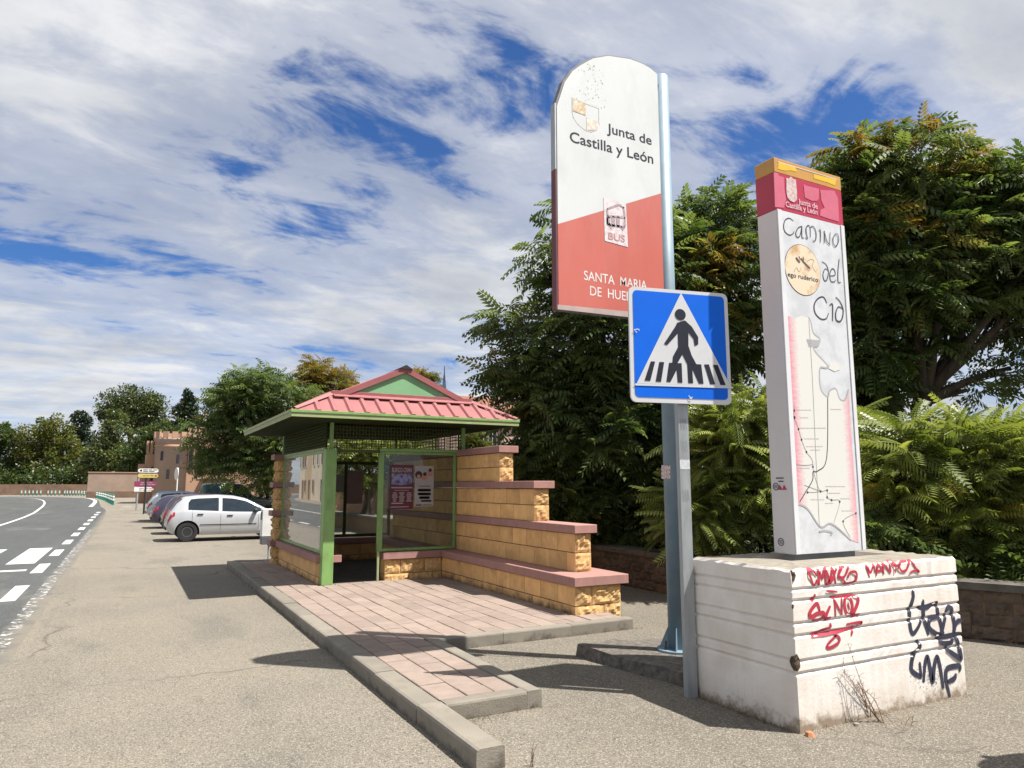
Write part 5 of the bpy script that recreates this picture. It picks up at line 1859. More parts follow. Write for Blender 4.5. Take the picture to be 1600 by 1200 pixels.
for (xa, ya), (xb, yb) in zip(path[:-1], path[1:]):
    d_ = Vector((xb - xa, yb - ya, 0)).normalized()
    ln = math.hypot(xb - xa, yb - ya)
    ang_ = math.atan2(d_.y, d_.x)
    lim = ln
    for row in range(4):
        s_ = random.uniform(0, 0.2)
        if ya > 30:
            s_ += 14.5
        while s_ < lim - 0.2:
            w_, h_, me_ = random.choice(_st)
            p = Vector((xa, ya, 0)) + d_ * s_
            put('stone', me_, (p.x, p.y, 0.0 + row * 0.143 + random.uniform(-0.004, 0.004)), SW, ang_)
            s_ += w_ + 0.015
    n_ = Vector((-d_.y, d_.x, 0))
    if n_.x < 0:
        n_ = -n_
    s_ = 0.0
    while s_ < ln:
        l_ = min(1.0, ln - s_)
        p = Vector((xa, ya, 0)) + d_ * s_ - n_ * 0.05
        MB().obox((p.x, p.y, 0.575), d_ * (l_ - 0.012), n_ * 0.44, (0, 0, 0.085)).obj('coping', M['coping'], SW)
        s_ += l_

# ------------------------------------------------------------------ cars
M['tyre'] = pmat('tyre', (0.018, 0.018, 0.019), rough=0.85)
M['rim_dark'] = pmat('steel_wheel', (0.10, 0.10, 0.105), rough=0.5, metal=0.4)
M['rim_silver'] = pmat('alloy_wheel', (0.45, 0.46, 0.48), rough=0.35, metal=0.7)
M['car_glass'] = pmat('car_glass', (0.012, 0.022, 0.030), (0.008, 0.014, 0.02), rough=0.04, spec=0.9)
M['trim'] = pmat('black_trim', (0.02, 0.02, 0.022), rough=0.55)
M['lamp_red'] = pmat('tail_lamp', (0.42, 0.012, 0.015), rough=0.15, coat=0.6)
M['lamp_clear'] = pmat('head_lamp', (0.55, 0.58, 0.60), rough=0.1, coat=0.6)
M['number'] = pmat('number_plate', (0.68, 0.68, 0.66), rough=0.4)


def interp(tab, x):
    return float(np.interp(x, [p[0] for p in tab], [p[1] for p in tab]))


HATCH = dict(L=3.99, zr=[(0, .60), (.03, .80), (.10, .98), (.28, 1.24), (.50, 1.42), (.9, 1.47), (1.5, 1.49), (2.0, 1.46), (2.4, 1.37), (2.8, 1.17), (3.12, 1.0), (3.5, .93), (3.8, .82), (3.93, .70), (3.99, .56)],
             zb=[(0, .58), (.05, .76), (.15, .92), (.5, .99), (1.2, .955), (2, .91), (2.7, .89), (3.12, .92), (3.5, .85), (3.8, .74), (3.99, .5)],
             w=[(0, .60), (.04, .70), (.15, .775), (.5, .84), (1.5, .85), (3.0, .845), (3.5, .80), (3.8, .72), (3.94, .58), (3.99, .46)],
             wr=[(0, .52), (.1, .56), (.4, .57), (.8, .595), (1.5, .61), (2.2, .60), (2.6, .63), (3.1, .70), (3.5, .66), (3.8, .58), (3.99, .4)],
             zl=[(0, .40), (.15, .27), (.5, .21), (3.4, .2), (3.8, .24), (3.99, .36)], wheels=(.62, 3.20))


def scaled(base, kl, kh):
    d_ = {}
    for k_, v_ in base.items():
        if k_ == 'L':
            d_[k_] = v_ * kl
        elif k_ == 'wheels':
            d_[k_] = tuple(x * kl for x in v_)
        elif k_ in ('zr', 'zb'):
            d_[k_] = [(x * kl, (z - .5) * kh + .5) for x, z in v_]
        else:
            d_[k_] = [(x * kl, z) for x, z in v_]
    return d_


SALOON = scaled(HATCH, 1.06, 0.93)
OFFROAD = dict(L=4.4, zr=[(0, .70), (.04, 1.1), (.10, 1.5), (.22, 1.86), (.4, 1.90), (1.5, 1.93), (2.3, 1.90), (2.6, 1.72), (2.95, 1.25), (3.1, 1.16), (3.9, 1.08), (4.3, .98), (4.4, .7)],
               zb=[(0, .66), (.05, 1.0), (.15, 1.08), (1.5, 1.10), (2.9, 1.08), (3.9, 1.0), (4.3, .9), (4.4, .6)],
               w=[(0, .72), (.05, .82), (.3, .87), (2, .88), (3.8, .86), (4.2, .80), (4.4, .62)], wr=[(0, .66), (.2, .72), (2.4, .72), (3.0, .78), (4, .74), (4.4, .5)],
               zl=[(0, .5), (.2, .38), (3.9, .36), (4.4, .5)], wheels=(.8, 3.4))


def make_car(name, spec, paint_m, loc, label, rims=('rim_dark', 'rim_silver'), roof_mat=None, rack=False):
    car = thing(name, (0, 0, 0), label, 'car', 'cars parked nose-in beside the road')
    S = spec

    def sec(x):
        w, wr, zb, zr, zl = (interp(S[k_], x) for k_ in ('w', 'wr', 'zb', 'zr', 'zl'))
        zr = max(zr, zb + 0.02)
        zm = zl + 0.55 * (zb - zl)
        return [(0, zl), (w * .90, zl), (w * .975, zl + .10), (w, zm), (w * .985, zb - .05), (w * .955, zb),
                ((w * .955 + wr) / 2 + .012, (zb + zr - .045) / 2), (wr, zr - .045), (wr * .80, zr - .008), (0, zr)]

    def side(x, z):
        s_ = sec(x)[1:9]
        return float(np.interp(z, [p[1] for p in s_], [p[0] for p in s_]))

    st = sorted(set([0, .015, .03, .06, .10, .16, .22, .28, .36, .45, .55] + list(np.linspace(.7, S['L'] - .45, 26)) + [S['L'] - d_ for d_ in (.35, .25, .16, .09, .04, .015, 0)]))
    mb_ = MB()
    n = 18
    for x in st:
        s_ = sec(x)
        ring_ = [(x, y, z) for y, z in s_] + [(x, -y, z) for y, z in s_[-2:0:-1]]
        mb_.v += ring_
    n = len(ring_)
    for i in range(len(st) - 1):
        for k_ in range(n):
            k2 = (k_ + 1) % n
            mb_.f.append((i * n + k_, i * n + k2, (i + 1) * n + k2, (i + 1) * n + k_))
            mb_.m.append(0)
    mb_.f += [tuple(range(n))[::-1], tuple((len(st) - 1) * n + k_ for k_ in range(n))]
    mb_.m += [0, 0]
    bo = mb_.obj('body', [paint_m, M['trim']], car, local=True)
    cut = MB()
    for wx in S['wheels']:
        for sy in (-1, 1):
            cut.tube([(wx, sy * .52, .315), (wx, sy * 1.1, .315)], .365, 24)
    co = cut.obj('cutter', M['trim'])
    md = bo.modifiers.new('arches', 'BOOLEAN')
    md.operation = 'DIFFERENCE'
    md.solver = 'EXACT'
    md.object = co
    try:
        md.material_mode = 'TRANSFER'
    except Exception:
        pass
    dg = bpy.context.evaluated_depsgraph_get()
    dg.update()
    me_ = bpy.data.meshes.new_from_object(bo.evaluated_get(dg))
    bo.modifiers.clear()
    bo.data = me_
    me_.name = 'body'
    bpy.data.objects.remove(co, do_unlink=True)
    me_.polygons.foreach_set('use_smooth', [True] * len(me_.polygons))
    try:
        me_.set_sharp_from_angle(angle=rad(40))
    except Exception:
        pass

    def patch(nm, mt, sy, xs, zlo, zhi, off=.006, parent=bo, nz=4):
        V, F = [], []
        for x in xs:
            a_, b_ = zlo(x), zhi(x)
            for j in range(nz):
                z = a_ + (b_ - a_) * j / (nz - 1)
                V.append((x, sy * (side(x, z) + off), z))
        for i in range(len(xs) - 1):
            for j in range(nz - 1):
                F.append((i * nz + j, (i + 1) * nz + j, (i + 1) * nz + j + 1, i * nz + j + 1))
        return MB().add(V, F).obj(nm, mt, parent, fix=False, smooth=True, local=True)

    zb = lambda x: interp(S['zb'], x)
    zr = lambda x: interp(S['zr'], x)
    Lc = S['L']
    k_ = Lc / 3.99
    van = S is OFFROAD
    spans = ((.62, 1.53), (1.64, 2.95)) if not van else ((.35, 1.05), (1.12, 1.85), (1.95, 2.85))
    for sy in (-1, 1):
        for a_, b_ in spans:
            xs = [x for x in np.linspace(a_ * k_, b_ * k_, 14) if zr(x) - .105 > zb(x) + .045]
            patch('side_window', M['car_glass'], sy, xs, lambda x: zb(x) + .03, lambda x: zr(x) - .10 - (.10 if (x < a_ * k_ + .06 and a_ < 1 and not van) else 0))
        lx = (.035, .07, .12, .18, .24) if not van else (.02, .04, .07, .10)
        patch('tail_lamp', M['lamp_red'], sy, [x * k_ for x in lx], lambda x: zb(x) - .17 + (x * .25), lambda x: zb(x) + .01, .008)
        patch('head_lamp', M['lamp_clear'], sy, [Lc - d_ for d_ in (.42, .32, .22, .12)], lambda x: zb(x) - .13, lambda x: zb(x) - .01, .008)
        xs = np.linspace(.98 * k_, 2.72 * k_, 10)
        patch('side_moulding', M['trim'], sy, list(xs), lambda x: .515, lambda x: .545, .012, nz=2)
        for xd in (1.60 * k_, 2.78 * k_):
            patch('door_seam', M['trim'], sy, [xd - .005, xd + .005], lambda x: .28, lambda x: zb(x) + .01, .0025, nz=8)
        patch('door_seam', M['trim'], sy, [.74 * k_, .75 * k_], lambda x: .62, lambda x: zb(x) + .01, .0025, nz=6)
        for xh in (.98 * k_, 1.88 * k_):
            yh = side(xh, zb(xh) - .10)
            MB().cbox(xh - .09, xh + .09, min(sy * yh, sy * (yh + .028)), max(sy * yh, sy * (yh + .028)), zb(xh) - .115, zb(xh) - .08, .008).obj('door_handle', M['trim'], bo, local=True)
        xm = 2.66 * k_
        ym = side(xm, zb(xm))
        MB().cbox(xm - .05, xm + .07, min(sy * (ym + .0), sy * (ym + .20)), max(sy * ym, sy * (ym + .20)), zb(xm) + .0, zb(xm) + .13, .03).obj('wing_mirror', M['trim'], bo, local=True)
    for nm, a_, b_ in (('windscreen', 2.36 * k_, 3.08 * k_), ('rear_window', .125 * k_, .44 * k_)) if not van else (('windscreen', 2.42, 3.0), ('rear_window', .07, .19)):
        V, F = [], []
        xs = np.linspace(a_, b_, 8)
        for x in xs:
            s_ = sec(x)
            q = [(-s_[7][0] * .93, s_[7][1]), (-s_[8][0], s_[8][1]), (0, s_[9][1]), (s_[8][0], s_[8][1]), (s_[7][0] * .93, s_[7][1])]
            V += [(x + (-.012 if nm == 'rear_window' else .004), y, z + .012) for y, z in q]
        F = [(i * 5 + j, (i + 1) * 5 + j, (i + 1) * 5 + j + 1, i * 5 + j + 1) for i in range(7) for j in range(4)]
        MB().add(V, F).obj(nm, M['car_glass'], bo, fix=False, smooth=True, local=True)
    if roof_mat:
        V, F = [], []
        xs = np.linspace(.5 * k_, 2.3 * k_, 10)
        for x in xs:
            s_ = sec(x)
            q = [(-s_[7][0], s_[7][1]), (-s_[8][0], s_[8][1]), (0, s_[9][1]), (s_[8][0], s_[8][1]), (s_[7][0], s_[7][1])]
            V += [(x, y, z + .008) for y, z in q]
        F = [(i * 5 + j, (i + 1) * 5 + j, (i + 1) * 5 + j + 1, i * 5 + j + 1) for i in range(9) for j in range(4)]
        MB().add(V, F).obj('roof_panel', roof_mat, bo, fix=False, smooth=True, local=True)
    MB().cbox(-.012, .01, -.26, .26, .60, .70, .003).obj('number_plate', M['number'], bo, local=True)
    MB().cbox(-.03, .10, -.60, .60, .38, .47, .02).obj('bumper', M['trim'], bo, local=True)
    if rack:
        m_ = MB()
        for sy in (-1, 1):
            m_.tube([(.6, sy * .55, zr(.8) + .04), (2.2, sy * .55, zr(1.8) + .04)], .018, 6)
        m_.obj('roof_rails', M['trim'], car, local=True)
    for wi, wx in enumerate(S['wheels']):
        for sy in (-1, 1):
            R_, W_ = (.312, .19) if not van else (.35, .22)
            y0 = .72 if not van else .74
            prof = [(R_ * .62, -W_ / 2), (R_ * .93, -W_ / 2), (R_, -W_ * .36), (R_, W_ * .36), (R_ * .93, W_ / 2), (R_ * .64, W_ / 2), (R_ * .62, W_ * .40)]
            ty = MB().revolve([(r_p, h_p * sy) for r_p, h_p in prof], 28, (wx, sy * y0, R_ + .002), 'y').obj('tyre', M['tyre'], car, local=True)
            rm = MB().revolve([(R_ * .64, -.02), (R_ * .60, .0), (R_ * .5, .015), (R_ * .2, .0), (.03, .01)], 28, (0, 0, 0), 'y')
            mt = M[rims[wi]]
            if rims[wi] == 'rim_silver':
                rm = MB().revolve([(R_ * .64, -.02), (R_ * .64, .012), (R_ * .55, .015), (R_ * .53, -.02)], 28, (0, 0, 0), 'y')
                for s_ in range(9):
                    t_ = 2 * math.pi * s_ / 9
                    u_ = Vector((math.cos(t_), 0, math.sin(t_)))
                    v_ = Vector((-u_.z, 0, u_.x))
                    rm.obox(u_ * .02 - v_ * .022 + Vector((0, -.005, 0)), u_ * (R_ * .54), v_ * .044, Vector((0, .02, 0)))
                rm.revolve([(.05, 0), (.05, .02), (.02, .025)], 12, (0, 0, 0), 'y')
            else:
                for s_ in range(10):
                    t_ = 2 * math.pi * s_ / 10
                    rm.revolve([(.016, .0), (.014, .018), (.004, .018)], 6, (R_ * .42 * math.cos(t_), 0, R_ * .42 * math.sin(t_)), 'y')
            # outward side
            rm.v = [(x + wx, sy * (y0 + W_ / 2 - .03 + y), z + R_ + .002) for x, y, z in rm.v]
            rm.obj('rim', mt, ty, local=True)
    car.location = loc
    return car


M['silver'] = pmat('silver_paint', (0.47, 0.48, 0.50), (0.44, 0.45, 0.47), scale=2, rough=0.3, metal=0.25, coat=0.5)
M['plum'] = pmat('dark_plum_paint', (0.055, 0.028, 0.034), (0.05, 0.025, 0.03), scale=2, rough=0.25, coat=0.8)
M['navy'] = pmat('navy_paint', (0.032, 0.026, 0.055), rough=0.25, coat=0.8)
M['skywhite'] = pmat('pale_car_paint', (0.62, 0.66, 0.68), rough=0.3, coat=0.5)
M['azure'] = pmat('azure_cover', (0.03, 0.26, 0.58), (0.025, 0.22, 0.5), scale=3, rough=0.4)
M['forest'] = pmat('dark_green_car_paint', (0.018, 0.038, 0.034), rough=0.25, coat=0.8)
make_car('parked_car', HATCH, M['silver'], (1.18, 26.15, 0), 'silver five-door hatchback, nearest of the parked cars')
make_car('parked_car', HATCH, M['plum'], (1.22, 30.0, 0), 'dark plum hatchback right behind the silver one', ('rim_dark', 'rim_dark'))
make_car('parked_car', SALOON, M['navy'], (0.98, 34.2, 0), 'dark navy car third in the parked row', ('rim_dark', 'rim_dark'))
make_car('parked_car', HATCH, M['skywhite'], (0.95, 41.5, 0), 'pale car with bright blue roof, farthest of the parked row', ('rim_dark', 'rim_dark'), roof_mat=M['azure'])
make_car('parked_car', OFFROAD, M['forest'], (3.7, 46.0, 0), 'tall dark green off-road car showing above the silver car roof', ('rim_dark', 'rim_dark'), rack=True)

# ------------------------------------------------------------------ direction signs at the junction
def board(y, px0, px1, py0, py1, mat, parent, point=None, mark=None, lines=2, inkm=None):
    a_, b_ = ony(px0, py0, y), ony(px1, py1, y)
    x0, x1, z0, z1 = a_.x, b_.x, b_.z, a_.z
    h = z1 - z0
    if point == 'round':
        pts = rrect(x0, x1, z0, z1, h * 0.48, 4)
    elif point:
        pts = [(x0, z0), (x1 - h * 0.55, z0), (x1, (z0 + z1) / 2), (x1 - h * 0.55, z1), (x0, z1)]
    else:
        pts = [(x0, z0), (x1, z0), (x1, z1), (x0, z1)]
    o_ = MB().prism(pts, lambda x, z: (x, y, z), lambda x, z: (x, y + .04, z)).obj('board', mat, parent)
    m_ = MB()
    for r_ in range(lines):
        zc_ = z0 + h * (0.33 + 0.36 * r_) if lines == 2 else z0 + h * 0.5
        x_ = x0 + (x1 - x0) * 0.26
        while x_ < x0 + (x1 - x0) * 0.78:
            e_ = x_ + random.uniform(.12, .3)
            ribbon([(x_, zc_), (e_, zc_)], h * 0.16, lambda x, z: (x, y - .006, z), m_)
            x_ = e_ + .08
    m_.obj('lettering', inkm or M['ink'], o_, fix=False)
    cx_ = x0 + (x1 - x0) * (0.14 if mark != 'right' else 0.88)
    if mark:
        face([(cx_ - h * .25, (z0 + z1) / 2 - h * .08), (cx_ + h * .1, (z0 + z1) / 2 - h * .3), (cx_ + h * .3, (z0 + z1) / 2), (cx_ + h * .1, (z0 + z1) / 2 + h * .3), (cx_ - h * .25, (z0 + z1) / 2 + h * .08)],
             lambda x, z: (x, y - .006, z)).obj('arrow', inkm or M['ink'], o_, fix=False)
    return o_


sy_ = 51.0
q = ony(230, 803, sy_)
DS = thing('direction_sign', (q.x, sy_, 0), 'white and yellow finger boards on a dark post by the junction', 'direction sign')
MB().tube([(q.x - .2, sy_ + .08, 0), (q.x - .2, sy_ + .08, 2.95)], .06, 8).obj('post', M['black'], DS)
board(sy_, 216, 247.5, 732, 738.5, M['white'], DS, 'round', 'left', 2)
board(sy_, 215.5, 247, 740, 746.5, pmat('yellow_board', (0.60, 0.46, 0.16), rough=0.5), DS, 'round', 'right', 1, pmat('board_brown', (0.16, 0.12, 0.07)))
sy_ = 57.0
q = ony(213, 797, sy_)
DS = thing('direction_sign', (q.x, sy_, 0), 'purple and white arrow boards on a grey post by the junction', 'direction sign')
MB().tube([(q.x, sy_ + .08, 0), (q.x, sy_ + .08, 2.3)], .06, 8).obj('post', M['galv'], DS)
board(sy_, 210, 246, 752, 760, pmat('purple_board', (0.26, 0.035, 0.11), rough=0.5), DS, True, None, 2, M['p_white'])
board(sy_, 210, 240, 761, 768, M['white'], DS, True, None, 2, pmat('faded_pink', (0.42, 0.22, 0.24)))
sy_ = 53.0
a_ = ony(277, 752, sy_)
RS = thing('round_sign', (a_.x, sy_, 0), 'round road sign seen edge-on on a white post by the tower', 'road sign')
MB().tube([(a_.x, sy_, 0), (a_.x, sy_, 2.95)], .04, 8).obj('post', M['white'], RS)
dsc = MB()
for k_ in range(20):
    t_ = 2 * math.pi * k_ / 20
    dsc.v.append((a_.x - .06 + .10 * math.cos(t_), sy_ - .30 * math.cos(t_), 2.55 + .42 * math.sin(t_)))
for k_ in range(20):
    x, y, z = dsc.v[k_]
    dsc.v.append((x - .03, y - .01, z))
dsc.f = [tuple(range(20)), tuple(range(39, 19, -1))] + [(k_, (k_ + 1) % 20, 20 + (k_ + 1) % 20, 20 + k_) for k_ in range(20)]
dsc.m = [0] * 22
dsc.obj('disc', M['white'], RS)

# ------------------------------------------------------------------ green and white bollards round the bend
M['bol_green'] = pmat('bollard_green', (0.015, 0.16, 0.12), rough=0.5)
bpx = [33, 39, 45, 51, 57, 63, 74.5, 80, 86, 92.5, 100.5, 104.5, 109, 113.5, 118, 122.5, 127, 131, 135, 139, 143, 147, 150.5, 154, 157, 160, 163, 166, 168.5, 171, 173.5, 176]
pathpx = [(30, 774.3), (125, 774.6), (140, 776), (152, 779), (162, 782), (170, 786), (177.5, 790)]
proto = thing('bollard', (0, 0, 0), 'green and white flexible bollard in the row round the outside of the road bend', 'bollard', 'bollards along the outside of the bend')
MB().revolve([(.13, 0), (.13, .02), (.105, .04), (.105, .90), (.09, .95), (.03, .97)], 12).obj('body', M['bol_green'], proto, local=True)
for z in (.42, .68):
    MB().revolve([(.105, z), (.111, z + .005), (.111, z + .145), (.105, z + .15)], 12).obj('band', M['white'], proto, local=True)
ORD = ['first', 'second', 'third', 'fourth', 'fifth', 'sixth', 'seventh', 'eighth', 'ninth', 'tenth', 'eleventh', 'twelfth', 'thirteenth', 'fourteenth', 'fifteenth', 'sixteenth', 'seventeenth', 'eighteenth', 'nineteenth', 'twentieth'] + ['twenty-' + w_o for w_o in ('first', 'second', 'third', 'fourth', 'fifth', 'sixth', 'seventh', 'eighth', 'ninth')] + ['thirtieth', 'thirty-first', 'thirty-second']
for i, bx in enumerate(bpx):
    by = float(np.interp(bx, [p[0] for p in pathpx], [p[1] for p in pathpx]))
    p = onz(bx, by, 0)
    o = proto if i == 0 else copy_tree(proto)
    o.location = p
    o['label'] = 'green and white bollard, %s from the left in the row round the bend' % ORD[i]

# ------------------------------------------------------------------ walls and buildings at the bend
M['brown_wall'] = pmat('brown_stone_wall', (0.20, 0.125, 0.085), (0.11, 0.07, 0.05), scale=0.9, detail=9, rough=0.95, bump=0.5, bscale=3)
M['beige_wall'] = pmat('beige_render', (0.30, 0.22, 0.168), (0.24, 0.175, 0.135), scale=0.6, rough=0.9, dirt=(0.20, 0.15, 0.12), dirt_amt=0.5, dirt_scale=0.5)
M['tower'] = pmat('grey_pink_render', (0.36, 0.27, 0.225), (0.30, 0.22, 0.185), scale=0.5, rough=0.9)
M['castle'] = pmat('terracotta_render', (0.40, 0.245, 0.165), (0.33, 0.20, 0.135), scale=0.6, rough=0.9)
M['pinkwall'] = pmat('pale_pink_render', (0.46, 0.335, 0.275), (0.40, 0.29, 0.235), scale=0.8, rough=0.9)
M['tileroof'] = pmat('clay_roof_tiles', (0.25, 0.105, 0.065), (0.17, 0.07, 0.045), scale=2.5, rough=0.9, bump=0.5, bscale=9)
M['win'] = pmat('dark_window', (0.02, 0.022, 0.026), rough=0.08)
M['brownwood'] = pmat('brown_woodwork', (0.12, 0.055, 0.035), rough=0.7)

w_ = MB().box(-70, -3.2, 158, 158.6, 0, 1.95)
rwl = w_.obj('roadside_wall', M['brown_wall'])
tag(rwl, 'long low brown stone wall round the outside of the bend', 'wall')
BW = thing('garden_wall', (0, 118, 0), 'beige rendered garden wall with vertical stains beside the tower house', 'wall')
MB().box(-4.9, 4.0, 118, 118.4, 0.9, 3.55).obj('render', M['beige_wall'], BW)
MB().box(-4.95, 4.0, 117.95, 118.42, 0, 0.9).obj('plinth', M['brown_wall'], BW)
MB().cbox(-5.0, 4.0, 117.9, 118.5, 3.55, 3.66, .02).obj('coping', M['castle'], BW)

TH_ = thing('tower_house', (5, 80, 0), 'terracotta castle-like house with round crenellated tower beyond the parked cars', 'building')
tw = MB().revolve([(1.5, 0), (1.5, 6.1), (1.68, 6.25), (1.68, 6.45)], 28, (3.75, 79.6, 0)).obj('tower', M['tower'], TH_)
for f_ in tw.data.polygons:
    f_.use_smooth = len(f_.vertices) == 4
for k_ in range(12):
    t_ = 2 * math.pi * k_ / 12 + .1
    c_ = Vector((3.75 + 1.58 * math.cos(t_), 79.6 + 1.58 * math.sin(t_), 6.45))
    u_ = Vector((-math.sin(t_), math.cos(t_), 0)) * .27
    v_ = Vector((math.cos(t_), math.sin(t_), 0)) * .1
    MB().obox(c_ - u_ - v_, u_ * 2, v_ * 2, (0, 0, .62)).obj('merlon', M['castle'], tw)
wing = MB().box(1.55, 3.2, 80.2, 86, 0, 4.9).obj('side_wing', M['castle'], TH_)
for k_ in range(5):
    MB().box(1.5 + k_ * .36, 1.5 + k_ * .36 + .22, 80.12, 80.4, 4.9, 6.2).obj('merlon', M['castle'], wing)
MB().box(.9, 1.6, 80.6, 84, 0, 3.9).obj('side_wing', M['castle'], TH_)
main = MB().box(5.15, 13.5, 79.4, 90, 0, 6.6).obj('main_wall', M['castle'], TH_)
for k_ in range(17):
    MB().box(5.15 + k_ * .5, 5.15 + k_ * .5 + .3, 79.32, 79.6, 6.6, 7.75).obj('merlon', M['castle'], main)
for xw in (5.4, 6.15):
    f_ = MB().box(xw - .12, xw + .42, 79.28, 79.4, 3.35, 5.75).obj('window_surround', M['brownwood'], main)
    MB().box(xw, xw + .3, 79.25, 79.28, 3.5, 5.6).obj('pane', M['win'], f_)
for xw in (9.0, 11.0):
    f_ = MB().box(xw, xw + 1.0, 79.30, 79.4, 3.6, 5.4).obj('window', M['brownwood'], main)
    MB().box(xw + .08, xw + .92, 79.27, 79.30, 3.68, 5.32).obj('pane', M['win'], f_)
bal = MB().box(6.7, 9.2, 78.3, 79.4, 2.45, 2.75).obj('balcony', M['castle'], TH_)
rl = MB()
for k_ in range(13):
    rl.box(6.75 + k_ * .2, 6.78 + k_ * .2, 78.33, 78.36, 2.75, 3.75)
rl.box(6.7, 9.2, 78.32, 78.37, 3.72, 3.78)
rl.obj('railing', M['brownwood'], bal)
MB().box(5.6, 13, 78.9, 79.4, 0.0, .9).obj('plinth', M['brown_wall'], TH_)

# cornice, slit windows, door and awning of the tower house
MB().revolve([(1.5, 5.55), (1.58, 5.6), (1.58, 5.72), (1.5, 5.78)], 28, (3.75, 79.6, 0)).obj('cornice', M['castle'], tw)
for t_, z_ in ((-1.75, 2.4), (-1.2, 3.9), (-2.2, 4.2)):
    c_ = Vector((3.75 + 1.5 * math.cos(t_), 79.6 + 1.5 * math.sin(t_), z_))
    u_ = Vector((-math.sin(t_), math.cos(t_), 0)) * .13
    v_ = Vector((math.cos(t_), math.sin(t_), 0)) * .03
    MB().obox(c_ - u_ - v_, u_ * 2, v_ * 2, (0, 0, .9)).obj('slit_window', M['win'], tw)
f_ = MB().box(7.3, 8.5, 79.30, 79.4, 2.76, 5.1).obj('balcony_door', M['brownwood'], main)
for k_ in range(2):
    MB().box(7.4 + k_ * .54, 7.86 + k_ * .54, 79.26, 79.30, 2.9, 4.95).obj('pane', M['win'], f_)
MB().box(6.2, 12.8, 79.33, 79.4, 2.42, 2.58).obj('string_course', M['pinkwall'], main)
MB().add([(7.0, 79.4, 5.75), (8.9, 79.4, 5.75), (8.9, 78.5, 5.35), (7.0, 78.5, 5.35)], [(0, 1, 2, 3)]).add(
    [(7.0, 79.4, 5.71), (8.9, 79.4, 5.71), (8.9, 78.5, 5.31), (7.0, 78.5, 5.31)], [(3, 2, 1, 0)]).obj('canopy', M['tileroof'], main, fix=False)
f_ = MB().box(2.0, 2.75, 80.12, 80.2, 2.2, 3.6).obj('window', M['brownwood'], wing)
MB().box(2.08, 2.67, 80.09, 80.12, 2.28, 3.52).obj('pane', M['win'], f_)

# garden wall seen between the trunks behind the shelter
GW = MB().box(5.9, 18, 47.5, 47.9, 0, 2.6).obj('courtyard_wall', M['castle'])
tag(GW, 'sunlit orange courtyard wall behind the parked cars and tree trunks', 'wall')

# house behind the shelter with an arched window
PH = thing('pink_house', (21, 42, 0), 'pale pink house with arched window and tiled roof behind the shelter', 'building')
ph = MB().box(16.5, 31, 40, 49, 0, 5.9).obj('wall', M['pinkwall'], PH)
c_ = ony(765, 681, 40)
arch = [(c_.x - .75, 3.0), (c_.x + .75, 3.0), (c_.x + .75, 4.6)] + [(c_.x + .75 * math.cos(t_ * math.pi / 8), 4.6 + .75 * math.sin(t_ * math.pi / 8)) for t_ in range(1, 8)] + [(c_.x - .75, 4.6)]
aw = MB().prism(arch, lambda x, z: (x, 39.93, z), lambda x, z: (x, 40.0, z)).obj('arched_window', M['win'], ph)
for k_ in range(4):
    MB().box(c_.x - .48 + k_ * .31, c_.x - .44 + k_ * .31, 39.9, 39.93, 3.0, 5.2).obj('bar', M['pinkwall'], aw)
for xw in (23.5, 27.0):
    f_ = MB().box(xw, xw + 1.1, 39.92, 40, 2.6, 4.4).obj('window', M['brownwood'], ph)
    MB().box(xw + .1, xw + 1.0, 39.89, 39.92, 2.7, 4.3).obj('pane', M['win'], f_)
rf = MB().add([(16.1, 39.6, 5.9), (31.4, 39.6, 5.9), (31.4, 49.4, 5.9), (16.1, 49.4, 5.9), (16.1, 44.5, 7.9), (31.4, 44.5, 7.9)],
              [(0, 1, 5, 4), (2, 3, 4, 5), (0, 4, 3), (1, 2, 5), (0, 3, 2, 1)]).obj('roof', M['tileroof'], PH, fix=False)
MB().box(22.5, 23.3, 43, 43.8, 7.0, 8.6).obj('chimney', M['pinkwall'], rf)
am = MB()
a_ = ony(785, 640, 42)
am.tube([(a_.x, 42, 6.2), (a_.x, 42, 8.3)], .025, 5)
for k_ in range(4):
    am.box(a_.x - .35 + .05 * k_, a_.x + .35 - .05 * k_, 41.98, 42.02, 7.8 + k_ * .12, 7.83 + k_ * .12)
am.obj('television_aerial', M['galv'], rf)

# pale pyramid roof with a lattice mast
b_ = ony(703, 620, 62)
MH = thing('mast_house', (b_.x, 64, 0), 'house with pale pyramid roof and dark lattice mast behind the shelter roof', 'building')
MB().box(b_.x - 3.2, b_.x + 3.2, 62, 68.4, 0, 8.0).obj('wall', M['pinkwall'], MH)
ap = ony(694, 606, 65.2)
MB().add([(b_.x - 3.5, 61.7, 8.0), (b_.x + 3.5, 61.7, 8.0), (b_.x + 3.5, 68.7, 8.0), (b_.x - 3.5, 68.7, 8.0), (b_.x, 65.2, ap.z)],
         [(0, 1, 4), (1, 2, 4), (2, 3, 4), (3, 0, 4), (0, 3, 2, 1)]).obj('roof', pmat('pale_roof', (0.42, 0.38, 0.34), rough=0.9), MH)
b_ = Vector((ap.x, 0, 0))
ms = MB()
tp_ = ony(694.5, 572, 65.2)
h0, h1 = ap.z - .3, tp_.z
for k_ in range(4):
    t_ = k_ * math.pi / 2 + .78
    ms.tube([(b_.x + .20 * math.cos(t_), 65.2 + .20 * math.sin(t_), h0), (b_.x + .06 * math.cos(t_), 65.2 + .06 * math.sin(t_), h0 + (h1 - h0) * .62)], .035, 4)
for k_ in range(7):
    r_ = .20 - .02 * k_
    zz_ = h0 + (h1 - h0) * .62 * k_ / 7
    ms.tube([(b_.x - r_, 65.2, zz_), (b_.x + r_, 65.2, zz_ + .3)], .03, 4).tube([(b_.x + r_, 65.2, zz_), (b_.x - r_, 65.2, zz_ + .3)], .03, 4)
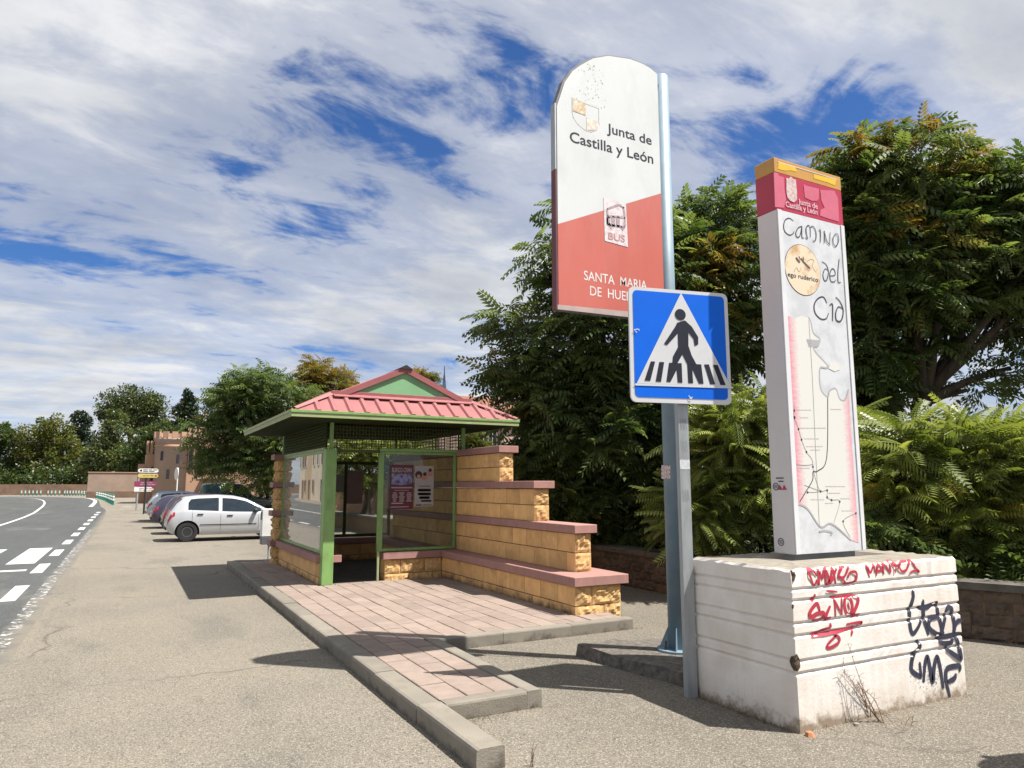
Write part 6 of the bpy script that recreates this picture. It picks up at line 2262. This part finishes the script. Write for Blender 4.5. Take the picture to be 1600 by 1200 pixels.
ms.tube([(b_.x, 65.2, h0 + (h1 - h0) * .45), (b_.x, 65.2, h1)], [.08, .04], 5)
ms.obj('lattice_mast', pmat('mast_blue_grey', (0.06, 0.07, 0.11), rough=0.5), MH)

# house glimpsed through the right-hand trees
HR = thing('garden_house', (30, 16, 0), 'low pinkish house with tiled roof glimpsed through the right-hand trees', 'building')
MB().box(26, 38, 6, 26, 0, 3.0).obj('wall', M['pinkwall'], HR)
MB().add([(25.5, 5.5, 3.0), (38.5, 5.5, 3.0), (38.5, 26.5, 3.0), (25.5, 26.5, 3.0), (32, 5.5, 4.4), (32, 26.5, 4.4)],
         [(0, 4, 5, 3), (1, 2, 5, 4), (0, 1, 4), (2, 3, 5), (0, 3, 2, 1)]).obj('roof', M['tileroof'], HR, fix=False)

# row of houses across the road: out of the frame, but mirrored in the shelter's road-side glass
RH = thing('terrace_house', (-15, 80, 0), 'cream two-storey terrace house across the road, mirrored in the shelter glass', 'building')
u_ = Vector((-3.5, 36, 0)).normalized()
n_ = Vector((-u_.y, u_.x, 0))
p0_ = Vector((-11.2, 62, 0))
M['cream'] = pmat('cream_render', (0.58, 0.50, 0.38), (0.50, 0.43, 0.33), scale=0.5, rough=0.9)
hw = MB().obox(p0_, u_ * 40, n_ * 8, (0, 0, 7.2)).obj('wall', M['cream'], RH)
MB().obox(p0_ - n_ * .4 - u_ * .3 + Vector((0, 0, 7.2)), u_ * 40.6, n_ * 8.8, (0, 0, .5)).obj('roof', M['tileroof'], RH)
rh = random.Random(8)
M['grey_render'] = pmat('grey_render', (0.40, 0.38, 0.34), (0.33, 0.31, 0.28), scale=0.6, rough=0.9)
M['ochre_render'] = pmat('ochre_render', (0.46, 0.34, 0.20), (0.39, 0.29, 0.17), scale=0.6, rough=0.9)
for s0, s1, mt in ((9.0, 17.5, 'grey_render'), (27.0, 33.5, 'ochre_render')):
    MB().obox(p0_ + u_ * s0 - n_ * .05, u_ * (s1 - s0), n_ * .05, (0, 0, 6.9)).obj('render_panel', M[mt], hw)
s_ = 1.2
while s_ < 38:
    ww = rh.uniform(.9, 1.5)
    for z0, z1 in ((0.9, 2.5), (4.1, 5.9)):
        if rh.random() < .22:
            continue
        if z0 < 1 and rh.random() < .35:
            z0 = 0.02
        f_ = MB().obox(p0_ + u_ * s_ - n_ * .12 + Vector((0, 0, z0)), u_ * ww, n_ * .06, (0, 0, z1 - z0)).obj('window', rh.choice([M['brownwood'], M['white'], M['castle']]), hw)
        MB().obox(p0_ + u_ * (s_ + .1) - n_ * .15 + Vector((0, 0, z0 + .1)), u_ * (ww - .2), n_ * .03, (0, 0, z1 - z0 - .2)).obj('pane', M['win'], f_)
    s_ += ww + rh.uniform(1.2, 3.4)

# overhead cable
cb = MB()
a_, b_ = far(-30, 680, 95), far(243, 691, 82)
cb.tube([a_.lerp(b_, t_ / 12) - Vector((0, 0, 1.0 * 4 * (t_ / 12) * (1 - t_ / 12) * .6)) for t_ in range(13)], .03, 4)
tag(cb.obj('overhead_cable', M['black'], fix=False), 'thin black overhead cable in front of the far trees', 'cable')

# ------------------------------------------------------------------ vegetation
def leaf_mat(name, dark, light, autumn=(0.30, 0.13, 0.03), transl=0.4):
    m, t, bs, out = new_mat(name)
    at = N(t, 'ShaderNodeAttribute', attribute_name='tint')
    au = N(t, 'ShaderNodeAttribute', attribute_name='autumn')
    c = ramp(t, at.outputs['Fac'], [(0.0, dark), (1.0, light)])
    ca = ramp(t, at.outputs['Fac'], [(0.0, tuple(x * 0.7 for x in autumn)), (1.0, (autumn[0] * 1.1, autumn[1] * 1.9, autumn[2] * 1.2))])
    c = mixc(t, au.outputs['Fac'], c, ca)
    L(t, c, bs.inputs['Base Color'])
    bs.inputs['Roughness'].default_value = 0.42
    bs.inputs['Specular IOR Level'].default_value = 0.45
    tr = N(t, 'ShaderNodeBsdfTranslucent')
    L(t, mixc(t, 1.0, c, (1.25, 1.3, 0.6), 'MULTIPLY'), tr.inputs[0])
    mx = N(t, 'ShaderNodeMixShader', i_Fac=transl)
    L(t, bs.outputs[0], mx.inputs[1])
    L(t, tr.outputs[0], mx.inputs[2])
    L(t, mx.outputs[0], out.inputs[0])
    return m


M['leaf'] = leaf_mat('ailanthus_leaf', (0.050, 0.082, 0.024), (0.185, 0.235, 0.088))
M['leaf_mid'] = leaf_mat('mid_green_leaf', (0.055, 0.090, 0.024), (0.17, 0.22, 0.075))
M['leaf_bright'] = leaf_mat('young_ailanthus_leaf', (0.105, 0.140, 0.030), (0.34, 0.37, 0.105), transl=0.35)
M['leaf_far'] = leaf_mat('far_leaf', (0.032, 0.058, 0.016), (0.090, 0.125, 0.034))
M['leaf_yellow'] = leaf_mat('yellowing_leaf', (0.060, 0.085, 0.016), (0.17, 0.165, 0.035))
M['leaf_pale'] = leaf_mat('pale_leaf', (0.060, 0.085, 0.030), (0.135, 0.165, 0.06))
M['needle'] = leaf_mat('pine_needle', (0.028, 0.050, 0.014), (0.090, 0.110, 0.028), transl=0.12)
M['conifer'] = leaf_mat('dark_conifer', (0.014, 0.030, 0.016), (0.040, 0.066, 0.036), transl=0.1)
M['bark'] = pmat('bark', (0.085, 0.062, 0.045), (0.035, 0.026, 0.02), scale=9, rough=0.95, bump=0.8, bscale=30, stretch=(1, 1, 0.25))


def compound_leaf(pairs=7, leaflet=0.23, width=0.092, droop=0.42, ang=60):
    V, Q = [], []
    ca, sa = math.cos(rad(ang)), math.sin(rad(ang))
    pt = lambda s: np.array([s * (1 - 0.12 * s), 0, 0.10 * s - droop * s * s])
    for i in range(pairs):
        s = 0.2 + 0.8 * i / (pairs - 1)
        b = pt(s)
        ln = leaflet * (1.0 - 0.45 * abs(s - 0.55) / 0.5)
        for sg in (-1, 1):
            tip = b + np.array([ca * ln, sg * sa * ln, -0.62 * ln])
            mid = b + (tip - b) * 0.42 + np.array([0, 0, 0.05 * ln])
            side_ = np.array([sa, -sg * ca, 0]) * width / 2
            k = len(V)
            V += [b, mid + side_, tip, mid - side_]
            Q.append((k, k + 1, k + 2, k + 3))
    w = 0.006
    for a, b in ((0, .35), (.35, .7), (.7, 1.0)):
        k = len(V)
        pa, pb_ = pt(a), pt(b)
        V += [pa + [0, -w, 0], pb_ + [0, -w, 0], pb_ + [0, w, 0], pa + [0, w, 0]]
        Q.append((k, k + 1, k + 2, k + 3))
    return np.array(V), np.array(Q)


def quad_leaf():
    return np.array([(0, 0, 0), (.5, .32, .06), (1, 0, -.08), (.5, -.32, .06)]), np.array([(0, 1, 2, 3)])


def leaf_mesh(name, tmpl, pos, dirs, size, roll, tint, autumn, mat, parent):
    TV, TQ = tmpl
    n, nv, nq = len(pos), len(TV), len(TQ)
    x = dirs / np.linalg.norm(dirs, axis=1, keepdims=True)
    up = np.tile([0.0, 0.0, 1.0], (n, 1))
    flat = np.abs(x[:, 2]) > 0.97
    up[flat] = [1.0, 0, 0]
    y = np.cross(up, x)
    y /= np.linalg.norm(y, axis=1, keepdims=True)
    z = np.cross(x, y)
    c, s = np.cos(roll)[:, None], np.sin(roll)[:, None]
    y, z = y * c + z * s, z * c - y * s
    rv = np.random.default_rng(n)
    ky = rv.uniform(.72, 1.2, (n, 1, 1))                     # leaves differ in spread, droop and sideways bend
    kz = rv.uniform(.35, 1.75, (n, 1, 1))
    kb = rv.normal(0, .16, (n, 1, 1))
    tx, ty, tz = TV[None, :, 0:1], TV[None, :, 1:2], TV[None, :, 2:3]
    P = pos[:, None, :] + size[:, None, None] * (tx * x[:, None, :] + (ty * ky + kb * tx * tx) * y[:, None, :] + tz * kz * z[:, None, :])
    P = P.reshape(-1, 3)
    Q = (TQ[None] + (np.arange(n) * nv)[:, None, None]).reshape(-1)
    me = bpy.data.meshes.new(name)
    me.vertices.add(len(P))
    me.vertices.foreach_set('co', P.astype(np.float32).ravel())
    me.loops.add(len(Q))
    me.loops.foreach_set('vertex_index', Q.astype(np.int32))
    me.polygons.add(len(Q) // 4)
    me.polygons.foreach_set('loop_start', (np.arange(len(Q) // 4) * 4).astype(np.int32))
    me.update(calc_edges=True)
    for nm, arr in (('tint', tint), ('autumn', autumn)):
        a = me.attributes.new(nm, 'FLOAT', 'POINT')
        a.data.foreach_set('value', np.repeat(arr, nv).astype(np.float32))
    me.materials.append(mat)
    return link(name, me, parent)


def ball_points(rng, n, bias=0.45):
    d = rng.normal(size=(n, 3))
    d /= np.linalg.norm(d, axis=1, keepdims=True)
    return d * (rng.random((n, 1)) ** bias), d


def blob_list(blobs, depth, scale_z=1.0):
    """(px, py, half width, half height[, depth]) in the photograph -> centres and radii in metres"""
    out_ = []
    for b in blobs:
        d_ = b[4] if len(b) > 4 else depth
        c = far(b[0], b[1], d_)
        out_.append((np.array(c), b[2] * d_ / FPX, b[3] * d_ / FPX))
    return out_


def limb(mb_, a, b, r0, r1, rng, sag=0.12, seg=6):
    a, b = Vector(a), Vector(b)
    ln = (b - a).length
    off = Vector((rng.uniform(-1, 1), rng.uniform(-1, 1), rng.uniform(0.2, 1))) * ln * sag
    pts = []
    for i in range(seg + 1):
        t = i / seg
        p = a.lerp(b, t) + off * (4 * t * (1 - t)) * 0.5 + Vector((rng.uniform(-1, 1), rng.uniform(-1, 1), 0)) * ln * 0.012
        pts.append(p)
    mb_.tube(pts, [r0 + (r1 - r0) * (i / seg) ** 0.8 for i in range(seg + 1)], 7)
    return pts


def broadleaf(name, label, blobs, depth, base, trunk_r, n_ros, per, leaf_len, mat, seed, tmpl=None, autumn_at=(), group=None, cat='tree',
              forks=None, autumn_amt=0.9, up=0.15, twig=True, gapy=None, trunks=1, fill=0.45):
    rng = np.random.default_rng(seed)
    rr = random.Random(seed)
    root = thing(name, base, label, cat, group)
    B = blob_list(blobs, depth)
    vol = np.array([b[1] * b[1] * b[2] for b in B]) ** 0.72
    cnt = np.maximum(3, (n_ros * vol / vol.sum()).astype(int))
    tm = MB()
    base = Vector(base)
    cen = Vector(np.mean([b[0] for b in B], axis=0))
    low = min(b[0][2] - b[2] for b in B)
    fork_z = forks if forks else max(0.25 * cen.z, min(low + 0.3, 0.6 * cen.z))
    stems = []
    for k in range(trunks):
        bb = base + Vector((rr.uniform(-.5, .5), rr.uniform(-.5, .5), 0)) * (0 if k == 0 else 1.6)
        f = Vector((bb.x + (cen.x - bb.x) * .35 + rr.uniform(-.2, .2), bb.y + (cen.y - bb.y) * .35 + rr.uniform(-.2, .2), fork_z))
        limb(tm, bb - Vector((0, 0, .1)), f, trunk_r, trunk_r * .72, rr, .05)
        stems.append(f)
    pos, dirs, size, aut, tnt = [], [], [], [], []
    for (c, rx, rz), n in zip(B, cnt):
        f = min(stems, key=lambda s_: (s_ - Vector(c)).length)
        ends = limb(tm, f, Vector(c), trunk_r * .5, trunk_r * .16, rr, .15)
        u, d = ball_points(rng, n, fill)
        ctr = np.asarray(c) + u * np.array([rx, rx, rz])
        ctr[:, 2] = np.maximum(ctr[:, 2], 0.25)
        for i in range(n):
            if twig and i % 2 == 0:
                s_ = ends[rr.randrange(2, len(ends))]
                limb(tm, s_, Vector(ctr[i]), trunk_r * .10 + .004, .006, rr, .10, 3)
        k = n * per
        o = np.repeat(ctr, per, 0) + rng.normal(0, .05, (k, 3)) * leaf_len
        out_d = np.repeat(d, per, 0) * np.array([1, 1, .4])
        az = rng.random(k) * 2 * np.pi
        hd = np.stack([np.cos(az), np.sin(az), rng.normal(up, .35, k)], 1)
        dd = hd + out_d * 0.75
        pos.append(o)
        dirs.append(dd)
        size.append(leaf_len * rng.uniform(.6, 1.15, k))
        base_t = np.repeat(rng.normal(.40, .25, n), per)
        tnt.append(np.clip(base_t + rng.normal(0, .14, k), 0, 1))
        a = np.zeros(n)
        for (ac, ar) in autumn_at:
            a = np.maximum(a, (np.linalg.norm(ctr - np.asarray(ac), axis=1) < ar * rng.uniform(.6, 1.2, n)) * autumn_amt)
        a = np.maximum(a, (rng.random(n) < .02) * .6)
        aut.append(np.repeat(a, per) * rng.uniform(.5, 1.0, k))
    fixn = tm.obj('trunk', M['bark'], root, fix=False, smooth=True)
    leaf_mesh('crown', tmpl or compound_leaf(), np.concatenate(pos), np.concatenate(dirs), np.concatenate(size),
              rng.normal(0, .6, sum(len(p) for p in pos)), np.concatenate(tnt), np.concatenate(aut), mat, root)
    return root


def apx(px, py, d_, r):
    return (np.array(far(px, py, d_)), r)


CL = compound_leaf()
CL_LONG = compound_leaf(12, 0.17, 0.052, 0.30, 66)
CL_FEW = compound_leaf(6, 0.22, 0.09, 0.30)
QL = quad_leaf()

# big tree behind the signs
D1 = 15.0
broadleaf('ailanthus_tree', 'large dark green tree behind the bus stop panel and blue sign',
          [(1000, 420, 110, 100), (935, 545, 105, 85), (870, 610, 80, 70), (1095, 395, 85, 85), (900, 455, 50, 80), (885, 350, 26, 45), (808, 500, 46, 32), (795, 560, 40, 40),
           (1100, 520, 95, 85), (960, 680, 110, 80), (1080, 660, 95, 75), (890, 710, 70, 60), (1150, 470, 60, 90), (1130, 355, 45, 50), (845, 395, 26, 26), (775, 592, 30, 24), (850, 680, 50, 50), (930, 620, 90, 60), (1050, 590, 80, 60)],
          D1, (10.1, 13.0, 0), .20, 800, 10, .70, M['leaf'], 21, CL,
          autumn_at=[apx(1130, 400, 14, .55), apx(1105, 450, 14, .4)], trunks=2)
# right-hand tree
D2 = 13.5
broadleaf('ailanthus_tree', 'tall tree with orange seed clusters to the right of the totem',
          [(1325, 285, 60, 65), (1410, 270, 85, 62), (1500, 300, 60, 60), (1580, 330, 85, 75), (1390, 390, 105, 85), (1520, 410, 105, 75), (1320, 440, 65, 90), (1640, 430, 80, 90),
           (1340, 560, 60, 70), (1430, 480, 80, 40), (1560, 490, 70, 30), (1385, 590, 40, 35), (1575, 575, 40, 20), (1680, 330, 80, 110), (1335, 630, 50, 40), (1455, 535, 45, 18), (1330, 360, 60, 70), (1510, 610, 30, 12)],
          D2, (12.3, 8.5, 0), .22, 800, 10, .68, M['leaf'], 34, CL,
          autumn_at=[apx(1385, 210, 13, .45), apx(1455, 235, 13, .5), apx(1510, 260, 13, .35), apx(1440, 335, 12.6, .5), apx(1390, 345, 12.6, .3), apx(1470, 560, 13, .3), apx(1440, 620, 13, .3)],
          trunks=3, forks=3.3)
# young growth right of the block, sunlit
broadleaf('ailanthus_shrub', 'bright sunlit young growth with long feathery leaves right of the totem',
          [(1420, 730, 60, 50), (1500, 715, 65, 55), (1575, 730, 60, 60), (1390, 810, 50, 55), (1480, 815, 75, 60), (1570, 840, 65, 60), (1640, 760, 60, 90), (1450, 870, 60, 35)],
          10.0, (10.3, 6.6, 0), .045, 230, 9, .85, M['leaf_bright'], 55, CL_LONG, cat='shrub', up=.25, trunks=3, autumn_at=[apx(1515, 665, 9.6, .2)])
broadleaf('ailanthus_shrub', 'shaded young growth between the blue post and the totem',
          [(1130, 690, 60, 55), (1165, 760, 55, 65), (1100, 800, 55, 55), (1180, 640, 40, 40), (1240, 780, 60, 80), (1300, 720, 60, 90)],
          12.0, (9.9, 9.2, 0), .045, 300, 9, .75, M['leaf_bright'], 56, CL_LONG, cat='shrub', up=.2, trunks=3)
broadleaf('ailanthus_shrub', 'dark undergrowth behind the stepped wall and low stone wall',
          [(890, 790, 60, 50), (960, 800, 65, 60), (1035, 790, 60, 65), (840, 740, 50, 50), (880, 700, 50, 45), (990, 730, 70, 50)],
          14.5, (9.6, 11.6, 0), .04, 480, 9, .55, M['leaf'], 57, CL, cat='shrub', trunks=3)
broadleaf('ailanthus_shrub', 'low dark leaves above the low wall at the right edge',
          [(1540, 880, 60, 30), (1600, 890, 50, 40), (1350, 850, 60, 40)], 9.6, (10.2, 5.0, 0), .03, 70, 8, .6, M['leaf'], 58, CL, cat='shrub', trunks=2)

# behind the shelter
broadleaf('ailanthus_tree', 'leafy green tree behind the silver car and the shelter',
          [(390, 625, 50, 42), (345, 680, 38, 45), (425, 690, 48, 50), (400, 592, 38, 20), (452, 625, 34, 34), (335, 728, 30, 30), (400, 735, 45, 35), (365, 640, 40, 40), (455, 690, 30, 50)],
          36.0, tuple(onz(428, 800, 0).lerp(onz(428, 806, 0), .5)), .17, 480, 8, .95, M['leaf_mid'], 71, CL_FEW, trunks=3,
          autumn_at=[apx(325, 655, 35, .6)])
broadleaf('autumn_tree', 'tree turning orange behind the left side of the shelter roof',
          [(492, 580, 26, 22), (525, 600, 34, 22), (480, 610, 30, 25), (545, 615, 25, 14), (510, 630, 40, 20)],
          42.0, (10.0, 45, 0), .2, 300, 8, .8, M['leaf_yellow'], 72, CL_FEW, autumn_at=[apx(515, 590, 42, 1.5), apx(490, 575, 42, 1.2), apx(545, 605, 42, .8)], autumn_amt=.7)
broadleaf('autumn_tree', 'small yellowish treetop showing over the right slope of the shelter roof',
          [(655, 592, 18, 10), (672, 600, 12, 10), (640, 600, 16, 14)], 48.0, (17.5, 50, 0), .15, 120, 8, .8, M['leaf_yellow'], 73, CL_FEW, autumn_at=[apx(650, 590, 48, .8)])
broadleaf('hedge_tree', 'green trees seen through the shelter windows and wire mesh',
          [(535, 700, 50, 34), (590, 705, 50, 30), (560, 745, 50, 25), (640, 710, 40, 30)], 29.0, (8.6, 27.5, 0), .12, 260, 8, .7, M['leaf_bright'], 74, CL_FEW, trunks=2)
broadleaf('hedge_tree', 'yellow-green bush between the shelter and the pink house',
          [(738, 688, 12, 14), (745, 700, 16, 12)], 30.0, (14.6, 24.5, 0), .06, 60, 8, .6, M['leaf_yellow'], 75, CL_FEW, cat='shrub')

# trees beyond the bend
def far_tree(name, label, blobs, depth, mat, seed, n, size=.62, kind='round', gp='trees beyond the road bend'):
    rng = np.random.default_rng(seed)
    rr = random.Random(seed)
    B = blob_list(blobs, depth)
    c0_ = Vector(np.mean([b[0] for b in B], axis=0))
    base = Vector((c0_.x, c0_.y, 0))
    root = thing(name, base, label, 'tree', gp)
    tm = MB()
    f = Vector((c0_.x, c0_.y, max(1.5, min(b[0][2] - b[2] * .4 for b in B))))
    limb(tm, base, f, .035 * c0_.z + .1, .03 * c0_.z, rr, .03)
    vol = np.array([b[1] * b[2] for b in B])
    cnt = (n * vol / vol.sum()).astype(int)
    P, Dd, S, T_ = [], [], [], []
    for (c, rx, rz), k in zip(B, cnt):
        limb(tm, f, Vector(c), .02 * c0_.z, .05, rr, .1, 4)
        # clumps within the blob, so that the outline stays uneven and shade gathers between them
        m_ = max(6, k // 70)
        u, d = ball_points(rng, m_, .35)
        cc = np.asarray(c) + u * np.array([rx, rx, rz])
        pick = rng.integers(0, m_, k)
        cr = rx * rng.uniform(.22, .42, m_)
        v, e = ball_points(rng, k, .4)
        squash = .55 if kind == 'pine' else .8
        p = cc[pick] + v * cr[pick][:, None] * np.array([1, 1, squash])
        p[:, 2] = np.maximum(p[:, 2], .2)
        P.append(p)
        Dd.append(e + rng.normal(0, .5, (k, 3)) + np.array([0, 0, .5 if kind == 'pine' else -.1]))
        S.append(size * rng.uniform(.6, 1.3, k))
        T_.append(np.clip(rng.normal(.45, .18, m_)[pick] + rng.normal(0, .16, k), 0, 1))
    tm.obj('trunk', M['bark'], root, fix=False, smooth=True)
    kk = sum(len(p) for p in P)
    leaf_mesh('crown', QL, np.concatenate(P), np.concatenate(Dd), np.concatenate(S), rng.uniform(-1.5, 1.5, kk), np.concatenate(T_),
              (rng.random(kk) < .03) * .7, mat, root)
    return root


FD = 172.0
far_tree('broadleaf_tree', 'green tree at the left edge beyond the stone wall', [(-15, 700, 30, 40), (12, 705, 28, 45), (8, 675, 14, 18), (20, 745, 30, 25)], FD, M['leaf_far'], 101, 9880)
far_tree('broadleaf_tree', 'yellowing tree beyond the stone wall', [(60, 690, 32, 30), (85, 680, 28, 30), (70, 720, 38, 30), (100, 705, 25, 30)], FD, M['leaf_yellow'], 102, 12350)
far_tree('broadleaf_tree', 'low dark trees along the foot of the yellowing tree', [(45, 745, 35, 18), (95, 748, 40, 20), (140, 745, 30, 22)], FD - 4, M['leaf_far'], 103, 7980)
far_tree('conifer_tree', 'bluish dark pointed tree between the yellowing tree and the round pine', [(122, 662, 16, 22), (124, 650, 8, 12), (125, 690, 22, 25)], FD + 8, M['conifer'], 104, 6080)
far_tree('broadleaf_tree', 'pale green tree in front of the round pine', [(178, 680, 22, 32), (165, 710, 28, 35), (195, 720, 28, 35), (178, 650, 10, 12), (150, 730, 25, 25)], FD - 10, M['leaf_pale'], 105, 12350)
far_tree('pine_tree', 'round umbrella pine rising above the other trees', [(208, 628, 45, 20), (180, 640, 26, 18), (238, 640, 24, 22), (210, 655, 40, 20), (232, 665, 22, 16), (165, 650, 14, 9)], FD + 18, M['needle'], 106, 17100, .6, 'pine')
far_tree('conifer_tree', 'dark conifer right of the umbrella pine', [(292, 622, 12, 14), (290, 645, 16, 20), (300, 660, 16, 16), (284, 668, 16, 14)], 130, M['conifer'], 107, 7220, .5)
far_tree('broadleaf_tree', 'bushy green tree between the pine and the tower house', [(215, 710, 25, 30), (232, 690, 22, 25), (245, 700, 20, 25), (205, 740, 25, 22), (262, 668, 18, 12)], 140, M['leaf_far'], 108, 9880, .5)
far_tree('broadleaf_tree', 'distant dark trees behind the tower house', [(270, 690, 25, 20), (320, 690, 30, 22), (345, 670, 25, 20)], 120, M['leaf_far'], 109, 6840, .5)
far_tree('broadleaf_tree', 'dark bush on the bank at the left end of the stone wall', [(5, 752, 30, 14), (-25, 740, 25, 25)], FD - 6, M['leaf_far'], 110, 4940)

# ------------------------------------------------------------------ planted ground behind the low wall
bed = MB().add([(x, y, 0.006) for x, y in ((8.2, 34), (8.2, 9.7), (9.0, 5.4), (9.9, 3.3), (11.5, 0.7), (30, -6), (40, 34))], [(0, 1, 2, 3, 4, 5, 6)])
structure(bed.obj('soil_bed', pmat('dark_soil', (0.075, 0.052, 0.035), (0.035, 0.026, 0.018), scale=3, rough=1.0, bump=0.8, bscale=12), fix=False))
rng = np.random.default_rng(91)
n = 15000
gx_ = 8.7 + rng.random(n) ** 1.3 * 7
gy_ = rng.uniform(1.0, 24, n)
ok = gx_ > np.interp(gy_, [0.6, 3.2, 5.3, 9.6, 34], [11.5, 9.95, 9.1, 8.35, 8.35])
gx_, gy_ = gx_[ok], gy_[ok]
n = len(gx_)
pos = np.stack([gx_, gy_, 0.05 + rng.random(n) ** 1.4 * 1.0], 1)
dr = np.stack([rng.normal(0, 1, n), rng.normal(0, 1, n), rng.normal(0.1, .4, n)], 1)
gc = leaf_mesh('undergrowth', compound_leaf(4, .3, .13, .3), pos, dr, rng.uniform(.14, .34, n), rng.normal(0, .5, n), np.clip(rng.normal(.35, .2, n), 0, 1), (rng.random(n) < .05) * .8, M['leaf'], None)
tag(gc, 'low leafy undergrowth behind the stone wall', 'undergrowth', kind='stuff')

# ------------------------------------------------------------------ unseen round sign, added to cast the shadow in the near corner
q = onz(1590, 1190, 0)
dc = q + Vector((0.41, -0.38, 1.0)) * 2.05
CS = thing('round_sign', (dc.x, dc.y, 0), 'unseen round sign added past the right edge to throw the corner shadow', 'road sign')
MB().tube([(dc.x, dc.y + .05, 0), (dc.x, dc.y + .05, 2.3)], .03, 8).obj('post', M['galv'], CS)
MB().revolve([(.02, -.012), (.30, -.012), (.305, 0), (.30, .012), (.02, .012)], 28, tuple(dc), 'y').obj('disc', M['white'], CS)

# ------------------------------------------------------------------ dry grass in the joints and along the foot of kerb and block
rng = np.random.default_rng(17)
spots = [(2.035 + rng.normal(0, .012), rng.uniform(4.4, 13.5), 0) for i in range(420) if rng.random() < .75]
spots += [(rng.uniform(2.35, 3.1), 5.285 - abs(rng.normal(0, .03)), 0) for i in range(160)]
spots += [(4.44 - abs(rng.normal(0, .02)), rng.uniform(3.9, 4.9), 0) for i in range(260)]
spots += [(rng.uniform(4.5, 6.5), GY - .01 - abs(rng.normal(0, .015)), 0) for i in range(120)]
spots += [(rng.uniform(5.3, 5.95), 7.48 - abs(rng.normal(0, .02)), 0) for i in range(60)]
spots += [(KX1 + rng.normal(0, .004), rng.uniform(5.5, 12), PZ - .01) for i in range(160)]
spots += [(5.23 - abs(rng.normal(0, .01)), rng.uniform(8.1, 12.3), PZ) for i in range(260)]
pos = np.array(spots)
n = len(pos)
dr = np.stack([rng.normal(0, .6, n), rng.normal(0, .6, n), rng.uniform(.3, 1.2, n)], 1)
blade = (np.array([(0, -.05, 0), (.55, -.03, .05), (1, 0, .0), (.5, .04, .05)]), np.array([(0, 1, 2, 3)]))
M['dry_blade'] = leaf_mat('dry_grass_blade', (0.055, 0.045, 0.022), (0.19, 0.15, 0.075))
gg = leaf_mesh('dry_grass', blade, pos, dr, rng.uniform(.012, .05, n), rng.uniform(-1.5, 1.5, n), rng.random(n), np.zeros(n), M['dry_blade'], None)
tag(gg, 'short dry grass along the kerb, the bench and the block', 'grass', kind='stuff')
